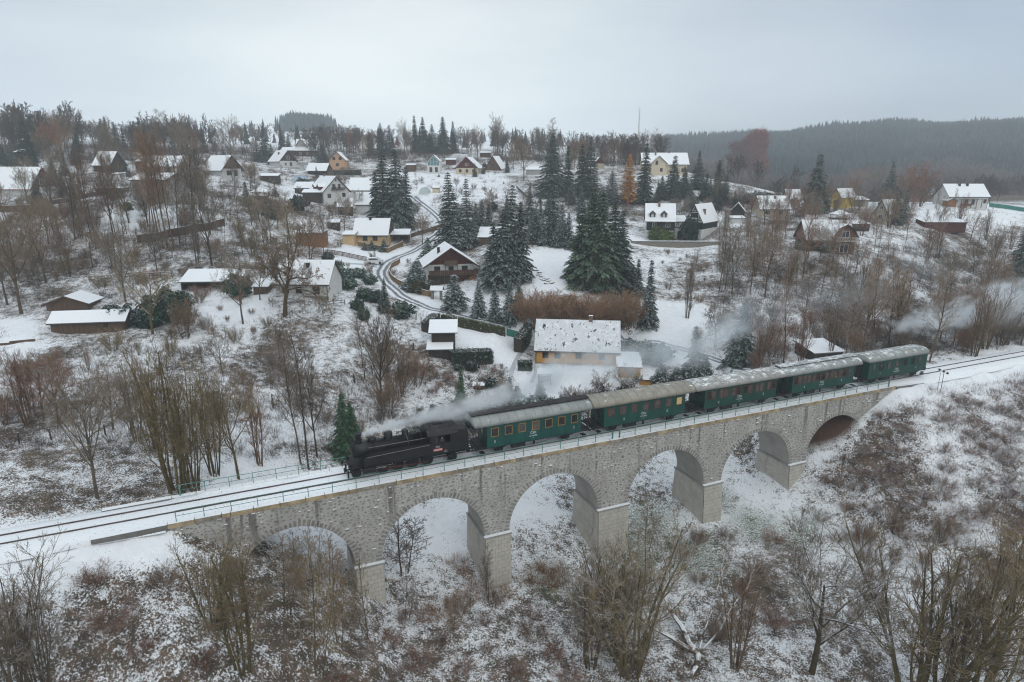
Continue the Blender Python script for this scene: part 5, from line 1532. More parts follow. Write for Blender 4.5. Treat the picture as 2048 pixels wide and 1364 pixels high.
for q in range(8):
    x = .1 + (bw - .2) * q / 8; x2 = .1 + (bw - .2) * (q + 1) / 8
    b.tube([(x, -.97, 3.2), (x2, -.97, 3.98)], .04, 4); b.tube([(x, -.97, 3.98), (x2, -.97, 3.2)], .04, 4)
b.build('balcony', HM['frame_w'], by)
window(by, bw * .5, 0, 1.2, 1.9, 2.1, 'frame_w'); window(by, bw * .5, 0, 4.7, 1.6, 1.5, 'frame_w')
shed('barn', 'long low dark red barn with a narrow snowy roof at the right village edge', 'barn', (1848, 455), 1932, -3, 5, 1.5, 2.2, 'redwood', 'patchy')
shed('shed', 'low grey shed with a snowy roof among saplings behind the fourth coach', 'shed', (1628, 722), 1684, 12, 5, 1.2, 1.9, 'dark', 'grey')
house('hut', 'red-brown gabled house half hidden behind the two dark spruces near the larch', 'house', (1190, 340), 1208, 0, 7, 3, 5.6, 'y', 'beige', 'red', 'redwood', over=.4)
house('house', 'low house with a snowy roof behind the bungalow and the beeches', 'house', (1575, 412), 1600, -6, 7, 2.4, 5.4, 'x', 'beige', 'grey')
# bungalows under snow on the middle terrace
shed('hut', 'small snow-topped log store above the pale yellow house', 'hut', (655, 457), 678, 6, 3, 1.6, 2.2, 'dark', 'grey')

# small outbuildings between the gardens
for nm, lab, L_, Rp, ro, dd, f_, k_, wl2 in [
    ('shed', 'small white shed right of the dark house on the left slope', (224, 362), 242, 0, 3, 2.0, 2.4, 'white'), ('shed', 'flat-roofed open shelter in front of the plain pale house', (192, 392), 246, 4, 4, 2.0, 2.2, 'dark'),
    ('shed', 'reddish shed left of the low beige house', (272, 338), 296, 0, 5, 2.6, 4.2, 'redwood'), ('shed', 'small timber shed left of the glass-gabled house', (812, 343), 830, 0, 4, 2.8, 3.4, 'wood'),
    ('shed', 'dark hut with a snowy roof above the brown lodge', (1706, 462), 1738, 10, 4, 1.9, 2.6, 'dark'), ('shed', 'low grey shed behind the bright yellow house', (1700, 412), 1736, 0, 5, 2.0, 3.0, 'grey'), ('shed', 'snow-roofed shed far beyond the long white house', (1890, 372), 1935, 0, 9, 3.0, 5.5, 'grey'),
    ('shed', 'pale shed in front of the black-gabled hut', (1462, 447), 1490, 0, 3, 1.5, 2.0, 'white'), ('shed', 'little brown shed beside the road bend above the wall', (884, 432), 902, 0, 3, 1.8, 2.5, 'brown'), ('shed', 'long low white-roofed shed on the terrace left of the villa', (520, 360), 556, 4, 4, 1.5, 2.3, 'dark'),
    ('shed', 'dark shed with a snowy roof right of the big cream house', (1420, 348), 1446, 0, 5, 2.0, 3.0, 'dark'), ('shed', 'small shed at the upper left edge below the dark trees', (30, 318), 52, 0, 5, 2.6, 3.8, 'dark'), ('shed', 'grey shed between the a-frame cabin and the spruces', (1052, 350), 1082, 0, 5, 2.2, 3.4, 'grey'),
    ('shed', 'small snowy shed left of the white cottage', (508, 590), 536, 0, 3.5, 1.5, 2.3, 'wood')]:
    shed(nm, lab, 'shed', L_, Rp, ro, dd, f_, k_, wl2, 'grey')

# ------------------------------------------------------------------ roads and paths
N = Nodes('slushy_road')
uvn = N.new('ShaderNodeUVMap')
sp = N.new('ShaderNodeSeparateXYZ'); N.link(uvn.outputs[0], sp.inputs[0])
P = N.pos()
u = sp.outputs['X']
wob = N.math('MULTIPLY', N.math('SUBTRACT', N.noise(P, .35, 3), .5), .10)
uu = N.math('ADD', u, wob)
tr = N.math('MINIMUM', N.math('ABSOLUTE', N.math('SUBTRACT', uu, .33)), N.math('ABSOLUTE', N.math('SUBTRACT', uu, .67)))
wet = N.smooth(N.math('ADD', tr, N.math('MULTIPLY', N.math('SUBTRACT', N.noise(P, 1.6, 5, .7), .5), .22)), .05, .13, 1, 0)
c = N.mix(N.math('MULTIPLY', wet, .92), (.70, .73, .765), (.085, .082, .08))
N.put(N.b.inputs['Base Color'], c); N.b.inputs['Roughness'].default_value = .6
MT['road'] = N.m
def gpts(pp): return [g for g in (ground(*p) for p in pp) if g]
road = gpts([(1010, 662), (945, 641), (876, 622), (846, 612), (803, 594), (776, 572), (762, 549), (772, 530), (790, 519), (817, 507), (840, 495), (862, 479), (884, 459), (880, 440), (868, 428), (842, 407), (826, 394)])
drape('road', road, [3.6] * 4 + [4.2] * 3 + [4.6] * 2 + [4.2] * 8, MT['road'], .10)
drape('lane', gpts([(1236, 684), (1290, 689), (1345, 697), (1400, 712), (1450, 728), (1500, 744)]), [3.2] * 6, MT['road'], .09)
drape('lane', gpts([(650, 530), (690, 527), (730, 530), (762, 536)]), [3] * 4, MT['road'], .07)
MT['path'] = M('trodden_path', (.42, .43, .43), var=.25, scale=2, world=True)
drape('path', gpts([(1070, 700), (1066, 722), (1071, 742), (1062, 765)]), [.7] * 4, MT['path'], .05)
drape('path', gpts([(1048, 690), (1030, 725), (1022, 750)]), [1.0] * 3, MT['path'], .05)

# ------------------------------------------------------------------ fences, walls, hedges
def fence(label, pp, h, mat, cat='fence', name='fence', step=2.2, kind='board', group=None):
    G = gpts(pp)
    o0 = G[0]
    t = empty(name, o0, 0, label, cat, group)
    LAND[label] = (o0[0], o0[1])
    pm = MB(); pm.box((0, 0, h / 2 - .2), (.12, .12, h + .5)); pmesh = pm.mesh('post', HM[mat])
    # walk along
    pts = []
    for a, c_ in zip(G, G[1:]):
        n = max(1, int(round(math.hypot(c_[0] - a[0], c_[1] - a[1]) / step)))
        for k in range(n):
            f = k / n; x, y = a[0] * (1 - f) + c_[0] * f, a[1] * (1 - f) + c_[1] * f
            pts.append((x - o0[0], y - o0[1], ground_z(x, y) - o0[2]))
    x, y = G[-1][:2]; pts.append((x - o0[0], y - o0[1], ground_z(x, y) - o0[2]))
    for p in pts: link_mesh('post', pmesh, t, p)
    for a, c_ in zip(pts, pts[1:]):
        b = MB()
        d = Vector((c_[0] - a[0], c_[1] - a[1], 0)); nrm = Vector((-d.y, d.x, 0)).normalized() * .03
        rows = [(.1, h)] if kind == 'board' else ([(.15, .32), (.42, .6), (.7, .88), (.98, h)] if kind == 'slat' else [(.45 * h, .45 * h + .1), (h - .12, h)])
        for z0, z1 in rows:
            vs = [(a[0] + nrm.x * q, a[1] + nrm.y * q, a[2] + z) for z in (z0, z1) for q in (-1, 1)] + [(c_[0] + nrm.x * q, c_[1] + nrm.y * q, c_[2] + z) for z in (z0, z1) for q in (-1, 1)]
            b.add(vs, [(0, 4, 6, 2), (1, 3, 7, 5), (2, 6, 7, 3), (0, 1, 5, 4)])
        b.build('panel', HM[mat], t)
        b = MB(); vs = [(a[0] + nrm.x * q * 1.6, a[1] + nrm.y * q * 1.6, a[2] + z) for z in (h + .002, h + .07) for q in (-1, 1)] + [(c_[0] + nrm.x * q * 1.6, c_[1] + nrm.y * q * 1.6, c_[2] + z) for z in (h + .002, h + .07) for q in (-1, 1)]
        b.add(vs, [(0, 4, 6, 2), (1, 3, 7, 5), (2, 6, 7, 3)]); b.build('snow_cap', MT['snow'], t)
    return t
HM['tan'] = boards('tan_fence_boards', (.20, .125, .06)); HM['tealboard'] = boards('teal_fence_sheet', (.03, .17, .14)); HM['greyfence'] = boards('grey_fence_boards', (.10, .095, .09))
fence('tan board fence curving round the chalet garden beside the road', [(800, 526), (783, 537), (778, 549), (783, 560), (797, 571), (815, 579), (834, 587), (862, 595)], 1.3, 'tan', step=1.8)
fence('brown fence descending to the road right of the yellow house', [(716, 492), (756, 500), (776, 506), (806, 491)], 1.3, 'tan')
fence('low brown wall along the uphill bend of the road', [(822, 476), (850, 467), (886, 455)], 1.3, 'wood', 'wall', 'wall')
fence('bright teal sheet fence at the end of the beech hedge', [(1014, 672), (1046, 681)], 1.5, 'tealboard', step=3)
fence('reddish board fence on the slope below the pale two-storey house', [(276, 487), (320, 482), (362, 472), (418, 462), (450, 452)], 2.0, 'brown')
fence('dark board fence below the red-edged chalet at the far left', [(0, 425), (50, 424), (100, 420)], 1.8, 'wood')
fence('dark fence running uphill right of the red-edged chalet', [(102, 411), (150, 402), (202, 391)], 1.3, 'greyfence')
fence('dark slatted fence on the terrace below the open barn', [(610, 366), (640, 366), (652, 366)], 1.6, 'greyfence', kind='slat')
fence('brown slatted fence below the parked white car', [(655, 508), (700, 516), (733, 523)], 1.2, 'wood', kind='slat')
fence('wire and post fence behind the open barn', [(180, 565), (240, 561), (300, 558), (345, 556)], 1.3, 'greyfence', kind='rail')
fence('low snowy diagonal wall on the slope right of the a-frame cabin', [(1033, 376), (1046, 388), (1062, 402)], 1.0, 'greyfence', 'wall', 'wall')
fence('green sheet fence right of the long white house', [(1978, 414), (2010, 418), (2048, 424)], 1.5, 'tealboard', step=4)
fence('garden fence of thin dark rails below the white cottage', [(640, 615), (668, 612), (690, 610)], 1.0, 'greyfence', kind='rail')
fence('brown boarded fence behind the apricot house terrace', [(655, 346), (700, 345), (722, 344)], 1.2, 'dark')
HM['postwood'] = M('old_post_wood', (.035, .03, .027), var=.3, snow=.8, snow_lo=.7, snow_hi=.9)
POSTL = ['dark fence post at the far left edge of the meadow', 'dark fence post second from the left in the meadow', 'dark fence post left of the fanning trees by the track', 'dark fence post just behind the fanning trees by the track', 'lower of two dark fence posts in the meadow left of the leaning tree', 'upper of two dark fence posts in the meadow left of the leaning tree', 'lowest of the three fence posts left of the tall dark tree', 'middle of the three fence posts left of the tall dark tree', 'highest of the three fence posts left of the tall dark tree', 'dark fence post close to the reddish bushes above the track', 'left of two thin posts below the road', 'right of two thin posts below the road', 'upper of two posts left of the tall woodshed', 'lower of two posts left of the tall woodshed', 'lone dark post in the middle of the white meadow']
pb = MB(); pb.tube([(0, 0, -.4), (.02, 0, 1.35)], .09, 7); pmesh = pb.mesh('fence_post', HM['postwood'])
for k, (x, y) in enumerate([(39, 888), (103, 880), (211, 870), (262, 862), (545, 806), (579, 797), (709, 765), (729, 757), (745, 747), (546, 815), (832, 640), (842, 648), (826, 700), (818, 716), (611, 720)]):
    g = ground(x, y)
    if g: tag(link_mesh('fence_post', pmesh, None, g, (rng.uniform(-.08, .08), rng.uniform(-.08, .08), rng.random() * 6)), 'one of the dark lone fence posts standing in the snowy meadow' if k < 0 else POSTL[k], 'fence post', 'dark fence posts in the meadow')

# white car by the road
A, w = frame_of((733, 529), 752, 10)
t = empty('parked_car', A, R(10), 'white car parked by the fence at the roadside', 'car')
cp_ = M('white_car_paint', (.62, .63, .64), rough=.3, var=.05)
b = MB(); L_ = 4.1
side_ = [(0, .35), (L_, .35), (L_, .85), (L_ - .25, .98), (L_ - 1.0, 1.05), (L_ - 1.7, 1.5), (.7, 1.52), (.15, 1.1), (0, .8)]
b.extrude([(x, 0, z) for x, z in side_], (0, 1.7, 0)); b.build('body', cp_, t)
b = MB(); b.extrude([(.55, -.01, 1.08), (L_ - 1.2, -.01, 1.08), (L_ - 1.75, -.01, 1.42), (.8, -.01, 1.42)], (0, 1.72, 0)); b.build('window', HM['win'], t)
wb2 = MB(); wb2.lathe([(.0, -.1), (.31, -.1), (.32, 0), (.31, .1), (.0, .1)], 12, axis='y'); wm2 = wb2.mesh('wheel', MT['under'])
for x in (.75, L_ - .85):
    for y in (.05, 1.65): link_mesh('wheel', wm2, t, (x, y, .32))
b = MB(); b.span((.1, .1, 1.525), (L_ - 1.75, 1.6, 1.56)); b.build('snow_cap', MT['snow'], t)

# garden things
g = ground(1126, 738)
t = empty('street_lamp', g, 0, 'garden lamp post with a globe in front of the ochre farmhouse', 'lamp')
b = MB(); b.tube([(0, 0, -.3), (0, 0, 2.1)], .04, 6); b.build('pole', HM['gutter'], t)
b = MB(); b.lathe([(.02, 2.08), (.14, 2.15), (.18, 2.28), (.14, 2.42), (.02, 2.48)], 10); b.build('globe', M('lamp_globe', (.55, .5, .42), rough=.3), t, smooth=True)
A, w = frame_of((1077, 767), 1101, 4)
t = empty('garden_swing', A, R(4), 'red-brown wooden garden swing with lattice back on the lawn by the train', 'garden swing')
b = MB()
for x in (0, w):
    b.tube([(x, -.5, -.2), (x, 0, 1.9)], .06, 5); b.tube([(x, .6, -.2), (x, 0, 1.9)], .06, 5)
b.build('frame', HM['redwood'], t)
b = MB(); b.span((.1, -.35, .5), (w - .1, .2, .58)); b.build('seat', HM['redwood'], t)
b = MB()
for q in range(9):
    x = .1 + (w - .2) * q / 9; x2 = .1 + (w - .2) * (q + 1) / 9
    b.tube([(x, .22, .62), (x2, .24, 1.25)], .04, 4); b.tube([(x, .24, 1.25), (x2, .22, .62)], .04, 4)
b.build('backrest', HM['redwood'], t)
b = MB(); b.extrude([(-.2, -.7, 1.75), (-.2, .7, 2.0), (-.2, .7, 2.06), (-.2, -.7, 1.81)], (w + .4, 0, 0)); b.build('canopy', RM['red'], t)
A, w = frame_of((947, 779), 968, 4)
t = empty('rabbit_hutch', A, R(4), 'small hutch with a white snowy lid above the smoke', 'hutch')
b = MB(); b.span((0, 0, -.4), (w, .9, .55)); b.build('box', HM['wood'], t); b = MB(); b.extrude([(-.1, -.15, .56), (-.1, 1.05, .8), (-.1, 1.05, .9), (-.1, -.15, .66)], (w + .2, 0, 0)); b.build('lid', RM['grey'], t)
A, w = frame_of((862, 598), 884, -10)
t = empty('gate_shelter', A, R(-10), 'stone gate pillars with a small snowy roof at the chalet entrance', 'gate')
b = MB(); b.span((0, 0, -.5), (.5, .5, 1.9)); b.build('pillar', HM['stone'], t); b = MB(); b.span((w - .5, 0, -.5), (w, .5, 1.9)); b.build('pillar', HM['stone'], t)
gable_roof(t, w, 1.2, 1.95, 2.6, 'x', RM['brown'], .2, .1)
fence('stone garden wall beside the chalet entrance', [(884, 603), (900, 612), (915, 620)], .8, 'stone', 'wall', 'wall', step=1.5)
# snowy antenna mast on the brow
g = at_d(1275, 306, 330)
g = (g[0], g[1], ground_z(g[0], g[1]))
t = empty('antenna_mast', g, 0, 'thin lattice antenna mast rising above trees on the brow', 'mast')
b = MB()
for k in range(3): b.tube([(.4 * math.cos(k * 2.09), .4 * math.sin(k * 2.09), -1), (.2 * math.cos(k * 2.09), .2 * math.sin(k * 2.09), 23)], .07, 4)
for z in range(1, 23, 2): b.tube([(.35, 0, z), (-.17, .3, z + 1), (-.17, -.3, z), (.35, 0, z + 1)], .04, 3)
b.build('lattice', HM['grey'], t)
b = MB(); b.tube([(0, 0, 23), (0, 0, 26)], .06, 4); b.tube([(-.9, 0, 24.5), (.9, 0, 24.5)], .05, 4); b.build('aerial', HM['grey'], t)
# rocks and steps in the snowy garden
bm_ = bmesh.new(); bmesh.ops.create_icosphere(bm_, subdivisions=2, radius=.5)
for v_ in bm_.verts: v_.co *= 1 + .35 * (float(vnoise(np.array(v_.co.x * 3 + 5), np.array(v_.co.y * 3 + v_.co.z * 4), 3)) - .5); v_.co.z *= .55
rock_me = bpy.data.meshes.new('rock'); bm_.to_mesh(rock_me); bm_.free(); rock_me.materials.append(M('snowy_rock', (.12, .105, .09), var=.4, scale=2, snow=1.0, snow_lo=.55, snow_hi=.8))
STEPL = [f'{n} dark stone step from the top of the snowy lawn' for n in ('first', 'second', 'third', 'fourth', 'fifth', 'sixth', 'seventh', 'eighth', 'ninth', 'tenth', 'eleventh')]
for k, (x, y) in enumerate([(1060, 527), (1068, 533), (1072, 540), (1080, 543), (1078, 549), (1086, 552), (1092, 556), (1085, 559), (1098, 561), (1104, 565), (1093, 566)]):
    g = ground(x, y)
    tag(link_mesh('rock', rock_me, None, g, (0, 0, rng.random() * 6), (rng.uniform(1.2, 2.6), rng.uniform(.7, 1.2), rng.uniform(.6, 1.0))), STEPL[k], 'rock', 'stone steps on the snowy lawn')
for k, (x, y, lab) in enumerate([(10, 690, 'dark timber beam lying on the snow at the far left'), (45, 684, 'second dark timber beam on the snow left of the long low shed')]):
    g = ground(x, y); b = MB(); b.box((0, 0, .1), (3.2, .35, .3), .15 * k); b.box((0, 0, .27), (3.1, .3, .05), .15 * k)
    tag(b.build('timber_beam', HM['wood'], None, loc=(g[0], g[1], g[2]), rz=.3), lab, 'timber')
# ------------------------------------------------------------------ vegetation: materials
def bark_mat(name, base, snow_thr=0.25, var=0.3):
    N = Nodes(name)
    oi = N.new('ShaderNodeObjectInfo')
    P = N.objco()
    n1 = N.noise(P, 1.7, 4, .6)
    c = N.mix(1.0, tuple(base), oi.outputs['Color'], 'MULTIPLY')
    mul = N.new('ShaderNodeVectorMath', operation='SCALE')
    N.link(c, mul.inputs[0]); N.link(N.smooth(n1, .25, .75, 1 - var, 1 + var), mul.inputs['Scale'])
    up = N.smooth(N.nz(), snow_thr, snow_thr + .35)
    f = N.math('MULTIPLY', N.math('MULTIPLY', up, N.smooth(N.noise(N.pos(), .9, 3, .6), .38, .56)), oi.outputs['Alpha'])
    N.put(N.b.inputs['Base Color'], N.mix(f, mul.outputs[0], SNOW))
    N.b.inputs['Roughness'].default_value = .9
    N.b.inputs['Specular IOR Level'].default_value = .0
    return N.m
MT['bark'] = bark_mat('bare_tree_bark', (.115, .095, .07))
MT['twig'] = bark_mat('bare_twigs', (.215, .165, .118), .3)
def needle_mat(name, base, snow_lo=.45):
    N = Nodes(name)
    oi = N.new('ShaderNodeObjectInfo')
    P = N.objco()
    n1 = N.noise(P, 1.3, 4, .65); n2 = N.noise(P, 6, 2)
    c = N.mix(1.0, tuple(base), oi.outputs['Color'], 'MULTIPLY')
    mul = N.new('ShaderNodeVectorMath', operation='SCALE')
    N.link(c, mul.inputs[0]); N.link(N.smooth(N.math('ADD', N.math('MULTIPLY', n1, .6), N.math('MULTIPLY', n2, .4)), .3, .7, .6, 1.45), mul.inputs['Scale'])
    up = N.smooth(N.nz(), snow_lo, snow_lo + .35)
    f = N.math('MULTIPLY', N.math('MULTIPLY', up, N.smooth(N.noise(N.pos(), 2.4, 4, .7), .45, .58)), oi.outputs['Alpha'])
    N.put(N.b.inputs['Base Color'], N.mix(f, mul.outputs[0], SNOW))
    N.b.inputs['Roughness'].default_value = .75
    N.b.inputs['Specular IOR Level'].default_value = .04
    return N.m
MT['needles'] = needle_mat('spruce_needles', (.021, .046, .031))
MT['leaf'] = needle_mat('dry_leaves', (1, 1, 1), .6)

# ------------------------------------------------------------------ vegetation: growing shapes
def seg_mesh(name, segs, n, mat):
    A = np.array([(*s[0], *s[1], s[2], s[3]) for s in segs], float)
    p0, p1, r0, r1 = A[:, :3], A[:, 3:6], A[:, 6], A[:, 7]
    d = p1 - p0
    d /= np.linalg.norm(d, axis=1, keepdims=True) + 1e-9
    ref = np.where(np.abs(d[:, 2:3]) < .9, np.array([[0, 0, 1.]]), np.array([[1., 0, 0]]))
    u = np.cross(d, ref); u /= np.linalg.norm(u, axis=1, keepdims=True) + 1e-9
    w = np.cross(d, u)
    ang = 2 * np.pi * np.arange(n) / n + (np.pi / 6 if n == 3 else 0)
    ring = u[:, None, :] * np.cos(ang)[None, :, None] + w[:, None, :] * np.sin(ang)[None, :, None]
    V = np.concatenate([p0[:, None] + ring * r0[:, None, None], p1[:, None] + ring * r1[:, None, None]], 1).reshape(-1, 3)
    b = (np.arange(len(A)) * 2 * n)[:, None]
    k = np.arange(n); k2 = (k + 1) % n
    F = np.stack([b + k, b + n + k, b + n + k2, b + k2], -1).reshape(-1, 4)
    return np_mesh(name, V, F, mat)

def grow(seed, stems, levels, twig_r=.013, wob=.12):
    """stems: [(pos, dir, length, radius)], levels: list of dict(n, t0, ang, ratio, rr, up, seg)"""
    q = random.Random(seed)
    out = [[] for _ in range(len(levels) + 1)]
    tips = []
    def rv(): return Vector((q.uniform(-1, 1), q.uniform(-1, 1), q.uniform(-1, 1)))
    def branch(p, d, L, r, lev, nseg, up, wob_):
        pts = [p.copy()]
        d = d.copy()
        for i in range(nseg):
            d = (d + rv() * wob_ + Vector((0, 0, up))).normalized()
            pts.append(pts[-1] + d * (L / nseg))
        rad = [max(r * (1 - .72 * i / nseg), twig_r) for i in range(nseg + 1)]
        for i in range(nseg):
            out[lev].append((pts[i], pts[i + 1], rad[i], rad[i + 1]))
        if lev >= len(levels):
            tips.append(pts[-1]); return
        lv = levels[lev]
        n = max(1, int(round(lv['n'] * q.uniform(.8, 1.2))))
        phase = q.uniform(0, 6.28)
        for k in range(n):
            t = lv['t0'] + (1 - lv['t0']) * (k + q.uniform(.1, .9)) / n
            f = t * nseg; i = min(int(f), nseg - 1)
            pp = pts[i].lerp(pts[i + 1], f - i)
            dd = (pts[i + 1] - pts[i]).normalized()
            a = R(q.uniform(*lv['ang']))
            side = dd.cross(Vector((0, 0, 1)) if abs(dd.z) < .95 else Vector((1, 0, 0))).normalized()
            side.rotate(Matrix.Rotation(phase + k * 2.4 + q.uniform(-.4, .4), 3, dd))
            nd = (dd * math.cos(a) + side * math.sin(a)).normalized()
            ln = L * lv['ratio'] * (1 - lv.get('taper', .45) * (t - lv['t0']) / (1 - lv['t0'] + 1e-6)) * q.uniform(.75, 1.2)
            branch(pp, nd, ln, max(rad[i] * lv['rr'], twig_r), lev + 1, lv['seg'], lv['up'], lv.get('wob', wob))
    for (p, d, L, r, ns, up) in stems:
        branch(Vector(p), Vector(d).normalized(), L, r, 0, ns, up, wob * .5)
    return out, tips

PROTO = {}
def proto(kind, seed, stems, levels, height, nthick=2, leaves=None, twig_r=.013, wob=.12, leaf_mat=None):
    out, tips = grow(seed, stems, levels, twig_r, wob)
    thick = [s for l in out[:nthick] for s in l]
    thin = [s for l in out[nthick:] for s in l]
    tm = seg_mesh('trunk', thick, 5, MT['bark'])
    cm = seg_mesh('crown', thin, 3, MT['twig'])
    lm = None
    if leaves:
        r_ = np.random.RandomState(seed)
        T_ = np.array([tuple(t) for t in tips])
        cen = np.repeat(T_, leaves[0], 0) + r_.normal(0, leaves[2], (len(T_) * leaves[0], 3))
        lm = leaf_cloud('leaves', cen, leaves[1], leaf_mat or MT['leaf'], seed)
    H = max(max(s[1][2] for s in thin), .1)
    PROTO.setdefault(kind, []).append((tm, cm, lm, H))
def leaf_cloud(name, cen, size, mat, seed, flat=0.0, normals=None):
    r_ = np.random.RandomState(seed)
    n = len(cen)
    nrm = r_.normal(0, 1, (n, 3)); nrm[:, 2] += flat
    if normals is not None: nrm = nrm * .55 + normals
    nrm /= np.linalg.norm(nrm, axis=1, keepdims=True) + 1e-9
    a = np.cross(nrm, r_.normal(0, 1, (n, 3))); a /= np.linalg.norm(a, axis=1, keepdims=True) + 1e-9
    b = np.cross(nrm, a)
    s = size * r_.uniform(.6, 1.3, (n, 1))
    V = np.stack([cen + a * s, cen + b * s * .55, cen - a * s, cen - b * s * .55], 1).reshape(-1, 3)
    return np_mesh(name, V, np.arange(n * 4).reshape(-1, 4), mat)

U = lambda a, b: rng.uniform(a, b)
for k in range(3):   # broad round crowns
    proto('round', 100 + k, [((0, 0, -.5), (U(-.1, .1), U(-.1, .1), 1), 7.0, .21, 7, .02)],
          [dict(n=11, t0=.34, ang=(28, 62), ratio=.80, rr=.5, up=.06, seg=5, taper=.35), dict(n=8, t0=.22, ang=(25, 60), ratio=.50, rr=.5, up=.06, seg=4), dict(n=7, t0=.12, ang=(25, 55), ratio=.48, rr=.55, up=.05, seg=3), dict(n=6, t0=.1, ang=(20, 55), ratio=.55, rr=.7, up=.04, seg=2)], 11, twig_r=.0108, wob=.2)
for k in range(3):   # fans of several stems
    st = []
    for j in range(8 + k):
        a = 2 * math.pi * j / (8 + k) + U(-.3, .3); l = U(.05, .36)
        st.append(((.35 * math.cos(a), .35 * math.sin(a), -.4), (l * math.cos(a), l * math.sin(a), 1), U(6.0, 9.5), U(.06, .11), 7, .035))
    proto('fan', 200 + k, st, [dict(n=9, t0=.26, ang=(18, 50), ratio=.36, rr=.5, up=.08, seg=4, taper=.5), dict(n=6, t0=.12, ang=(18, 48), ratio=.46, rr=.55, up=.07, seg=3), dict(n=5, t0=.1, ang=(15, 48), ratio=.55, rr=.65, up=.05, seg=2)], 9, twig_r=.0086, wob=.2)
for k in range(3):   # slim tall trees
    proto('slim', 300 + k, [((0, 0, -.5), (U(-.08, .08), U(-.08, .08), 1), 11.5, .115, 9, .015)],
          [dict(n=22, t0=.34, ang=(28, 58), ratio=.27, rr=.42, up=.05, seg=4, taper=.6), dict(n=9, t0=.15, ang=(25, 50), ratio=.52, rr=.55, up=.01, seg=3), dict(n=6, t0=.1, ang=(20, 55), ratio=.55, rr=.7, up=-.03, seg=2)], 12, nthick=2, twig_r=.0105, wob=.17)
for k in range(2):   # old gnarled fruit trees
    proto('gnarled', 400 + k, [((0, 0, -.5), (.15, U(-.1, .1), 1), 3.6, .22, 5, .0)],
          [dict(n=8, t0=.42, ang=(35, 75), ratio=1.0, rr=.58, up=.05, seg=6, taper=.25, wob=.3), dict(n=10, t0=.2, ang=(30, 70), ratio=.45, rr=.5, up=.05, seg=4, wob=.28), dict(n=8, t0=.12, ang=(30, 65), ratio=.45, rr=.6, up=.05, seg=3, wob=.25), dict(n=6, t0=.1, ang=(25, 60), ratio=.55, rr=.7, up=.04, seg=2)], 7)
for k in range(3):   # bushes
    st = []
    for j in range(24):
        a = U(0, 6.28); l = U(.1, .85)
        st.append(((.4 * math.cos(a), .4 * math.sin(a), -.2), (l * math.cos(a), l * math.sin(a), 1), U(1.6, 2.8), .02, 4, -.02))
    proto('bush', 500 + k, st, [dict(n=9, t0=.15, ang=(15, 55), ratio=.42, rr=.6, up=.02, seg=3), dict(n=6, t0=.1, ang=(20, 60), ratio=.5, rr=.8, up=.0, seg=2)], 2.6, nthick=1, twig_r=.009, wob=.25)
for k in range(2):   # upright hazel
    st = []
    for j in range(24):
        a = U(0, 6.28); l = U(.05, .62)
        st.append(((.4 * math.cos(a), .4 * math.sin(a), -.2), (l * math.cos(a), l * math.sin(a), 1), U(3.0, 4.7), .03, 5, .01))
    proto('hazel', 550 + k, st, [dict(n=12, t0=.28, ang=(14, 45), ratio=.36, rr=.6, up=.04, seg=3), dict(n=8, t0=.08, ang=(15, 50), ratio=.5, rr=.8, up=.03, seg=2)], 4.5, nthick=1, twig_r=.010, wob=.2)
for k in range(2):   # saplings
    proto('sapling', 600 + k, [((0, 0, -.3), (U(-.05, .05), 0, 1), 5.2, .045, 7, .02), ((.25, .1, -.3), (.14, .06, 1), 3.9, .032, 6, .02)],
          [dict(n=18, t0=.2, ang=(30, 60), ratio=.28, rr=.5, up=.05, seg=3, taper=.6), dict(n=7, t0=.12, ang=(25, 55), ratio=.5, rr=.7, up=.02, seg=2), dict(n=4, t0=.1, ang=(25, 55), ratio=.55, rr=.8, up=.0, seg=1)], 5.2, nthick=1, twig_r=.009)
for k in range(2):   # beeches still holding copper leaves
    proto('beech', 700 + k, [((0, 0, -.5), (U(-.05, .05), U(-.05, .05), 1), 9, .3, 7, .02)],
          [dict(n=16, t0=.10, ang=(25, 55), ratio=.62, rr=.5, up=.10, seg=5, taper=.45), dict(n=8, t0=.2, ang=(25, 55), ratio=.45, rr=.55, up=.06, seg=3), dict(n=6, t0=.15, ang=(25, 60), ratio=.45, rr=.6, up=.04, seg=2)], 12, leaves=(17, .19, .45))

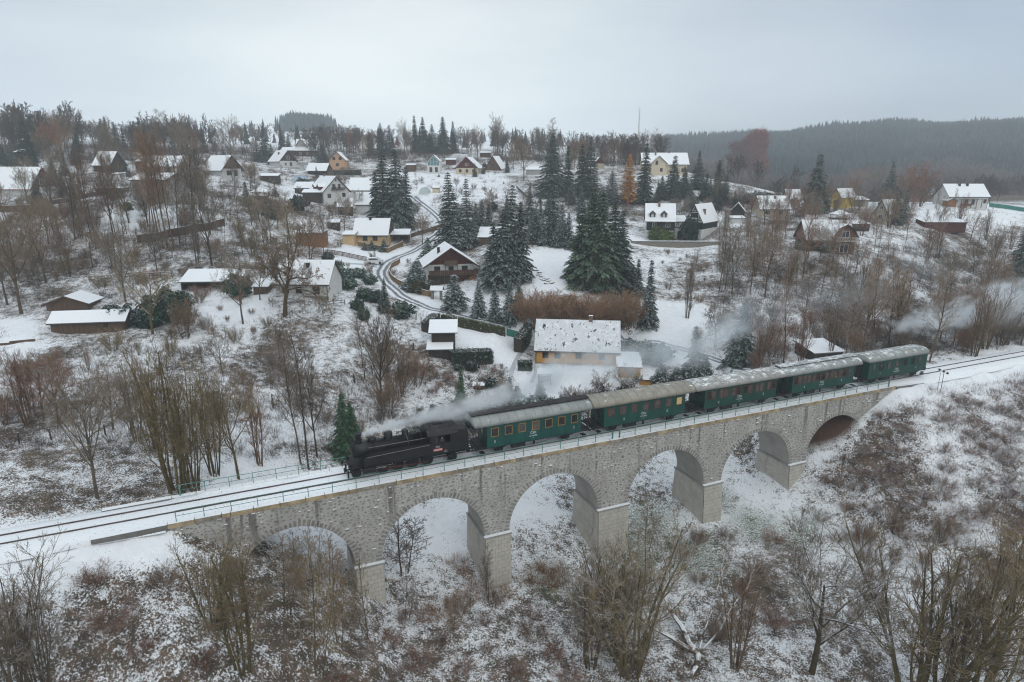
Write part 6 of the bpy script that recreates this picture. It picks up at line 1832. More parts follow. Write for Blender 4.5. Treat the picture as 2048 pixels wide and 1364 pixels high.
def conifer(seed, H, Rb, whorls, per, drape_, dens, twist=0.0, name='spruce', shape=1.0):
    """tapered trunk with whorls of drooping boughs, each bough a spread of small needle sprays"""
    q = np.random.RandomState(seed)
    tb = MB(); tb.tube([(0, 0, -.5), (0, 0, H * .5), (0, 0, H * .98)], .02 * H, 7, .02)
    tm = tb.mesh('trunk', MT['bark'])
    C, A_, B_ = [], [], []
    for i in range(whorls):
        t = (i + q.uniform(-.3, .3)) / whorls
        z = H * (.06 + .93 * t)
        L = Rb * (1 - t) ** shape * q.uniform(.85, 1.12) + .12
        npb = max(4, int(per * (.55 + .45 * (1 - t))))
        ph = q.uniform(0, 6.28)
        for k in range(npb):
            a = ph + 2 * np.pi * k / npb + q.uniform(-.25, .25)
            l = L * q.uniform(.72, 1.12)
            droop = drape_ * q.uniform(.7, 1.3) * (1 - .5 * t)
            ns = max(3, int(dens * l))
            for s_ in range(ns):
                f = (s_ + q.uniform(.2, .8)) / ns
                r = .06 * l + l * f
                zz = z + .12 * l * f - droop * l * f * f + q.uniform(-.06, .06)
                w = (.16 + .20 * l * (1 - f)) * q.uniform(.7, 1.2)
                for sd in (-1, 1):
                    off = sd * w * .55
                    c = (math.cos(a) * r - math.sin(a) * off, math.sin(a) * r + math.cos(a) * off, zz - .22 * abs(off) - q.uniform(0, .05))
                    d1 = np.array([math.cos(a) * .75 - math.sin(a) * sd * .66, math.sin(a) * .75 + math.cos(a) * sd * .66, -.25 - droop * f + q.uniform(-.2, .2)])
                    d1 /= np.linalg.norm(d1)
                    up = np.array([q.uniform(-.35, .35), q.uniform(-.35, .35), 1.0])
                    d2 = np.cross(d1, up); d2 /= np.linalg.norm(d2)
                    C.append(c); A_.append(d1 * (.25 + .12 * l ** .5) * q.uniform(.8, 1.3)); B_.append(d2 * (.105 + .025 * l) * q.uniform(.8, 1.3))
    C, A_, B_ = np.array(C), np.array(A_), np.array(B_)
    V = np.stack([C - A_, C + B_ + A_ * .1, C + A_ * 1.2, C - B_ + A_ * .1], 1)
    V[:, 2, 2] -= .06
    cm = np_mesh('crown', V.reshape(-1, 3), np.arange(len(V) * 4).reshape(-1, 4), MT['needles'])
    PROTO.setdefault(name, []).append((tm, cm, None, H))
for k in range(5): conifer(900 + k, 14, [3.0, 2.7, 3.4, 3.1, 2.8][k], [34, 30, 28, 38, 32][k], [10, 9, 11, 8, 9][k], [.42, .55, .3, .65, .2][k], [4.0, 4.2, 3.6, 4.2, 4.4][k], shape=[1, .85, 1.1, .92, .8][k])
for k in range(2): conifer(920 + k, 14, 1.9, 36, 9, .5, 4.6, name='narrow_spruce')
for k in range(2): conifer(940 + k, 6, 2.1, 17, 9, .16, 4.6, name='young_spruce', shape=.9)
for k in range(1): conifer(960 + k, 14, 3.6, 36, 9, .12, 4.0, name='larch', shape=.7)
# spreading evergreen shrubs
for k in range(2):
    q = np.random.RandomState(70 + k)
    n = 2600
    v = q.normal(0, 1, (n, 3)); v /= np.linalg.norm(v, axis=1, keepdims=True)
    rr = q.uniform(.55, 1.0, (n, 1)) ** .5
    lump = 1 + .38 * np.sin(v[:, :1] * 6 + k) * np.cos(v[:, 1:2] * 5 + 2 * k) + .18 * np.sin(v[:, 2:] * 9 + v[:, :1] * 7) + q.normal(0, .07, (n, 1))
    c = v * rr * lump * np.array([1.0, 1.0, .75]) + np.array([0, 0, .7]); c[:, 2] = np.abs(c[:, 2])
    cm = leaf_cloud('crown', c, .12, MT['needles'], k, flat=.5, normals=v * .6)
    tb = MB(); tb.tube([(0, 0, -.2), (0, 0, .8)], .07, 5, .03)
    PROTO.setdefault('evergreen', []).append((tb.mesh('trunk', MT['bark']), cm, None, 1.45))

# ------------------------------------------------------------------ vegetation: planting
MARKS = [('the locomotive', T(-8)), ('the first coach', T(5.5)), ('the second coach', T(19.5)), ('the third coach', T(33)), ('the fourth coach', T(47)), ('the last coach', T(61)), ('the right end of the track', T(85)),
         ('the left end of the railway', T(-48)), ('the left end wall', T(-31)), ('the first pier', T(-13)), ('the second pier', T(.5)), ('the thick middle pier', T(15)), ('the fourth pier', T(29)), ('the right-hand pier', T(43)), ('the striped track board', T(66))]
def short(lab, nm):
    for k, v in LAND.items():
        if lab in k: MARKS.append((nm, (v[0], v[1], 0))); return
for lab, nm in (('long ochre farmhouse', 'the ochre farmhouse'), ('large chalet with', 'the balconied chalet'), ('pale yellow house', 'the pale yellow house'), ('white steep-gabled', 'the dormered white house'), ('white cottage', 'the white cottage'), ('long open dark barn', 'the open barn'),
                ('long low brown shed', 'the long low shed'), ('black boarded house', 'the black boarded house'), ('brown lodge', 'the brown lodge'), ('large cream house', 'the large cream house'), ('long white house', 'the long white house'), ('chalet with a pink', 'the red-edged chalet'),
                ('plain pale', 'the pale two-storey house'), ('narrow white modern', 'the glass-gabled house'), ('apricot house with', 'the apricot house'), ('cream bungalow', 'the cream bungalow'), ('tall dark woodshed', 'the tall woodshed'), ('dark brown boarded house', 'the dark brown house'),
                ('bright yellow house', 'the bright yellow house'), ('steep a-frame', 'the a-frame cabin'), ('wide brown house', 'the wide brown house'), ('white house with a dark brown gable', 'the brown-gabled house'), ('long low dark red barn', 'the dark red barn'), ('low beige house', 'the beige house')):
    short(lab, nm)
PLANTS = []      # (object, description, x, y, category, group)
def zcam(g): return g[1] * CP - (g[2] - CAMH) * SP
def h_for(g, top):
    lo_, hi = .1, 60.
    for _ in range(40):
        m = (lo_ + hi) / 2
        if project(g[0], g[1], g[2] + m)[1] > top: lo_ = m
        else: hi = m
    return lo_
def plant(kind, g, h, desc, cat, group, tint=(1, 1, 1), snow=.6, wide=1.0, yaw=None, lean=(0, 0), var=None, name=None, ctint=None):
    pr_ = PROTO[kind]
    tm, cm, lm, H = pr_[rng.randrange(len(pr_)) if var is None else var % len(pr_)]
    s = h / H
    t = bpy.data.objects.new(name or {'bush': 'bush', 'hazel': 'bush', 'evergreen': 'bush', 'sapling': 'sapling', 'spruce': 'spruce_tree', 'narrow_spruce': 'spruce_tree', 'young_spruce': 'spruce_tree', 'larch': 'larch_tree', 'beech': 'beech_tree', 'slim': 'slim_tree', 'fan': 'multi_stem_tree', 'gnarled': 'fruit_tree'}.get(kind, 'bare_tree'), None)
    COL.objects.link(t)
    t.location = (g[0], g[1], g[2])
    t.rotation_euler = (lean[0], lean[1], rng.random() * 6.28 if yaw is None else yaw)
    t.scale = (s * wide, s * wide, s)
    j = rng.uniform(.85, 1.15)
    if kind in ('spruce', 'narrow_spruce', 'young_spruce'): t.scale = (s * wide * 1.34, s * wide * 1.34, s); snow *= .6; t.rotation_euler = (rng.uniform(-.035, .035), rng.uniform(-.035, .035), t.rotation_euler[2])
    for nm, me_, c_ in (('trunk', tm, tint), ('crown', cm, ctint or tint), ('leaves', lm, ctint or tint)):
        if me_ is None: continue
        o = bpy.data.objects.new(nm, me_); COL.objects.link(o); o.parent = t
        o.color = (c_[0] * j, c_[1] * j, c_[2] * j, snow)
    PLANTS.append((t, desc, g[0], g[1], cat, group))
    return t
OLIVE, BROWN, RED, GREY, DARKB = (1.0, .95, .66), (1.05, .90, .76), (1.2, .84, .74), (.95, .95, .93), (.62, .60, .58)
def by_px(kind, px, py, top, desc, cat='tree', group='bare trees of the village', **kw):
    g = ground(px, py)
    if g is None: return
    return plant(kind, g, h_for(g, top), desc, cat, group, **kw)

# -- spruces one by one: (px, base, top, kind, width, snow, tint, description)
DG, BL, YG = (1, 1, 1), (1.0, 1.22, 1.5), (1.5, 1.5, .9)
for (px, by_, tp, kd, wd, sn_, ti, ds) in [
    (1104, 392, 262, 'spruce', .95, .35, DG, 'tall dense dark spruce'), (1136, 392, 288, 'narrow_spruce', .9, .35, DG, 'narrow dark spruce'), (1164, 392, 285, 'narrow_spruce', 1.1, .35, DG, 'narrow dark spruce'), (1180, 394, 269, 'spruce', .72, .4, DG, 'tall dense dark spruce'),
    (1286, 408, 283, 'narrow_spruce', .95, .35, DG, 'slender dark spruce'), (1394, 378, 298, 'spruce', .8, .25, DG, 'dark spruce'), (1343, 394, 308, 'spruce', 1.05, .3, DG, 'dark spruce'), (1368, 396, 332, 'spruce', 1.1, .3, DG, 'dark spruce'), (1410, 400, 345, 'spruce', 1.25, .2, DG, 'dark spruce'), (1434, 394, 318, 'narrow_spruce', 1.1, .25, DG, 'dark spruce'), (1322, 398, 350, 'spruce', 1.2, .3, DG, 'dark spruce'), (1448, 408, 350, 'spruce', 1.2, .3, DG, 'dark spruce'),
    (1223, 408, 340, 'spruce', 1.2, .8, BL, 'snowy blue spruce'), (1205, 410, 372, 'young_spruce', 1, .9, BL, 'snowy blue spruce'),
    (1178, 570, 372, 'spruce', .98, .30, YG, 'huge green spruce of the clump'), (1200, 578, 378, 'spruce', 1.0, .30, YG, 'huge green spruce of the clump'), (1226, 575, 400, 'spruce', 1.0, .3, DG, 'huge green spruce of the clump'), (1160, 560, 412, 'narrow_spruce', 1.2, .3, YG, 'huge green spruce of the clump'), (1243, 570, 418, 'narrow_spruce', 1.0, .5, DG, 'huge green spruce of the clump'),
    (1018, 568, 365, 'spruce', .62, .5, DG, 'tall dark spruce'), (1002, 572, 415, 'spruce', 1.0, .55, DG, 'broad snowy spruce'), (1040, 560, 400, 'narrow_spruce', 1.0, .5, DG, 'tall dark spruce'), (985, 560, 440, 'narrow_spruce', 1.2, .5, DG, 'tall dark spruce'),
    (1070, 485, 405, 'spruce', .9, .85, BL, 'snowy blue spruce'), (1103, 482, 366, 'narrow_spruce', 1.2, .7, BL, 'snowy blue spruce'), (1126, 492, 405, 'spruce', .8, .85, BL, 'snowy blue spruce'), (1138, 496, 424, 'narrow_spruce', 1.2, .85, BL, 'snowy blue spruce'), (1086, 490, 430, 'narrow_spruce', 1.2, .85, BL, 'snowy blue spruce'), (1112, 494, 440, 'spruce', .9, .85, BL, 'snowy blue spruce'), (1062, 478, 420, 'narrow_spruce', 1.2, .8, BL, 'snowy blue spruce'), (962, 470, 398, 'narrow_spruce', 1.2, .8, BL, 'snowy blue spruce'), (978, 466, 402, 'narrow_spruce', 1.2, .8, BL, 'snowy blue spruce'), (952, 462, 405, 'narrow_spruce', 1.2, .8, BL, 'snowy blue spruce'),
    (1275, 592, 517, 'narrow_spruce', 1.1, .6, DG, 'frosted narrow spruce'), (1296, 655, 517, 'narrow_spruce', .78, .6, DG, 'frosted narrow spruce'), (1264, 585, 532, 'narrow_spruce', 1.1, .6, DG, 'frosted narrow spruce'),
    (1476, 730, 594, 'spruce', .82, .5, DG, 'dark spruce with ragged boughs'), (1388, 770, 648, 'spruce', .85, .7, BL, 'smoke-veiled blue spruce'), (1322, 776, 724, 'young_spruce', 1.0, .75, DG, 'small snowy spruce'), (1352, 776, 733, 'young_spruce', 1.1, .75, DG, 'small snowy spruce'), (1368, 772, 722, 'young_spruce', .9, .75, DG, 'small snowy spruce'), (1408, 762, 708, 'young_spruce', .8, .75, BL, 'small snowy spruce'),
    (1205, 806, 770, 'young_spruce', .8, .5, DG, 'small snowy spruce'), (1123, 818, 788, 'young_spruce', .8, .5, DG, 'small snowy spruce'), (1158, 812, 788, 'young_spruce', .8, .5, DG, 'small snowy spruce'), (1080, 820, 757, 'young_spruce', .72, .5, BL, 'small snowy spruce'), (1018, 826, 752, 'narrow_spruce', 1.1, .6, BL, 'small snowy spruce'), (1036, 824, 770, 'young_spruce', .9, .6, BL, 'small snowy spruce'), (996, 830, 775, 'young_spruce', .9, .6, BL, 'small snowy spruce'),
    (769, 458, 296, 'spruce', .85, .45, DG, 'tall dark spruce of the pair'), (795, 460, 291, 'spruce', .85, .45, DG, 'tall dark spruce of the pair'), (812, 452, 330, 'narrow_spruce', 1.0, .45, DG, 'dark spruce'), (756, 450, 340, 'narrow_spruce', 1.0, .45, DG, 'dark spruce'),
    (903, 490, 341, 'spruce', .82, .55, DG, 'tall frosted spruce'), (934, 492, 352, 'spruce', .7, .55, DG, 'tall frosted spruce'), (918, 500, 420, 'young_spruce', .7, .7, DG, 'snowy spruce'),
    (848, 308, 232, 'spruce', .85, .3, DG, 'dark skyline spruce'), (866, 308, 247, 'spruce', .9, .3, DG, 'dark skyline spruce'), (888, 308, 231, 'spruce', .85, .3, DG, 'dark skyline spruce'), (908, 306, 241, 'narrow_spruce', .9, .3, DG, 'dark skyline spruce'), (832, 306, 229, 'narrow_spruce', .8, .3, DG, 'dark skyline spruce'), (765, 312, 244, 'spruce', .8, .3, DG, 'dark skyline spruce'), (780, 314, 248, 'spruce', .8, .3, DG, 'dark skyline spruce'), (742, 312, 262, 'spruce', .9, .3, DG, 'dark skyline spruce'),
    (531, 322, 250, 'spruce', .85, .35, DG, 'dark skyline spruce'), (515, 324, 272, 'spruce', .85, .35, DG, 'dark skyline spruce'), (565, 300, 262, 'spruce', .9, .3, DG, 'dark skyline spruce'), (577, 300, 266, 'spruce', .9, .3, DG, 'dark skyline spruce'), (545, 330, 285, 'spruce', .9, .5, BL, 'snowy blue spruce'), (640, 335, 290, 'spruce', .9, .5, BL, 'snowy blue spruce'), (650, 330, 280, 'narrow_spruce', 1, .4, DG, 'dark spruce'),
    (769, 624, 553, 'spruce', .72, .4, DG, 'dark green spruce'), (910, 620, 545, 'young_spruce', .85, .9, BL, 'snow-laden spruce'), (958, 634, 554, 'spruce', .78, .85, BL, 'snow-laden spruce'), (990, 644, 560, 'spruce', .7, .85, BL, 'snow-laden spruce'), (1019, 646, 548, 'spruce', .6, .85, BL, 'snow-laden spruce'), (1037, 634, 548, 'narrow_spruce', 1.0, .8, BL, 'snow-laden spruce'), (834, 580, 520, 'young_spruce', 1.15, .75, BL, 'broad blue spruce'), (856, 528, 474, 'young_spruce', .85, .7, DG, 'young snowy spruce'), (872, 512, 480, 'young_spruce', .8, .7, DG, 'young snowy spruce'), (769, 503, 477, 'young_spruce', 1.0, .7, BL, 'young snowy spruce'), (744, 500, 480, 'young_spruce', 1.0, .7, BL, 'young snowy spruce'), (730, 500, 484, 'young_spruce', 1.0, .7, BL, 'young snowy spruce'),
    (58, 326, 224, 'spruce', .75, .25, DG, 'dark tall spruce'), (89, 296, 220, 'narrow_spruce', .9, .25, DG, 'dark skyline spruce'), (70, 300, 230, 'spruce', .7, .25, DG, 'dark skyline spruce'), (157, 305, 254, 'spruce', .8, .25, DG, 'dark skyline spruce'), (208, 300, 236, 'narrow_spruce', 1, .25, DG, 'dark skyline spruce'), (220, 300, 233, 'narrow_spruce', 1, .25, DG, 'dark skyline spruce'), (235, 300, 242, 'narrow_spruce', 1, .25, DG, 'dark skyline spruce'), (249, 302, 253, 'narrow_spruce', 1, .25, DG, 'dark skyline spruce'), (273, 304, 239, 'spruce', .7, .25, DG, 'dark skyline spruce'), (285, 304, 234, 'narrow_spruce', 1, .25, DG, 'dark skyline spruce'), (409, 305, 258, 'spruce', .8, .25, DG, 'dark skyline spruce'), (8, 330, 288, 'spruce', 1.3, .4, BL, 'broad blue-green spruce'), (25, 334, 292, 'spruce', 1.2, .5, BL, 'broad blue-green spruce'), (494, 412, 361, 'spruce', .8, .6, DG, 'frosted spruce'), (252, 354, 318, 'spruce', 1.0, .4, DG, 'frosted spruce'), (150, 330, 285, 'spruce', .9, .3, DG, 'dark spruce'),
    (1628, 425, 304, 'spruce', .98, .5, DG, 'lone tall spruce with snowy boughs'), (1778, 410, 319, 'spruce', .75, .5, DG, 'tall dark spruce'), (1790, 448, 374, 'spruce', .85, .5, DG, 'dark spruce'), (1804, 446, 378, 'spruce', .75, .5, DG, 'dark spruce'), (1555, 398, 367, 'spruce', 1.2, .5, BL, 'blue spruce'), (1476, 414, 387, 'young_spruce', .9, .6, BL, 'blue spruce'), (2036, 572, 430, 'spruce', .9, .3, DG, 'dark spruce at the picture edge'), (2060, 560, 420, 'spruce', .9, .3, DG, 'dark spruce at the picture edge'), (1379, 482, 440, 'evergreen', .55, .3, DG, 'clipped dark yew'),
    (690, 912, 782, 'spruce', .85, .12, (1.35, 1.6, .95), 'bright green spruce'), (706, 905, 800, 'spruce', .8, .12, (1.35, 1.6, .95), 'bright green spruce'), (922, 838, 734, 'spruce', .62, .2, (1.5, 1.7, .95), 'bright green spruce'), (866, 868, 806, 'young_spruce', .9, .5, DG, 'dark snowy spruce'), (905, 858, 800, 'young_spruce', 1.0, .5, DG, 'dark snowy spruce'), (945, 850, 800, 'young_spruce', .8, .5, DG, 'dark snowy spruce'), (840, 872, 815, 'young_spruce', .8, .5, DG, 'dark snowy spruce')]:
    by_px(kd, px, by_, tp, ds, 'tree', 'spruces among the houses', wide=wd, snow=sn_, tint=ti, name='yew_bush' if kd == 'evergreen' else None)
by_px('larch', 1256, 408, 305, 'bright orange larch', 'tree', 'coloured autumn trees', wide=.75, snow=.0, tint=(25, 5.6, 2.0))
by_px('beech', 1480, 366, 280, 'rust-brown beech', 'tree', 'coloured autumn trees', wide=.98, snow=.0, tint=(1.3, .9, .8), ctint=(.15, .030, .013))
by_px('beech', 1507, 370, 262, 'rust-brown beech', 'tree', 'coloured autumn trees', wide=.80, snow=.0, tint=(1.3, .9, .8), ctint=(.20, .034, .012))
# spreading evergreens in the gardens
for (px, py, tp, wd, sn_, ds) in [(250, 652, 615, 1.0, .6, 'dark spreading juniper'), (225, 640, 612, .8, .6, 'dark spreading juniper'), (330, 640, 585, 1.0, .35, 'dark spreading juniper'), (355, 625, 585, .9, .35, 'dark spreading juniper'), (300, 655, 618, .9, .5, 'dark spreading juniper'), (478, 592, 552, .8, .3, 'round dark evergreen'), (690, 560, 538, 1.3, .8, 'snowy round bush'), (718, 555, 537, 1.1, .8, 'snowy round bush'), (740, 568, 549, 1.0, .7, 'snowy round bush'), (668, 548, 522, 1.1, .8, 'snowy round bush'), (697, 578, 556, 1.0, 1.0, 'frosted round bush'), (730, 600, 578, 1.0, .4, 'dark round bush'), (752, 604, 582, .9, .4, 'dark round bush'), (716, 620, 598, .8, .5, 'dark round bush'), (806, 634, 605, 1.0, .5, 'dark round bush'), (728, 640, 617, .7, .5, 'dark round bush'),
                              (1255, 705, 680, 1.1, .6, 'dark garden bush'), (1275, 705, 684, 1.2, .6, 'dark garden bush'), (1300, 722, 690, 1.3, .4, 'dark garden bush'), (1322, 716, 692, 1.2, .4, 'dark garden bush'), (1333, 470, 455, 1.2, .5, 'grey-green round bush'), (1520, 406, 385, 1.5, .6, 'dark garden bush'), (1535, 408, 388, 1.5, .6, 'dark garden bush'), (1505, 408, 388, 1.4, .6, 'dark garden bush'), (1090, 470, 452, 1.0, 1.0, 'white frosted bush'), (840, 585, 560, 1.1, .15, 'brown leafy bush'), (1315, 482, 455, .9, .1, 'yellow-brown bush'), (1330, 486, 462, 1.0, .1, 'yellow-brown bush'), (254, 420, 405, 1.0, .1, 'yellow-brown bush'), (1605, 500, 480, 1.0, .5, 'dark garden bush'), (1650, 505, 488, 1.0, .5, 'dark garden bush'), (1095, 835, 800, 1.2, .5, 'dark snowy bush'), (980, 846, 805, 1.3, .7, 'frosted round bush'), (1050, 838, 800, 1.3, .7, 'frosted round bush')]:
    ti = (4.2, 2.6, 1.0) if 'yellow' in ds else ((3.4, 1.6, 1.0) if 'brown leafy' in ds else ((2.0, 2.0, 1.9) if 'grey' in ds or 'frosted' in ds or 'snowy' in ds else (1.25, 1.4, 1.3)))
    by_px('evergreen', px, py, tp, ds, 'bush', 'garden bushes', wide=wd, snow=sn_, tint=ti)

